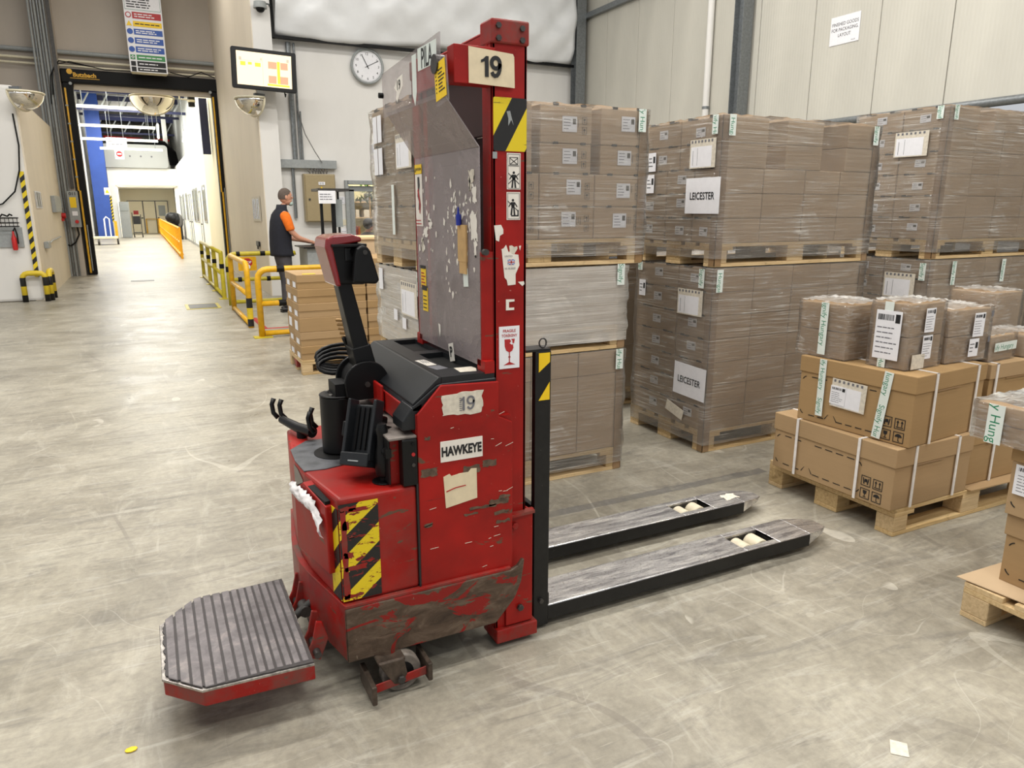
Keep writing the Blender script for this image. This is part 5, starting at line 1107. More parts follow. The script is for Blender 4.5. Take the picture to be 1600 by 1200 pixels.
for r in range(7):
    for yi in range(2):
        flat_carton('flat_carton', '%s flat brown carton in the right column of the carton stack, %s row' % (n7[r], ('front', 'back')[yi]), 1.90, 6.97+.31*yi, .144+.136*r, .60, .305, .136, 'flat cartons of the brown stack', lid=True, labels=False)
o = mk('yellow_tape_piece', MB().box(1.30, 1.42, 6.99, 7.05, .961, .963), 'yel'); tag(o, 'small yellow tape scrap on top of the brown carton stack', 'tape')
t = thing('plywood_crate', 'plain light wooden crate standing behind the brown carton stack', 'crate', (1.97, 8.2, 0))
mk('body', MB().box(1.97, 2.95, 8.2, 8.9, 0, 1.225), 'card3', t, bevel=.006); mk('rim', MB().box(1.955, 2.965, 8.185, 8.915, 1.225, 1.25), 'pine', t); mk('lower_rim', MB().box(1.955, 2.965, 8.185, 8.915, 1.01, 1.03), 'pine', t)
mk('hole', MB().prism(circ(.018, 12), 0, .003, FY(2.18, 8.199, 1.13)), 'ink', t)

# ------------------------------------------------------------------ right foreground: open pallet with cartons
pal = thing('wooden_pallet', 'wooden pallet beneath the strapped brown lidded boxes', 'pallet', (3.11, 2.08, 0), local=True); pallet_parts(pal, 0, 0, 0)
o = mk('cardboard_sheet', MB().add([(3.665, 2.06, .1445), (4.35, 2.03, .1445), (4.36, 2.7, .1445), (3.68, 2.7, .1445), (3.665, 2.06, .149), (4.35, 2.03, .149), (4.36, 2.7, .149), (3.68, 2.7, .149)], [(0, 1, 2, 3), (4, 5, 6, 7), (0, 1, 5, 4), (1, 2, 6, 5), (2, 3, 7, 6), (3, 0, 4, 7)]), 'card'); tag(o, 'loose cardboard sheet on the right end of the strapped boxes\' pallet', 'sheet')
def icons(mb, F, s=.045):
    """2 x 2 handling pictures: hands, arrows, glass, umbrella"""
    d = .0012
    for i in range(2):
        for j in range(2):
            G = F @ Matrix.Translation((i*s*1.25, -j*s*1.25, 0)); h = s/2; t = s*.06
            mb.box(-h, h, h-t, h, 0, d, F=G).box(-h, h, -h, -h+t, 0, d, F=G).box(-h, -h+t, -h, h, 0, d, F=G).box(h-t, h, -h, h, 0, d, F=G)
            if (i, j) == (1, 0):
                for q in (-.2, .2): mb.box((q-.04)*s, (q+.04)*s, -.22*s, .2*s, 0, d, F=G); mb.prism([((q-.13)*s, .12*s), ((q+.13)*s, .12*s), (q*s, .34*s)], 0, d, G)
                mb.box(-.34*s, .34*s, -.34*s, -.27*s, 0, d, F=G)
            elif (i, j) == (1, 1):
                mb.prism([(.33*s*math.cos(a), .02*s+.30*s*math.sin(a)) for a in [PI*k/10 for k in range(11)]], 0, d, G); mb.box(-.03*s, .03*s, -.34*s, .05*s, 0, d, F=G).box(-.03*s, .12*s, -.36*s, -.30*s, 0, d, F=G)
            elif (i, j) == (0, 1):
                mb.prism([(-.2*s, .32*s), (-.16*s, .02*s), (0, -.06*s), (.16*s, .02*s), (.2*s, .32*s)], 0, d, G).box(-.03*s, .03*s, -.3*s, -.03*s, 0, d, F=G).box(-.16*s, .16*s, -.34*s, -.28*s, 0, d, F=G)
            else:
                mb.box(-.15*s, .15*s, -.1*s, .2*s, 0, d, F=G); mb.prism([(-.34*s, .3*s), (-.26*s, .3*s), (-.12*s, -.3*s), (-.24*s, -.3*s)], 0, d, G).prism([(.26*s, .3*s), (.34*s, .3*s), (.24*s, -.3*s), (.12*s, -.3*s)], 0, d, G)
    return mb
def dashes(mb, F, x0, x1, y0, y1, n=6, up=True):
    d = .0012; st = (x1-x0-.08)/n
    for k in range(n):
        a = x0+.05+st*k
        if n >= 4 and k == n//2-1:
            for sgn in (1, -1):
                cx = a+st*.5+sgn*.012*1.2; mb.prism([(cx, y0+.03), (cx+sgn*.003, y0+.028), (cx+sgn*.022, y0+.003), (cx+sgn*.018, y0+.001)], 0, d, F)
            continue
        mb.box(a+st*.1, a+st*.75, y0, y0+.004, 0, d, F=F)
        if up: mb.box(a+st*.1, a+st*.75, y1-.004, y1, 0, d, F=F)
    for (cx, cy, a0) in ((x0+.03, y0+.03, PI), (x1-.03, y0+.03, 1.5*PI), (x0+.03, y1-.03, PI/2), (x1-.03, y1-.03, 0)):
        if cy > y0+.05 and not up: continue
        p_ = [(cx+.03*math.cos(a0+t), cy+.03*math.sin(a0+t)) for t in (.3, .6, .9, 1.2)]+[(cx+.026*math.cos(a0+t), cy+.026*math.sin(a0+t)) for t in (1.2, .9, .6, .3)]
        mb.prism(p_, 0, d, F)
def lid_box(label, x, y, z, w, d, h, lidh, rz=0, straps=(), group=None, left_marks=True, name='lidded_box'):
    """local frame: near-left corner at the origin"""
    t = thing(name, label, 'box', (x, y, z), rz, group)
    W = Matrix.Translation((x, y, z)) @ Matrix.Rotation(rz, 4, 'Z')
    def B(nm, *a, mat='card', bev=.003): return mk(nm, MB().box(*a, F=W), mat, t, bevel=bev)
    B('body', .006, w-.006, .006, d-.006, 0, h-.01, mat='card')
    B('lid', 0, w, 0, d, h-lidh, h, mat='card', bev=.004)
    B('lid_flap_edge', .25*w, .6*w, -.0015, 0, h-lidh-.006, h-lidh, mat='cardin', bev=0)
    FL = W @ frame((.0055, d/2, 0), (0, -1, 0), (0, 0, 1))
    if left_marks:
        mb = MB(); dashes(mb, FL, -d*.47, d*.26, .03, h-lidh-.02, 7); icons(mb, FL @ Matrix.Translation((d*.30, .105, 0)), .052)
        mk('printed_marks', mb, 'ink', t)
    e = .003
    for kind, q in straps:
        if kind == 'y':      # band around the left face, running over the top along x
            mb = MB(); y0 = q; b = .007
            mb.box(-.0045-e, -.0005-e+.0005, y0-b, y0+b, 0, h+.003, F=W).box(-.0045, w+.0045, y0-b, y0+b, h, h+.003, F=W).box(w, w+.004, y0-b, y0+b, 0, h+.003, F=W)
            mk('white_strap', mb, 'strap', t)
        else:
            mb = MB(); b = .007; x0_ = q
            mb.box(x0_-b, x0_+b, -.006, -.001, 0, h+.003, F=W).box(x0_-b, x0_+b, -.006, d+.004, h, h+.003, F=W).box(x0_-b, x0_+b, d, d+.004, 0, h+.003, F=W)
            mk('white_strap', mb, 'strap', t)
    return t, W
t, W = lid_box('lower left strapped brown lidded box standing on the pallet', 3.055, 2.07, .146, .60, .745, .31, .095, .01, [('y', .20), ('y', .58), ('x', .14), ('x', .47)])
t, W = lid_box('lower right brown lidded box on the pallet beside the strapped one', 3.69, 2.11, .151, .56, .70, .305, .09, 0, [('x', .20)], left_marks=True)
t, W = lid_box('upper brown lidded box with two green-lettered tapes and a shipping sheet', 3.11, 2.055, .458, .62, .63, .345, .085, .085, [('x', .16), ('x', .53)])
tape_strip(t, W @ frame((-.004, .49, .345), (0, -1, 0), (0, 0, 1)), .30, start=-.05, w_=.04)
tape_strip(t, W @ frame((-.004, .135, .345), (0, -1, 0), (0, 0, 1)) @ Matrix.Rotation(-.10, 4, 'Z'), .335, start=-.12, w_=.045)
G = W @ frame((-.001, .335, .185), (0, -1, 0), (0, 0, 1)) @ Matrix.Rotation(-.03, 4, 'Z')
pouch(t, G, .19, .145); ship_label(t, G @ Matrix.Translation((-.055, -.012, .004)), .085, .095)
t, W = lid_box('upper right brown lidded box carrying the low wrapped parcels', 3.80, 2.13, .458, .56, .62, .325, .08, 0, [('x', .05)], left_marks=True)
def parcel(label, x, y, z, w, d, h, rz=0, two=0, tape=None):
    t = thing('wrapped_parcel', label, 'parcel', (x, y, z), rz)
    W = Matrix.Translation((x, y, z)) @ Matrix.Rotation(rz, 4, 'Z')
    n = 2 if two else 1
    for k in range(n): mk('carton', MB().box(.004, w-.004, .004, d-.004, h*k/n+.001, h*(k+1)/n-.002, F=W), 'card2', t, bevel=.003)
    rnd = random.Random(int(x*1000)); mb = MB(); m_, k_ = 10, 9
    def wob(): return rnd.uniform(-.003, .004)
    ring = [(w*i/m_, 0) for i in range(m_)]+[(w, d*i/m_) for i in range(m_)]+[(w-w*i/m_, d) for i in range(m_)]+[(0, d-d*i/m_) for i in range(m_)]; N = len(ring)
    for j in range(k_+1):
        for (a, b) in ring:
            ex = .004+abs(wob()); nx_ = -1 if a <= 0 else (1 if a >= w else 0); ny_ = -1 if b <= 0 else (1 if b >= d else 0)
            mb.v.append(tuple(W @ Vector((a+nx_*ex, b+ny_*ex, h*j/k_+(.005 if j == k_ else 0)))))
    mb.f = [(j*N+i, j*N+(i+1) % N, (j+1)*N+(i+1) % N, (j+1)*N+i) for j in range(k_) for i in range(N)]; mb.m = [0]*len(mb.f)
    mk('film_wrap', mb, 'filmclear', t, smooth='all')
    mb = MB(); n_ = 16
    for j in range(n_+1):
        for i in range(n_+1):
            u, v = i/n_, j/n_; ed = min(u, 1-u, v, 1-v) < .08
            mb.v.append(tuple(W @ Vector((-.005+(w+.01)*u, -.005+(d+.01)*v, h+.005+rnd.uniform(0, .012 if ed else .004)))))
    mb.f = [(j*(n_+1)+i, j*(n_+1)+i+1, (j+1)*(n_+1)+i+1, (j+1)*(n_+1)+i) for j in range(n_) for i in range(n_)]; mb.m = [0]*len(mb.f)
    mk('film_top', mb, 'filmtop', t, smooth='all')
    return t, W
LF = lambda W, y, z, x=-.012: W @ frame((x, y, z), (0, -1, 0), (0, 0, 1))
FF = lambda W, x, z, y=-.012: W @ frame((x, y, z), (1, 0, 0), (0, 0, 1))
Zt = .806
t, W = parcel('leftmost film-wrapped parcel with vertical green-lettered tape', 3.105, 2.455, Zt, .27, .285, .28, .06, 1)
tape_strip(t, LF(W, .13, .285), .27, start=-.30, w_=.045); t1 = t
t, W = parcel('middle film-wrapped parcel with a large printed sheet and two barcode labels', 3.165, 2.165, Zt, .275, .195, .315, .06, 1)
ship_label(t, LF(W, .10, .16, -.013), .13, .235, 1, 'packing_list'); tape_strip(t, LF(W, .105, .32), .05, start=.05, w_=.045); tape_strip(t, LF(W, .115, .045), .045, start=-.1, w_=.04)
ship_label(t, FF(W, .135, .235), .075, .115); ship_label(t, FF(W, .135, .105), .075, .115); plate('blank_label', t, FF(W, .075, .04), .10, .07, 'paperw', .002)
t, W = parcel('right film-wrapped parcel of two cartons with two labels facing front', 3.487, 2.18, Zt, .33, .30, .265, 0, 1)
ship_label(t, FF(W, .215, .185), .085, .12); ship_label(t, FF(W, .195, .07), .075, .09, 0)
plate('small_marks', t, FF(W, .315, .235), .015, .03, 'inkgrey', .001); plate('small_marks', t, FF(W, .315, .105), .015, .03, 'inkgrey', .001)
Z4 = .458+.325+.003
t, W = parcel('low film-wrapped parcel with tape running level, right of the two-label parcel', 3.83, 2.17, Z4, .25, .25, .13, .08, 0)
mb_ = tape_strip(t, FF(W, .02, .075) @ Matrix.Rotation(PI/2, 4, 'Z'), .22, start=-.05, w_=.045)
t, W = parcel('film-wrapped parcel behind the low one at the right edge', 4.00, 2.46, Z4, .22, .22, .24, .12, 0); tape_strip(t, FF(W, .14, .245), .16, w_=.035)
t, W = parcel('tall film-wrapped parcel cut by the right edge of the photo', 4.25, 2.42, Z4, .26, .26, .31, 0, 0)
t, W = parcel('flat film-wrapped parcel with level tape at the very right edge', 4.13, 2.16, Z4, .22, .22, .12, 0, 0); tape_strip(t, FF(W, .01, .065) @ Matrix.Rotation(PI/2, 4, 'Z'), .2, w_=.04)

# nearest pallet, cut by the right edge
pal = thing('wooden_pallet', 'wooden pallet at the lower right edge of the photo', 'pallet', (2.72, .70, 0), local=True); pallet_parts(pal, 0, 0, 0)
o = mk('cardboard_sheet', MB().add([(2.715, 1.53, .150), (2.80, .75, .146), (3.9, .75, .146), (3.9, 1.49, .146), (2.715, 1.53, .153), (2.80, .75, .149), (3.9, .75, .149), (3.9, 1.49, .149)], [(0, 1, 2, 3), (4, 5, 6, 7), (0, 1, 5, 4), (1, 2, 6, 5), (2, 3, 7, 6), (3, 0, 4, 7)]), 'card3'); tag(o, 'pale cardboard sheet on the nearest pallet at the lower right', 'sheet')
t, W = lid_box('lower brown lidded box on the nearest pallet at the right edge', 2.835, .79, .152, .58, .66, .275, .085, 0, [])
tape_strip(t, W @ frame((-.002, .40, .19), (0, -1, 0), (0, 0, 1)), .19, start=0, w_=.05)
t, W = lid_box('upper brown lidded box with a barcode sheet on the nearest pallet', 2.815, .80, .430, .58, .66, .265, .055, 0, [])
ship_label(t, W @ frame((-.001, .565, .145), (0, -1, 0), (0, 0, 1)), .14, .115)
t, W = parcel('wrapped parcel with broad lettered tape on top of the nearest stack', 2.775, 1.22, .70, .56, .375, .145, -.02, 1)
tape_strip(t, LF(W, .29, .147), .15, start=-.105, w_=.06)

# ------------------------------------------------------------------ the red pedestrian stacker
def ragged(w_, h, n=26, amp=.006, seed=1):
    rnd = random.Random(seed); p = []
    for k in range(n):
        t = k/n*4; i = int(t); f_ = t-i
        x, y = [(-w_/2+w_*f_, -h/2), (w_/2, -h/2+h*f_), (w_/2-w_*f_, h/2), (-w_/2, h/2-h*f_)][i]
        p.append((x+rnd.uniform(-amp, amp), y+rnd.uniform(-amp, amp)))
    return p
T = thing('pallet_stacker', 'scuffed red electric pallet stacker with black tiller and two forks, number 19', 'stacker', (.80, 2.49, 0))
YN, YF = 2.08, 2.90            # near and far side of the body
# lower motor housing with bowed rear
rear = [(.445, 2.082), (.40, 2.36), (.392, 2.49), (.40, 2.63), (.435, 2.90)]
mb = MB(); mb.prism([(x, y) for x, y in rear]+[(.700, 2.90), (.700, 2.082)], .335, .692, frame((0, 0, 0), (1, 0, 0), (0, 1, 0)))
hous = mk('motor_housing', mb, 'redtop', T, bevel=.012, seg=3)
# black tarnished recess area on top around the tiller column
mb = MB(); mb.prism([(.402, 2.37), (.394, 2.49), (.401, 2.62), (.47, 2.70), (.64, 2.70), (.655, 2.40), (.47, 2.36)], 0, .003, frame((0, 0, .692), (1, 0, 0), (0, 1, 0)))
mk('top_mat', mb, plain('worn_slate', (84, 86, 90), .5, var=.3, vs=18), hous)
mk('opening_panel', MB().add([(.393, 2.45, .45), (.390, 2.50, .45), (.390, 2.50, .68), (.393, 2.45, .68), (.397, 2.38, .50), (.397, 2.38, .66)], [(0, 1, 2, 3), (4, 0, 3, 5)]), 'purple', hous)
# battery compartment with bevelled shoulder
side = [(.703, .325), (1.042, .325), (1.042, .86), (.992, .885), (.992, 1.004), (.790, 1.012), (.708, .925)]
mb = MB(); mb.prism(side, 0, .012, FY(0, YN+.012, 0)); sp = mk('side_panel', mb, 'redpanel', T, bevel=.003)
mk('battery_box', MB().prism([(.706, .30), (.990, .30), (.990, .925), (.706, .925)], -.78, 0, FY(0, YN+.014, 0)), 'red', T, bevel=.004)
mk('side_panel_far', MB().prism(side, 0, .012, FY(0, YF, 0)), 'red', T, bevel=.003)
mk('bolt_plate', MB().box(.99, 1.045, 2.10, 2.14, .33, .88), 'red', T)
# console between housing and battery box
mk('console', MB().box(.622, .706, 2.12, 2.84, .690, .850), 'red', T, bevel=.006)
mk('console_top', MB().box(.615, .706, 2.085, 2.84, .850, .858), plain('worn_console', (120, 112, 106), .6, var=.2, vs=30), T, bevel=.002)
cf = mk('control_strip', MB().box(.655, .704, 2.077, 2.12, .696, .850), 'blackp', T, bevel=.004)
for z, m_ in ((.835, 'blackm'), (.800, 'redink'), (.765, 'dsteel')): mk('indicator', MB().prism(circ(.006, 12), 0, .003, FY(.690, 2.077, z)), m_, cf)
mk('console_front', MB().box(.616, .622, 2.10, 2.34, .70, .848), 'blackp', T, bevel=.003)
mk('side_slot', MB().box(.698, .704, 2.078, 2.10, .33, .70), 'ink', T)
# black battery cover: profile with bevelled nose, two trays sunk in the top
prof = [(.680, .900), (.700, .935), (.782, 1.018), (.800, 1.024), (.975, 1.024), (.990, 1.008), (.990, .93), (.70, .93)]
mb = MB(); F = FY(0, 2.096, 0)
mb.prism([(.694, .938), (.700, .950), (.782, 1.010), (.800, 1.014), (.990, 1.014), (.990, .93), (.70, .93)], -.745, 0, F)
cov = mk('battery_cover', mb, 'charcoal', T, bevel=.006, seg=3)
mk('cover_nose', MB().prism([(.664, .872), (.664, .905), (.695, .945), (.735, .965), (.735, .872)], -.105, 0, F), 'charcoal', cov, bevel=.006, seg=3)
tz0, tz1 = 1.014, 1.034
pits = [(.862, .955, 2.215, 2.490), (.862, .955, 2.545, 2.800)]
mb = MB()
mb.box(.800, .862, 2.10, 2.838, tz0-.002, tz1).box(.955, .985, 2.10, 2.838, tz0-.002, tz1)
mb.box(.862, .955, 2.10, 2.215, tz0-.002, tz1).box(.862, .955, 2.490, 2.545, tz0-.002, tz1).box(.862, .955, 2.800, 2.838, tz0-.002, tz1)
mk('cover_rim', mb, 'charcoal', cov)
mk('cover_shoulder', MB().prism([(.700, .951), (.782, 1.011), (.800, 1.013), (.800, 1.034), (.790, 1.034), (.700, .958)], -.738, 0, FY(0, 2.10, 0)), 'charcoal', cov, bevel=.002)
for a in pits: mk('tray_floor', MB().box(*a, tz0-.001, tz0+.002), 'blackm', cov)
Fz = lambda x, y: frame((x, y, tz1), (0, -1, 0), (1, 0, 0))
plate('white_label', cov, frame((.83, 2.33, tz1), (0, -1, 0), (1, 0, 0)), .10, .035, 'sticky', .0015, rot=.1)
plate('torn_label', cov, frame((.905, 2.20, tz1), (0, -1, 0), (1, 0, 0)) @ Matrix.Translation((.03, .01, 0)), .07, .07, 'paperw', .0015, poly=[(-.035, -.03), (.03, -.035), (.038, .02), (.0, .035), (-.03, .03)])
mb = MB(); lines(mb, frame((.83, 2.33, tz1+.002), (0, -1, 0), (1, 0, 0)), -.04, .04, -.012, .012, 3, .003, 0); mk('small_print', mb, 'inkgrey', cov)
plate('scuffed_label', cov, frame((.84, 2.24, tz1), (0, -1, 0), (1, 0, 0)), .06, .045, 'inkgrey', .001, rot=.2)
mk('hatch_flap', MB().box(.676, .686, 2.36, 2.60, .870, .962), 'red', T, bevel=.004, label='small red flap below the black battery cover')
mk('hatch_body', MB().box(.690, .71, 2.12, 2.84, .868, .94), 'red', T, bevel=.003)
# skirt
lowp = [(.446, 2.066), (.388, 2.34), (.374, 2.44), (.374, 2.56), (.386, 2.66), (.432, 2.935)]
def skirt_side(y0, y1, nm):
    mb = MB(); pts = [(.446, .135), (.97, .135), (1.045, .215), (1.07, .275), (1.082, .355), (1.074, .358), (1.055, .335), (1.03, .325), (.446, .325)]
    mb.prism(pts, 0, y1-y0, FY(0, y1, 0)); return mk(nm, mb, 'skirt', T, bevel=.006)
skirt_side(2.064, 2.080, 'side_skirt'); skirt_side(2.905, 2.921, 'far_skirt')
inner = [(x+.014, y) for x, y in lowp]
mb = MB(); mb.prism(lowp+list(reversed([(.46, 2.08), (.402, 2.345), (.388, 2.445), (.388, 2.555), (.400, 2.655), (.446, 2.92)])), .135, .335, frame((0, 0, 0), (1, 0, 0), (0, 1, 0)))
mk('rear_skirt', mb, 'reddirty', T, bevel=.006)
mk('corner_wear', MB().prism([(.4455, .14), (.4455, .30), (.4445, .30), (.4445, .14)], 0, .02, FY(0, 2.085, 0)), 'skirt', T)
mk('top_lip', MB().prism(lowp+[(1.03, 2.93), (1.03, 2.068)], .325, .336, frame((0, 0, 0), (1, 0, 0), (0, 1, 0))), 'reddirty', T, bevel=.002)
plate('edge_wear', T, FY(.459, 2.0798, .50), .02, .3, 'reddirty', .0006, poly=ragged(.018, .30, 44, .0022, 41))
for k_, (x_, z_, w_, h_) in enumerate([(.475, .655, .05, .014), (.505, .648, .06, .012), (.49, .455, .07, .014), (.47, .50, .03, .02), (.48, .36, .06, .012), (.465, .60, .02, .03), (.53, .47, .04, .006), (.50, .56, .05, .005)]): plate('tape_chip', T, FY(x_, 2.0798, z_), w_, h_, 'reddirty', .0006, poly=ragged(w_, h_, 22, .003, 50+k_))
mk('under_frame', MB().box(.47, .98, 2.11, 2.88, .16, .32), 'blackm', T)
# pocket on the rear with tissue
a = Vector((.425, 2.125, 0)); b = Vector((.372, 2.375, 0)); u = (a-b).normalized(); G = Matrix((u, Vector((0, 0, 1)), u.cross(Vector((0, 0, 1))))).transposed().to_4x4(); G.translation = (a+b)/2
pk = mk('document_pocket', MB().prism([(-.125, .425), (.125, .425), (.125, .655), (-.045, .685), (-.125, .640)], -.035, .008, G), 'red', T, bevel=.004)
mk('pocket_mouth', MB().prism([(-.11, .655), (.115, .655), (.115, .668), (-.05, .683)], -.03, .004, G), 'blackm', pk)
rnd = random.Random(12); mb = MB(); nx, ny = 22, 9
for j in range(ny+1):
    for i in range(nx+1):
        u = i/nx; v = j/ny; cxp = -.118+.225*u; cyp = .648-.02*u+(-.055*max(0, u-.72)/.28)+(v-.5)*(.052+.035*max(0, u-.6)); mb.v.append(tuple(G @ Vector((cxp+rnd.uniform(-.004, .004), cyp+rnd.uniform(-.004, .004), .014+.012*math.sin(PI*v)+rnd.uniform(-.004, .005)))))
mb.f = [(j*(nx+1)+i, j*(nx+1)+i+1, (j+1)*(nx+1)+i+1, (j+1)*(nx+1)+i) for j in range(ny) for i in range(nx)]; mb.m = [0]*len(mb.f)
mk('tissue', mb, 'tissue', pk, smooth='all')
u2 = Vector((.045, -.278, 0)).normalized(); G2 = Matrix((u2, Vector((0, 0, 1)), u2.cross(Vector((0, 0, 1))))).transposed().to_4x4(); G2.translation = Vector((.4385, 2.122, 0))
mk('hazard_tape', MB().box(-.034, .034, .345, .655, .0, .0015, F=G2), 'hazrear', T)
mk('hazard_tape', MB().box(.4455, .570, .345, .672, .0, .0015, F=FY(0, 2.0815, 0)), 'haz', T)
# stickers on the side panel
YP = YN-.0005
F = FY(.862, YP, .945); s = plate('worn_number_label', T, F, .14, .075, 'paperw', .0015, rot=-.02, poly=ragged(.14, .072, 30, .004, 5))
mb = MB(); nineteen(mb, F @ Matrix.Translation((.015, 0, .0022)), .046, .007); lines(mb, F @ Matrix.Translation((0, 0, .0022)), -.012, .0, -.025, .022, 7, .0025, 0); mk('number', mb, 'inkgrey', s)
F = FY(.856, YP, .792) @ Matrix.Rotation(.0, 4, 'Z'); s = plate('name_sticker', T, F, .148, .070, 'sticky', .0015)
mb = MB(); text_mb(mb, 'HAWKEYE', .043, F, d=.0025, bold=.045, sx=.70); mk('lettering', mb, 'ink', s)
F = FY(.851, YP, .660); s = plate('beige_sticker', T, F, .12, .115, 'beige', .0015, rot=.06, poly=[(-.058, -.06), (.055, -.05), (.06, .055), (.04, .058), (.03, .048), (.0, .05), (-.03, .047), (-.036, .056), (-.058, .05)])
mk('tear', MB().prism([(-.052, -.008), (-.02, .001), (.018, .004), (.016, .007), (-.02, .0045), (-.052, -.004)], .0018, .0026, F), 'redink', s)
wear = plain('bare_scraped_metal', (98, 78, 62), .55, var=.3, vs=50)
for (x, z, w_, h, sd) in [(.742, .730, .055, .028, 1), (.89, .717, .062, .026, 2), (.955, .728, .05, .022, 3), (.99, .585, .075, .020, 4), (.93, .575, .10, .010, 5), (.885, .558, .05, .008, 6), (1.0, .545, .055, .012, 7), (.735, .548, .03, .012, 8), (.74, .845, .018, .010, 9), (1.005, .51, .05, .010, 10), (1.01, .60, .04, .012, 11)]:
    plate('paint_scrape', sp, FY(x, YP, z), w_, h, wear, .0006, poly=ragged(w_, h, 22, .003, sd))
mb = MB(); rnd = random.Random(31)
for k in range(16):
    x = rnd.choice((rnd.uniform(.95, 1.03), rnd.uniform(.72, 1.0))); z = rnd.choice((rnd.uniform(.60, .625), rnd.uniform(.35, .9)))
    a_ = rnd.uniform(-.15, .4); L_ = rnd.uniform(.008, .03); mb.box(-L_/2, L_/2, -.0007, .0007, 0, .0007, F=FY(x, YP, z) @ Matrix.Rotation(a_, 4, 'Z'))
mk('white_scratches', mb, 'paperw', sp, kind='stuff')
# mast: two channels, cross beams, cap blocks
def channel(y0, y1, nm, zt=2.06):
    w_ = .012; inner = 1 if y0 < 2.5 else -1
    mb = MB()
    mb.box(.992, 1.112, y0, y0+w_, 0.02, zt) if inner > 0 else mb.box(.992, 1.112, y1-w_, y1, 0.02, zt)
    mb.box(.992, 1.004, y0, y1, .02, zt).box(1.100, 1.112, y0, y1, .02, zt)
    return mk(nm, mb, 'red', T, bevel=.003)
ch = channel(2.12, 2.19, 'mast_channel'); ch2 = channel(2.79, 2.86, 'mast_channel')
for (y0, y1) in ((2.19, 2.235), (2.745, 2.79)): mk('inner_rail', MB().box(1.01, 1.09, y0, y1, .04, 2.0), 'red', T, bevel=.003)
mk('lift_cylinder', MB().cyl((1.05, 2.49, .1), (1.05, 2.49, 1.9), .035, n=20), 'dsteel', T, smooth=True)
for y in (2.40, 2.58): mk('lift_chain', MB().box(1.04, 1.06, y-.012, y+.012, .3, 1.95), 'blackm', T)
mk('top_cross_beam', MB().box(.990, 1.003, 2.15, 2.83, 1.98, 2.075).box(.990, 1.11, 2.15, 2.83, 2.065, 2.078), 'red', T, bevel=.004)
mk('upper_yoke', MB().box(1.012, 1.024, 2.19, 2.79, 1.78, 2.06).prism([(-.16, 1.78), (.16, 1.78), (.10, 1.70), (-.10, 1.70)], 0, .015, frame((1.0, 2.49, 0), (0, -1, 0), (0, 0, 1))), plain('shaded_maroon', (46, 12, 14), .5), T, bevel=.004)  # dark maroon puts the shade between the mast channels into the colour
mk('mast_cross_plate', MB().box(1.005, 1.02, 2.15, 2.83, .15, .95), 'red', T)
mk('cylinder_guard', MB().box(1.03, 1.04, 2.24, 2.74, .95, 1.32), 'dsteel', T)
mk('upper_shadow_plate', MB().box(1.03, 1.05, 2.19, 2.79, 1.30, 1.78), 'shaded_maroon' and MATS['shaded_maroon'], T)  # added sheet, coloured dark for the shade behind the guard
for y0, y1 in ((2.112, 2.20), (2.78, 2.868)):
    cp = mk('mast_cap', MB().box(.988, 1.116, y0, y1, 2.035, 2.105), 'reddirty', T, bevel=.006)
    if y0 < 2.3:
        for x in (1.010, 1.090):
            for z in (2.055, 2.090 if x < 1.05 else 2.088): mk('bolt', MB().prism(circ(.009, 6), 0, .007, FY(x, 2.112, z-.006)), 'dsteel', cp)
nb = mk('number_bar', MB().box(.866, 1.0, 2.113, 2.165, 1.915, 2.022), 'red', T, bevel=.002)
s = mk('number_plate', MB().prism([(.912, 1.917), (1.064, 1.912), (1.062, 2.0), (1.058, 2.008), (.912, 2.018)], 0, .003, FY(0, 2.1125, 0)), 'beige', T)
mb = MB(); nineteen(mb, FY(.984, 2.1088, 1.966), .058, .0125); mk('number', mb, 'ink', s)
mk('lamp_bracket', MB().prism(circ(.028, 16), 0, .03, FX(.862, 2.19, 1.975)), 'dsteel', T)
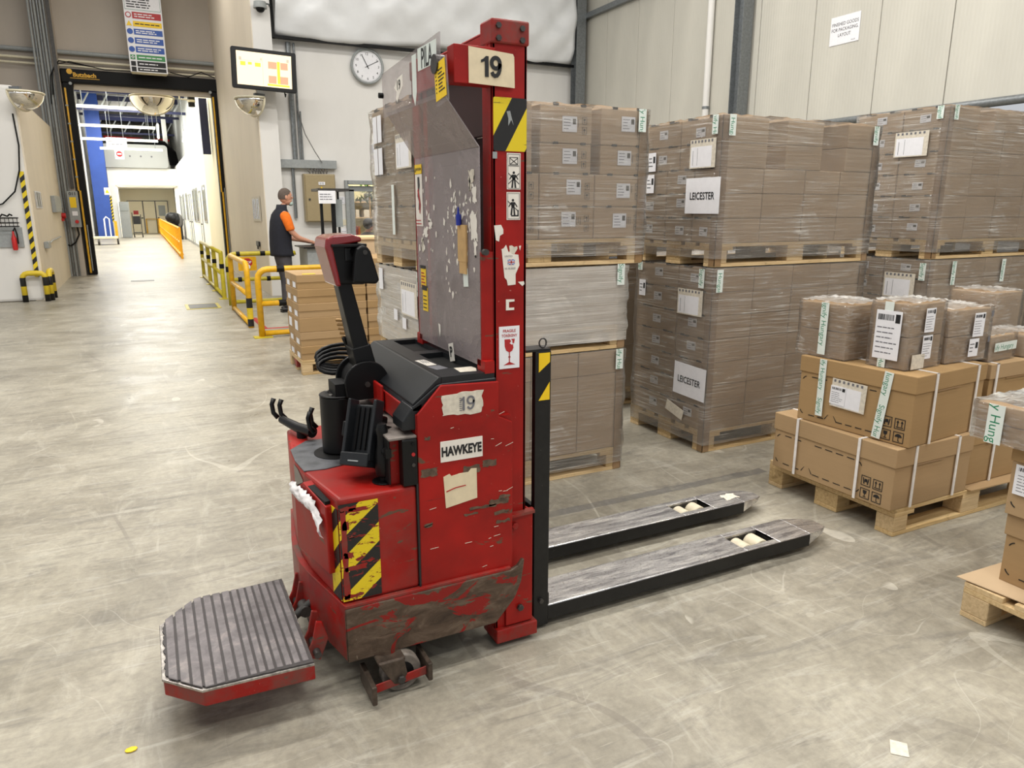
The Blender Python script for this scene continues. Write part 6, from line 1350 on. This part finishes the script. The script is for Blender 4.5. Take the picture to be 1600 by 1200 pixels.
# mast stickers
YM = 2.1195
mk('hazard_tape', MB().prism(rrect(.995, 1.110, 1.728, 1.885, .006), 0, .0014, FY(0, YM, 0)), 'haz2', ch)
plate('tape_peel', ch, FY(1.052, YM-.0015, 1.825), .02, .045, 'lsteel', .0006, poly=[(-.012, .02), (.0, .022), (.012, -.02), (.004, -.004), (-.006, -.022), (-.006, .0)])
def pict(x, z, kind):
    F = FY(x, YM, z); w_, h = .048, (.11 if kind == 0 else .086)
    s = plate('warning_sticker', ch, F, w_, h, 'sticky', .0014)
    mb = MB(); d = .0016; t = .0012
    for (a0, a1, b0, b1) in ((-w_/2+.003, w_/2-.003, h/2-.004, h/2-.003), (-w_/2+.003, w_/2-.003, -h/2+.003, -h/2+.004), (-w_/2+.003, -w_/2+.004, -h/2+.003, h/2-.003), (w_/2-.004, w_/2-.003, -h/2+.003, h/2-.003)): mb.box(a0, a1, b0, b1, d, d+.0004, F=F)
    if kind == 0:
        G = F @ Matrix.Translation((0, .030, 0))
        for (a0, a1, b0, b1) in ((-.015, .015, .011, .013), (-.015, .015, -.010, -.008), (-.015, -.013, -.010, .013), (.013, .015, -.010, .013)): mb.box(a0, a1, b0, b1, d, d+.0004, F=G)
        for sg in (1, -1): mb.prism([(-.013, sg*.009-.001), (.013, -sg*.009-.001), (.013, -sg*.009+.0015), (-.013, sg*.009+.0015)], d, d+.0004, G)
        mb.box(-.018, .018, -.014, -.012, d, d+.0004, F=G); G = F @ Matrix.Translation((0, -.022, 0))
    else: G = F @ Matrix.Translation((-.002, .0, 0)); mb.box(-.006, .02, -.032, -.028, d, d+.0004, F=G).box(.016, .02, -.032, -.012, d, d+.0004, F=G)
    mb.prism(circ(.0042, 12, 0, .018), d, d+.0004, G).prism([(-.007, .012), (.007, .012), (.005, -.006), (-.005, -.006)], d, d+.0004, G)
    mb.prism([(-.006, -.006), (-.001, -.006), (-.003, -.028), (-.009, -.028)], d, d+.0004, G).prism([(.001, -.006), (.006, -.006), (.009, -.028), (.003, -.028)], d, d+.0004, G)
    mb.prism([(-.007, .012), (-.005, .008), (-.014, -.004), (-.016, -.001)], d, d+.0004, G).prism([(.007, .012), (.005, .008), (.014, -.004), (.016, -.001)], d, d+.0004, G)
    for sg in ((1, -1) if kind == 0 else (1,)): mb.prism([(-.019, sg*.016-.0015), (.019, -sg*.016-.0015), (.019, -sg*.016+.0015), (-.019, sg*.016+.0015)], d, d+.0004, G)
    o = mk('pictogram', mb, 'ink', T); 
    return s
pict(1.065, 1.668, 0); pict(1.064, 1.562, 1)
plate('small_sticker', ch, FY(1.000, YM, 1.715), .015, .02, 'glassg', .0012)
plate('torn_sticker', ch, FY(1.012, YM, 1.478), .035, .05, 'sticky', .0012, poly=[(-.016, .024), (.008, .026), (.016, .012), (.016, -.002), (.004, -.008), (.001, -.026), (-.010, -.022)])
s = plate('torn_label', ch, FY(1.052, YM, 1.375), .075, .13, 'sticky', .0012, poly=[(-.030, .052), (-.022, .056), (-.014, .066), (-.006, .044), (.012, .036), (.030, .034), (.034, .0), (.020, -.028), (.020, -.062), (-.008, -.064), (-.012, -.046), (-.020, -.038)])
plate('torn_scrap', ch, FY(1.062, YM, 1.425), .02, .02, 'paperw', .0011, poly=ragged(.026, .022, 12, .004, 3)); plate('torn_scrap', ch, FY(1.093, YM, 1.315), .02, .014, 'sticky', .0011, poly=[(-.012, .006), (.010, .007), (.012, -.002), (.004, -.008)])
plate('torn_scrap', ch, FY(1.088, YM, 1.43), .012, .014, 'sticky', .0011, poly=[(-.004, .006), (.004, .008), (0, -.008)])
mb = MB(); G = FY(1.056, YM-.0015, 1.386)
mb.box(-.0125, .0125, -.0085, .0085, 0, .0003, F=G, mi=0); mb.mi = 1
for sg in (1, -1): mb.prism([(-.0125, sg*.0085-.001), (.0125, -sg*.0085-.001), (.0125, -sg*.0085+.001), (-.0125, sg*.0085+.001)], .0004, .0006, G)
mb.box(-.0125, .0125, -.0028, .0028, .0006, .0008, F=G).box(-.0028, .0028, -.0085, .0085, .0006, .0008, F=G); mb.mi = 2
mb.box(-.0125, .0125, -.0014, .0014, .0009, .0011, F=G).box(-.0014, .0014, -.0085, .0085, .0009, .0011, F=G)
mk('flag_print', mb, ['blueink', 'paper', 'redink'], ch)
mb = MB(); text_mb(mb, '16.10.2020', .009, FY(1.052, YM-.0016, 1.366), bold=.01); text_mb(mb, 'UNITED', .008, FY(1.046, YM-.0016, 1.405)); mk('date_print', mb, 'inkgrey', ch)
plate('bracket_scrap', ch, FY(1.054, YM, 1.248), .04, .04, 'sticky', .0012, poly=[(-.017, .018), (.014, .017), (.014, .010), (-.006, .009), (-.006, -.010), (.013, -.010), (.013, -.018), (-.017, -.018)])
F = FY(1.049, YM, 1.106); s = plate('fragile_sticker', ch, F, .075, .142, 'paper', .0014)
mb = MB(); text_mb(mb, 'FRAGILE', .0135, F @ Matrix.Translation((0, .056, 0)), d=.002, bold=.02, sx=.95); text_mb(mb, 'TÖRÉKENY', .0125, F @ Matrix.Translation((0, .040, 0)), d=.002, bold=.02, sx=.9)
mb.prism([(-.018, .028), (.002, .028), (.006, .020), (.001, .014), (.010, .008), (.013, .012), (.015, -.002), (.010, -.012), (.002, -.016), (-.002, -.016), (-.012, -.010), (-.017, .004)], .0016, .002, F)
mb.prism([(.006, .028), (.020, .028), (.017, .012), (.010, .016), (.012, .021)], .0016, .002, F)
mb.box(-.0018, .0018, -.052, -.015, .0016, .002, F=F).prism([(-.022, -.059), (.022, -.059), (.003, -.050), (-.003, -.050)], .0016, .002, F).box(-.004, .004, -.034, -.030, .0016, .002, F=F)
mk('glass_print', mb, 'redink', s)
# lower leg cover and foot of the mast
mk('leg_cover', MB().prism([(1.03, .08), (1.138, .08), (1.138, .505), (1.143, .520), (1.09, .505), (1.03, .51)], 0, .008, FY(0, 2.118, 0)).box(1.130, 1.138, 2.118, 2.16, .08, .51), 'red', T, bevel=.003)
mk('leg_cover_ledge', MB().prism([(1.04, 2.092), (1.14, 2.098), (1.145, 2.13), (1.04, 2.13)], .506, .516, frame((0, 0, 0), (1, 0, 0), (0, 1, 0))), 'reddirty', T)
for x, z in ((1.062, .47), (1.085, .145)): mk('hex_bolt', MB().prism(circ(.013, 6), 0, .012, FY(x, 2.108, z)), 'dsteel' if z < .3 else 'reddirty', T, bevel=.002)
mk('mast_foot', MB().box(.99, 1.155, 2.10, 2.22, .022, .075), 'reddirty', T, bevel=.004)
mk('mast_foot_far', MB().box(.99, 1.155, 2.77, 2.88, .022, .075), 'reddirty', T, bevel=.004)
mk('load_wheel', MB().cyl((1.02, 2.13, .030), (1.02, 2.19, .030), .030, n=18), 'blackm', T, smooth=True); mk('load_wheel', MB().cyl((1.02, 2.79, .030), (1.02, 2.85, .030), .030, n=18), 'blackm', T, smooth=True)
# plexiglass guard: flat, sloped, flat
def pane(pts, nm, mat='plexi'):
    mb = MB(); mb.add([p for p in pts]+[(p[0]+.004, p[1], p[2]) for p in pts], [(0, 1, 2, 3), (7, 6, 5, 4), (0, 1, 5, 4), (1, 2, 6, 5), (2, 3, 7, 6), (3, 0, 4, 7)]); return mk(nm, mb, mat, T)
gl = pane([(.95, 2.13, 1.05), (.95, 2.725, 1.05), (.95, 2.725, 1.738), (.95, 2.13, 1.738)], 'plexiglass_guard')
pane([(.95, 2.13, 1.739), (.95, 2.725, 1.739), (.845, 2.725, 1.895), (.845, 2.16, 1.895)], 'guard_slope')
g3 = pane([(.840, 2.16, 1.88), (.840, 2.745, 1.88), (.840, 2.745, 2.030), (.840, 2.16, 2.060)], 'guard_top', 'plexi2')
for y in (2.128, 2.727):
    mk('guard_frame', MB().box(.952, .992, y-.006, y+.006, 1.03, 1.42 if y < 2.5 else 1.45), 'red', T)
    mk('frame_bracket', MB().box(.95, .985, y-.03, y+.03, 1.03, 1.07), 'red', T)
mk('frame_knob', MB().cyl((.96, 2.118, 1.42), (.96, 2.10, 1.42), .010, n=12), 'dsteel', T, smooth=True)
mk('guard_screw', MB().cyl((.836, 2.725, 1.955), (.82, 2.725, 1.955), .010, n=10), 'blackm', T, smooth=True)
XG = .9495
def gst(nm, y, z, w_, h, mat, parent=gl, x=XG, **k): return plate(nm, parent, FX(x, y, z), w_, h, mat, .001, **k)
s = gst('warning_tag', 2.685, 1.60, .075, .16, 'sticky'); F = FX(XG-.001, 2.685, 1.60)
plate('tag_header', gl, F @ Matrix.Translation((0, .098, 0)), .075, .034, 'yel', .001); mb = MB(); text_mb(mb, 'FIGYELEM', .013, F @ Matrix.Translation((.004, .098, 0)), d=.0015, bold=.02); mb.prism([(-.034, .088), (-.024, .088), (-.029, .105)], .0012, .0016, F); mk('tag_lettering', mb, 'ink', gl)
mb = MB(); mb.prism([(-.008, .07), (.010, .07), (.014, .04), (.0, .01), (.012, -.02), (.004, -.05), (-.004, -.05), (.002, -.02), (-.012, .0), (-.006, .03)], .0012, .0016, F); mk('tag_picture', mb, 'charcoal', gl)
mb = MB(); mb.prism([(-.010, .02), (.0, .03), (.02, -.03), (.012, -.065), (.006, -.06), (.010, -.03)], .0017, .002, F); lines(mb, F @ Matrix.Translation((0, -.095, 0)), -.032, .034, -.012, .012, 2, .004, .0014, random.Random(1), .98); mk('tag_red_print', mb, 'redink', gl)
gst('tag_footer', 2.684, 1.505, .074, .030, 'sticky')
s = gst('yellow_sticker', 2.66, 1.295, .055, .075, 'yel'); s = gst('yellow_sticker', 2.645, 1.215, .055, .09, 'yel')
gst('black_band', 2.664, 1.337, .055, .012, 'ink', x=XG-.0012); gst('black_band', 2.65, 1.258, .055, .018, 'ink', x=XG-.0012)
mb = MB(); lines(mb, FX(XG-.0014, 2.66, 1.29), -.022, .022, -.03, .03, 5, .005, 0, random.Random(4)); mk('sticker_print', mb, 'redink', gl); mb = MB(); lines(mb, FX(XG-.0014, 2.645, 1.205), -.022, .022, -.03, .03, 4, .004, 0, random.Random(5)); mk('sticker_print', mb, 'ink', gl)
rnd = random.Random(77); mb = MB()
for k in range(95):
    y = rnd.choice((rnd.uniform(2.16, 2.45), rnd.uniform(2.16, 2.70), rnd.uniform(2.55, 2.70))); z = rnd.uniform(1.26, 1.66)
    if rnd.random() < .45: y = rnd.gauss(2.30, .07); z = rnd.gauss(1.53, .05)
    s_ = rnd.uniform(.004, .013); a0 = rnd.uniform(0, 6); n_ = rnd.choice((3, 4, 5, 6))
    if not (2.145 < y < 2.71): continue
    mb.prism([(s_*rnd.uniform(.4, 1.1)*math.cos(a0+2*PI*i/n_), 1.6*s_*rnd.uniform(.4, 1.1)*math.sin(a0+2*PI*i/n_)) for i in range(n_)], 0, .0006, FX(XG, y, z))
mk('torn_label_scraps', mb, 'sticky', gl, kind='stuff')
for k_, (y_, z_, w_, h_) in enumerate([(2.185, 1.655, .045, .035), (2.165, 1.60, .03, .05), (2.172, 1.50, .045, .085), (2.20, 1.63, .015, .04), (2.16, 1.43, .02, .05), (2.62, 1.47, .04, .03), (2.66, 1.42, .02, .05), (2.57, 1.50, .03, .025)]): gst('torn_label', y_, z_, w_, h_, 'sticky' if k_ % 3 else 'paperw', poly=ragged(w_, h_, 24, .007, 8+k_))
mk('paper_pouch', MB().box(-.035, .035, -.06, .06, 0, .006, F=FX(XG, 2.262, 1.442)).box(-.028, .030, -.10, -.05, 0, .005, F=FX(XG, 2.26, 1.442)), 'kraft', gl)
mk('glue_stick', MB().cyl((.941, 2.278, 1.50), (.941, 2.280, 1.535), .009, n=12).cyl((.941, 2.280, 1.535), (.941, 2.281, 1.56), .005, .002, n=10), 'bluep', gl, smooth=True)
gst('pale_tape', 2.245, 1.33, .04, .06, 'tape', rot=.1)
gst('white_scrap', 2.50, 1.115, .02, .05, 'sticky', poly=[(-.010, .024), (.008, .022), (.010, -.004), (.003, -.024), (-.004, -.006)])
s = gst('letter_sticker', 2.385, 1.052, .045, .065, 'sticky', rot=.25); mb = MB(); text_mb(mb, 'P', .05, FX(XG-.001, 2.385, 1.055) @ Matrix.Rotation(.25, 4, 'Z'), d=.001, bold=.04); mk('letter', mb, 'ink', s)
F = FX(.839, 2.265, 2.012); plate('letter_label', g3, F, .165, .066, 'tape', .0008); mb = MB(); text_mb(mb, 'PILA', .083, F, d=.0014, bold=.015, sx=.62); mk('letters', mb, 'ink', g3)
F = FX(.838, 2.152, 1.925) @ Matrix.Rotation(.12, 4, 'Z'); plate('yellow_tag', T, F, .085, .105, 'yel', .0012); mb = MB(); lines(mb, F @ Matrix.Translation((.012, 0, .0014)), -.025, .025, -.035, .035, 7, .004, 0, random.Random(3)); lines(mb, F @ Matrix.Translation((-.03, 0, .0014)), -.006, .006, -.035, .035, 6, .003, 0, random.Random(3)); mk('tag_print', mb, 'ink', T)
plate('tag_sleeve', T, F @ Matrix.Translation((.006, -.006, -.002)), .10, .125, 'plexi2', .001)
s = plate('torn_number_label', g3, FX(.839, 2.55, 1.958), .10, .075, 'sticky', .0008, poly=[(-.048, .006), (-.01, .030), (.044, .038), (.046, .0), (.010, -.02), (-.02, -.045), (-.030, -.030), (-.022, -.010)]); mb = MB(); text_mb(mb, '19', .045, FX(.8378, 2.545, 1.968), d=.0004, bold=.01); mk('number_remains', mb, 'ink', s)
plate('white_strip', g3, FX(.839, 2.385, 1.965), .040, .12, 'tape', .0008, poly=[(-.02, .07), (.02, .07), (.02, -.045), (.003, -.085), (-.02, -.05)])
# tiller: column, discs, arm, head
cx, cy = .565, 2.53
mk('steering_column', MB().cyl((cx, cy, .70), (cx, cy, .905), .064, n=32).cyl((cx, cy, .905), (cx, cy, .912), .066, n=32), 'blackp', T, smooth=True, bevel=.003)
mk('column_well', MB().cyl((cx-.01, cy-.01, .6935), (cx-.01, cy-.01, .697), .088, n=30), 'blackm', T)
for k in range(4): a = PI/4+k*PI/2; mk('column_bolt', MB().cyl((cx+.045*math.cos(a), cy+.045*math.sin(a), .912), (cx+.045*math.cos(a), cy+.045*math.sin(a), .917), .007, n=6), 'screw', T)
dsc = [(.078*math.cos(a), .078*math.sin(a)) for a in [PI*k/16-.12 for k in range(19)]]
dsc = [(.08, -.058)]+[(.080*math.cos(t), .078*math.sin(t)) for t in [PI*k/18 for k in range(19)]]+[(-.075, -.045), (-.055, -.062)]
dx_, dz_ = .655, .955
for y0, y1 in ((2.455, 2.468), (2.585, 2.598)): mk('hinge_disc', MB().prism(dsc, 0, y1-y0, FY(dx_, y1, dz_)), 'blackp', T, bevel=.004)
mk('hinge_core', MB().cyl((dx_, 2.468, dz_), (dx_, 2.585, dz_), .062, n=28).box(cx-.02, dx_+.02, 2.475, 2.58, .905, .955), 'blackm', T, smooth=True)
mk('hinge_bolt', MB().prism(circ(.010, 6), 0, .008, FY(dx_, 2.455, dz_-.005)), 'dsteel', T)
a0 = Vector((.665, 2.525, .985)); a1 = Vector((.600, 2.525, 1.315)); dd_ = (a1-a0).normalized(); Fa = frame(a0, (1, 0, 0), (0, -1, 0)); nx_ = Vector((0, 1, 0)).cross(dd_).normalized()
Fa = Matrix((nx_, Vector((0, 1, 0)), dd_)).transposed().to_4x4(); Fa.translation = a0; L_ = (a1-a0).length
mb = MB()
def taper(mb, h0, h1, ax0, ax1, ay0, ay1, F):
    vs = [F @ Vector((sx*(ax0 if k == 0 else ax1), sy*(ay0 if k == 0 else ay1), (h0, h1)[k])) for k in (0, 1) for sy in (-1, 1) for sx in (-1, 1)]
    mb.add(vs, [(0, 2, 3, 1), (4, 5, 7, 6), (0, 1, 5, 4), (2, 6, 7, 3), (1, 3, 7, 5), (0, 4, 6, 2)])
taper(mb, 0, L_, .030, .024, .046, .036, Fa); arm = mk('tiller_arm', mb, 'blackp', T, bevel=.005)
mb = MB(); taper(mb, .02, .10, .036, .034, .052, .048, Fa); mk('arm_collar', mb, 'blackp', arm, bevel=.004)
mk('arm_label', MB().box(-.013, .013, .22, .25, 0, .001, F=Matrix((Vector((0, -1, 0)), dd_, -nx_)).transposed().to_4x4()), 'lsteel', arm)
mb = MB()
for k in range(5): mb.cyl((.625-.004*k, 2.585, 1.10+.016*k), (.607-.004*k, 2.60, 1.10+.016*k), .006, n=10)
mk('cable_glands', mb, plain('brass', (150, 118, 76), .35, .7), arm, smooth=True)
# head
hp = [(.560, 1.305), (.665, 1.300), (.685, 1.318), (.662, 1.420), (.650, 1.445), (.548, 1.440)]
mk('head_core', MB().prism(hp, -.055, .055, FY(0, 2.52, 0)), 'blackp', T, bevel=.006)
mk('head_shell', MB().prism([(.560, 1.300), (.578, 1.300), (.556, 1.432), (.655, 1.447), (.652, 1.462), (.620, 1.472), (.560, 1.468), (.535, 1.458), (.530, 1.43)], -.085, .085, FY(0, 2.52, 0)), plain('glossy_maroon', (132, 24, 26), .22, coat=.6), T, bevel=.006)
mk('head_trim', MB().box(.550, .668, 2.425, 2.61, 1.430, 1.440), 'blackp', T, bevel=.002)
for y0, y1 in ((2.405, 2.435), (2.60, 2.63)):
    mk('hand_grip', MB().prism([(.610, 1.312), (.690, 1.306), (.702, 1.318), (.676, 1.415), (.664, 1.432), (.644, 1.436), (.628, 1.425), (.620, 1.40)], 0, y1-y0, FY(0, y1, 0)), 'blackp', T, bevel=.008, seg=3)
mk('grip_bar', MB().cyl((.648, 2.41, 1.412), (.620, 2.52, 1.412), .017, n=16), 'blackp', T, smooth=True)
mk('grip_screw', MB().prism(circ(.008, 12), 0, .003, FY(.655, 2.405, 1.413)), 'dsteel', T)
mk('butterfly_switch', MB().box(.60, .63, 2.46, 2.58, 1.38, 1.43), 'charcoal', T, bevel=.006)
# coiled hose behind the discs
mb = MB()
for k in range(4):
    r0 = .06+.008*k; mb.tube([(.60+.01*k+r0*1.2*math.cos(t), 2.66+.012*k+.02*math.sin(t), .985+.01*k+r0*.45*math.sin(t)) for t in [2*PI*i/16 for i in range(16)]], .0075, n=8, closed=True)
mb.tube([(.66, 2.62, 1.02), (.63, 2.61, 1.06), (.61, 2.58, 1.10)], .008); mk('hose_coil', mb, 'blackp', T, smooth='all')
# terminal cradle on ball mount
mk('mount_base', MB().cyl((.617, 2.165, .692), (.617, 2.165, .697), .038, n=28), 'blackp', T, smooth=True, bevel=.001)
mk('mount_arm', MB().lathe([(0, 0), (.012, 0), (.012, .012), (.024, .02), (.028, .05), (.026, .085), (.018, .12), (.016, .15), (.02, .17), (.014, .19), (0, .19)], frame((.617, 2.165, .697), (1, 0, 0), (0, 1, 0)), 20), 'blackp', T, smooth=True)
mk('mount_knob', MB().cyl((.617, 2.150, .80), (.617, 2.12, .80), .012, n=10).box(.608, .626, 2.10, 2.125, .79, .82), 'blackp', T, smooth=True)
Rc = Matrix.Translation((.565, 2.225, .735)) @ Matrix.Rotation(math.radians(38), 4, 'Z') @ Matrix.Rotation(math.radians(22), 4, 'Y') @ Matrix.Rotation(math.radians(-4), 4, 'X')
mb = MB(); mb.box(-.012, .006, -.050, .050, 0, .20, F=Rc)
cr = mk('terminal_cradle', mb, 'charcoal', T, bevel=.004)
mb = MB(); mb.box(-.050, .0, -.056, -.044, .015, .215, F=Rc).box(-.050, .0, .044, .056, .015, .215, F=Rc).box(-.056, .004, -.054, .054, -.005, .04, F=Rc); mk('cradle_rails', mb, 'charcoal', cr, bevel=.004)
mb = MB()
for k in range(4): mb.box(-.020, -.010, -.032+.019*k, -.024+.019*k, .05, .19, F=Rc)
mk('cradle_ribs', mb, 'blackm', cr); mk('cradle_slot', MB().box(-.0575, -.055, -.02, .02, .010, .014, F=Rc), 'lsteel', cr)
mk('cradle_side_clamp', MB().box(-.02, .035, -.085, -.052, .09, .135, F=Rc), 'blackp', cr, bevel=.004); mk('blue_button', MB().box(.028, .040, -.088, -.060, .095, .130, F=Rc), 'bluep', cr, bevel=.004)
mk('cradle_far_clamp', MB().box(-.04, .0, .056, .072, .09, .14, F=Rc), 'blackp', cr, bevel=.004); mk('cradle_back', MB().box(.006, .05, -.045, .045, .03, .17, F=Rc), 'blackp', cr, bevel=.008)
# tablet claw on the far rear corner
B = Vector((.44, 2.80, .715))
mb = MB(); mb.tube([(.50, 2.70, .725), (.46, 2.78, .728), (.42, 2.90, .735)], [.022, .020, .016], n=12); tc = mk('tablet_bracket', mb, 'blackp', T, smooth=True)
mk('bracket_stem', MB().cyl((.47, 2.76, .692), (.47, 2.76, .72), .02, n=14), 'blackm', tc)
for (x, y) in ((.41, 2.93), (.435, 2.90), (.52, 2.72), (.50, 2.66)):
    mk('claw', MB().tube([(x, y, .735), (x-.015, y+.012, .755), (x-.018, y+.016, .790), (x-.008, y+.02, .812)], [.010, .009, .009, .010], n=8), 'blackp', tc, smooth='all')
# platform, folding, with ribbed mat
zt = .19
out = [(.335, 2.03), (.335, 2.615), (.03, 2.60), (-.085, 2.475), (-.085, 2.155), (.02, 2.045)]
out = list(reversed(out))
pl = mk('foot_platform', MB().prism(out, zt-.055, zt-.004, frame((0, 0, 0), (1, 0, 0), (0, 1, 0))), 'reddirty', T, bevel=.004)
mk('platform_edge', MB().prism([(x+(.0 if x > .3 else -.004), y) for x, y in out], zt-.008, zt+.001, frame((0, 0, 0), (1, 0, 0), (0, 1, 0))), plain('worn_bright_edge', (176, 170, 164), .3, .8, var=.3, vs=60), pl, bevel=.002)
rnd = random.Random(6)
def ins(p, d=.012):
    c = Vector((.13, 2.33)); v = Vector(p)-c; return (c.x+v.x*(1-d/abs(v.length)), c.y+v.y*(1-d/abs(v.length)))
edge = []
for k in range(len(out)):
    a, b = Vector(out[k]), Vector(out[(k+1) % len(out)]); n_ = max(3, int((b-a).length/.012))
    for i in range(n_):
        q = a.lerp(b, i/n_); rag = rnd.uniform(.0, .010) if (q.x < .02) else rnd.uniform(.0, .003); edge.append(ins(q, rag+.003))
mt = mk('rubber_mat', MB().prism(edge, zt, zt+.006, frame((0, 0, 0), (1, 0, 0), (0, 1, 0))), 'matdark', pl)  # base coloured dark so the shallow rib grooves look shaded
mb = MB(); x = .322
def ylim(x_):
    lo = 2.045+max(0, .02-x_)*1.05+.004; hi = 2.607-max(0, .03-x_)*1.09-.004; return lo, hi
while x > -.066:
    w_ = .0185 if x > .15 else .0245
    (a0, b0), (a1, b1) = ylim(x), ylim(x-w_)
    mb.prism([(x-w_, a1), (x, a0), (x, b0), (x-w_, b1)], zt+.004, zt+.0088, frame((0, 0, 0), (1, 0, 0), (0, 1, 0))); x -= w_+.007
mk('mat_rib', mb, 'mat', pl, bevel=.0015, seg=1)
for y in (2.215, 2.50):
    mk('hinge_bracket', MB().prism([(.325, .150), (.372, .128), (.402, .20), (.385, .262), (.366, .268), (.350, .20)], 0, .012, FY(0, y, 0)).prism([(.325, .150), (.372, .128), (.402, .20), (.385, .262), (.366, .268), (.350, .20)], 0, .012, FY(0, y-.07, 0)), 'reddirty', T, bevel=.003)
    mk('hinge_pin', MB().cyl((.360, y-.11, .165), (.360, y+.03, .165), .012, n=12), 'dsteel', T, smooth=True)
mk('gas_strut', MB().cyl((.30, 2.36, .15), (.40, 2.36, .22), .014, n=12).cyl((.37, 2.34, .19), (.37, 2.40, .19), .02, n=12), 'dsteel', T, smooth=True)
# caster under the near rear corner, drive wheel behind
cw = mk('caster_wheel', MB().cyl((.612, 2.035, .068), (.612, 2.078, .068), .067, n=36), plain('grey_tyre', (118, 110, 102), .55, var=.2, vs=50), T, smooth=True, bevel=.006)
mk('wheel_hub', MB().cyl((.612, 2.030, .068), (.612, 2.036, .068), .040, n=24), 'blackm', cw, smooth=True)
mk('swivel_plate', MB().cyl((.575, 2.10, .135), (.575, 2.10, .20), .05, n=24), 'skirt', T, smooth=True)
fk = plain('greasy_brown_steel', (84, 72, 62), .5, .4, var=.25, vs=40)
fo = mk('caster_fork', MB().prism([(.530, .135), (.615, .135), (.625, .075), (.604, .042), (.578, .048), (.545, .105)], 0, .010, FY(0, 2.022, 0)).box(.53, .62, 2.015, 2.13, .125, .137), fk, T, bevel=.004)
mk('axle_bolt', MB().prism(circ(.014, 6), 0, .010, FY(.602, 2.010, .064)), 'dsteel', fo, bevel=.002)
mk('wheel_guard', MB().box(.495, .512, 1.975, 2.125, .018, .085), fk, T, bevel=.004); mk('wheel_guard', MB().box(.690, .706, 1.995, 2.125, .035, .10), fk, T, bevel=.004)
mk('guard_plate', MB().prism([(.512, .034), (.690, .052), (.690, .082), (.512, .064)], 0, .005, FY(0, 2.018, 0)), 'reddirty', T, bevel=.002)
mk('drive_wheel', MB().cyl((.50, 2.44, .11), (.50, 2.53, .11), .11, n=36), 'rubber', T, smooth=True, bevel=.008)
mk('far_caster', MB().cyl((.62, 2.86, .064), (.62, 2.90, .064), .062, n=24).box(.57, .67, 2.85, 2.91, .11, .15), 'dsteel', T, smooth=True)
# fork carriage: black posts, plates
for (y0, y1) in ((2.150, 2.176), (2.795, 2.821)):
    po = mk('carriage_post', MB().box(1.165, 1.228, y0, y1, .0+.012, 1.075), 'blacksteel', T, bevel=.003)
    mk('post_bolt', MB().prism(circ(.010, 6), 0, .010, FY(1.195, y0, .12)), 'dsteel', po)
    mk('post_top_plate', MB().box(1.118, 1.225, y0, y1+.05, 1.075, 1.083), 'blacksteel', po)
    mk('lifting_eye', MB().tube([(1.20+.014*math.cos(t), y0+.012, 1.102+.016*math.sin(t)) for t in [2*PI*i/14 for i in range(14)]], .003, n=6, closed=True), 'dsteel', po, smooth='all')
    if y0 < 2.3:
        for z, h in ((1.035, .068), (.93, .060)): mk('hazard_tape', MB().prism([(1.178, z-.034), (1.222, z+.0), (1.222, z+.034), (1.178, z+.034)] if z > 1 else [(1.178, z-.03), (1.222, z-.03), (1.222, z+.034)], 0, .001, FY(0, y0-.0006, 0)), 'yel', po)
mk('carriage_plate', MB().box(1.165, 1.185, 2.176, 2.795, .06, .14).box(1.165, 1.185, 2.176, 2.795, .42, .50), 'blacksteel', T, bevel=.003)
mk('carriage_roller_bracket', MB().box(1.10, 1.17, 2.24, 2.30, .10, .50).box(1.10, 1.17, 2.68, 2.74, .10, .50), 'blacksteel', T)
# forks
def fork(y0, y1, nm, x1=2.79):
    xr0, xr1 = 2.235, 2.43; a, b = y0+.035, y1-.035; zt_, zb = .092, .075
    mb = MB()
    mb.box(1.228, xr0, y0, y1, .078, zt_).box(xr1, 2.62, y0, y1, .078, zt_).box(xr0, xr1, y0, a, .078, zt_).box(xr0, xr1, b, y1, .078, zt_)
    mb.box(1.228, 2.62, y0, y0+.012, .030, .078).box(1.228, 2.62, y1-.012, y1, .030, .078)
    # tapered nose
    n = [(2.62, y0), (2.74, y0+.03), (x1, y0+.060), (x1, y1-.055), (2.74, y1-.02), (2.62, y1)]
    top = [(x, y, zt_-max(0, x-2.62)*.12) for x, y in n]; bot = [(x, y, .034+max(0, x-2.62)*.16) for x, y in n]
    N = len(n); mb.add(top+bot, [tuple(range(N)), tuple(reversed(range(N, 2*N)))]+[(i, N+i, N+(i+1) % N, (i+1) % N) for i in range(N)])
    o = mk('fork', mb, 'fork', T, bevel=.004)
    mk('roller_well', MB().box(xr0, xr1, a, b, .022, .030).box(xr0-.004, xr0, a, b, .03, .09).box(xr1, xr1+.004, a, b, .03, .09), 'blackm', o)
    for x, r in ((2.285, .036), (2.375, .040)): mk('load_roller', MB().cyl((x, a+.015, .050), (x, b-.015, .050), r, n=28), 'beigewheel', o, smooth=True, bevel=.004)
    return o
fork(2.152, 2.335, 'fork'); f2 = fork(2.572, 2.745, 'fork')
for y in (2.152, 2.572): mk('fork_side', MB().box(1.228, 2.62, y-.0015, y, .032, .088), 'blacksteel', T)
mk('orange_patch', MB().box(1.236, 1.275, 2.568, 2.5705, .035, .075), 'orangeshirt', f2)
plate('white_scuff', f2, FZ(2.60, 2.66, .0925), .09, .06, 'paperw', .0006, poly=ragged(.09, .06, 18, .010, 4))
mk('fork_heel', MB().box(1.185, 1.235, 2.155, 2.335, .03, .14).box(1.185, 1.235, 2.572, 2.745, .03, .14), 'blacksteel', T, bevel=.003)

# every mesh without its own kind of structure gets its first material checked
bpy.context.view_layer.update()
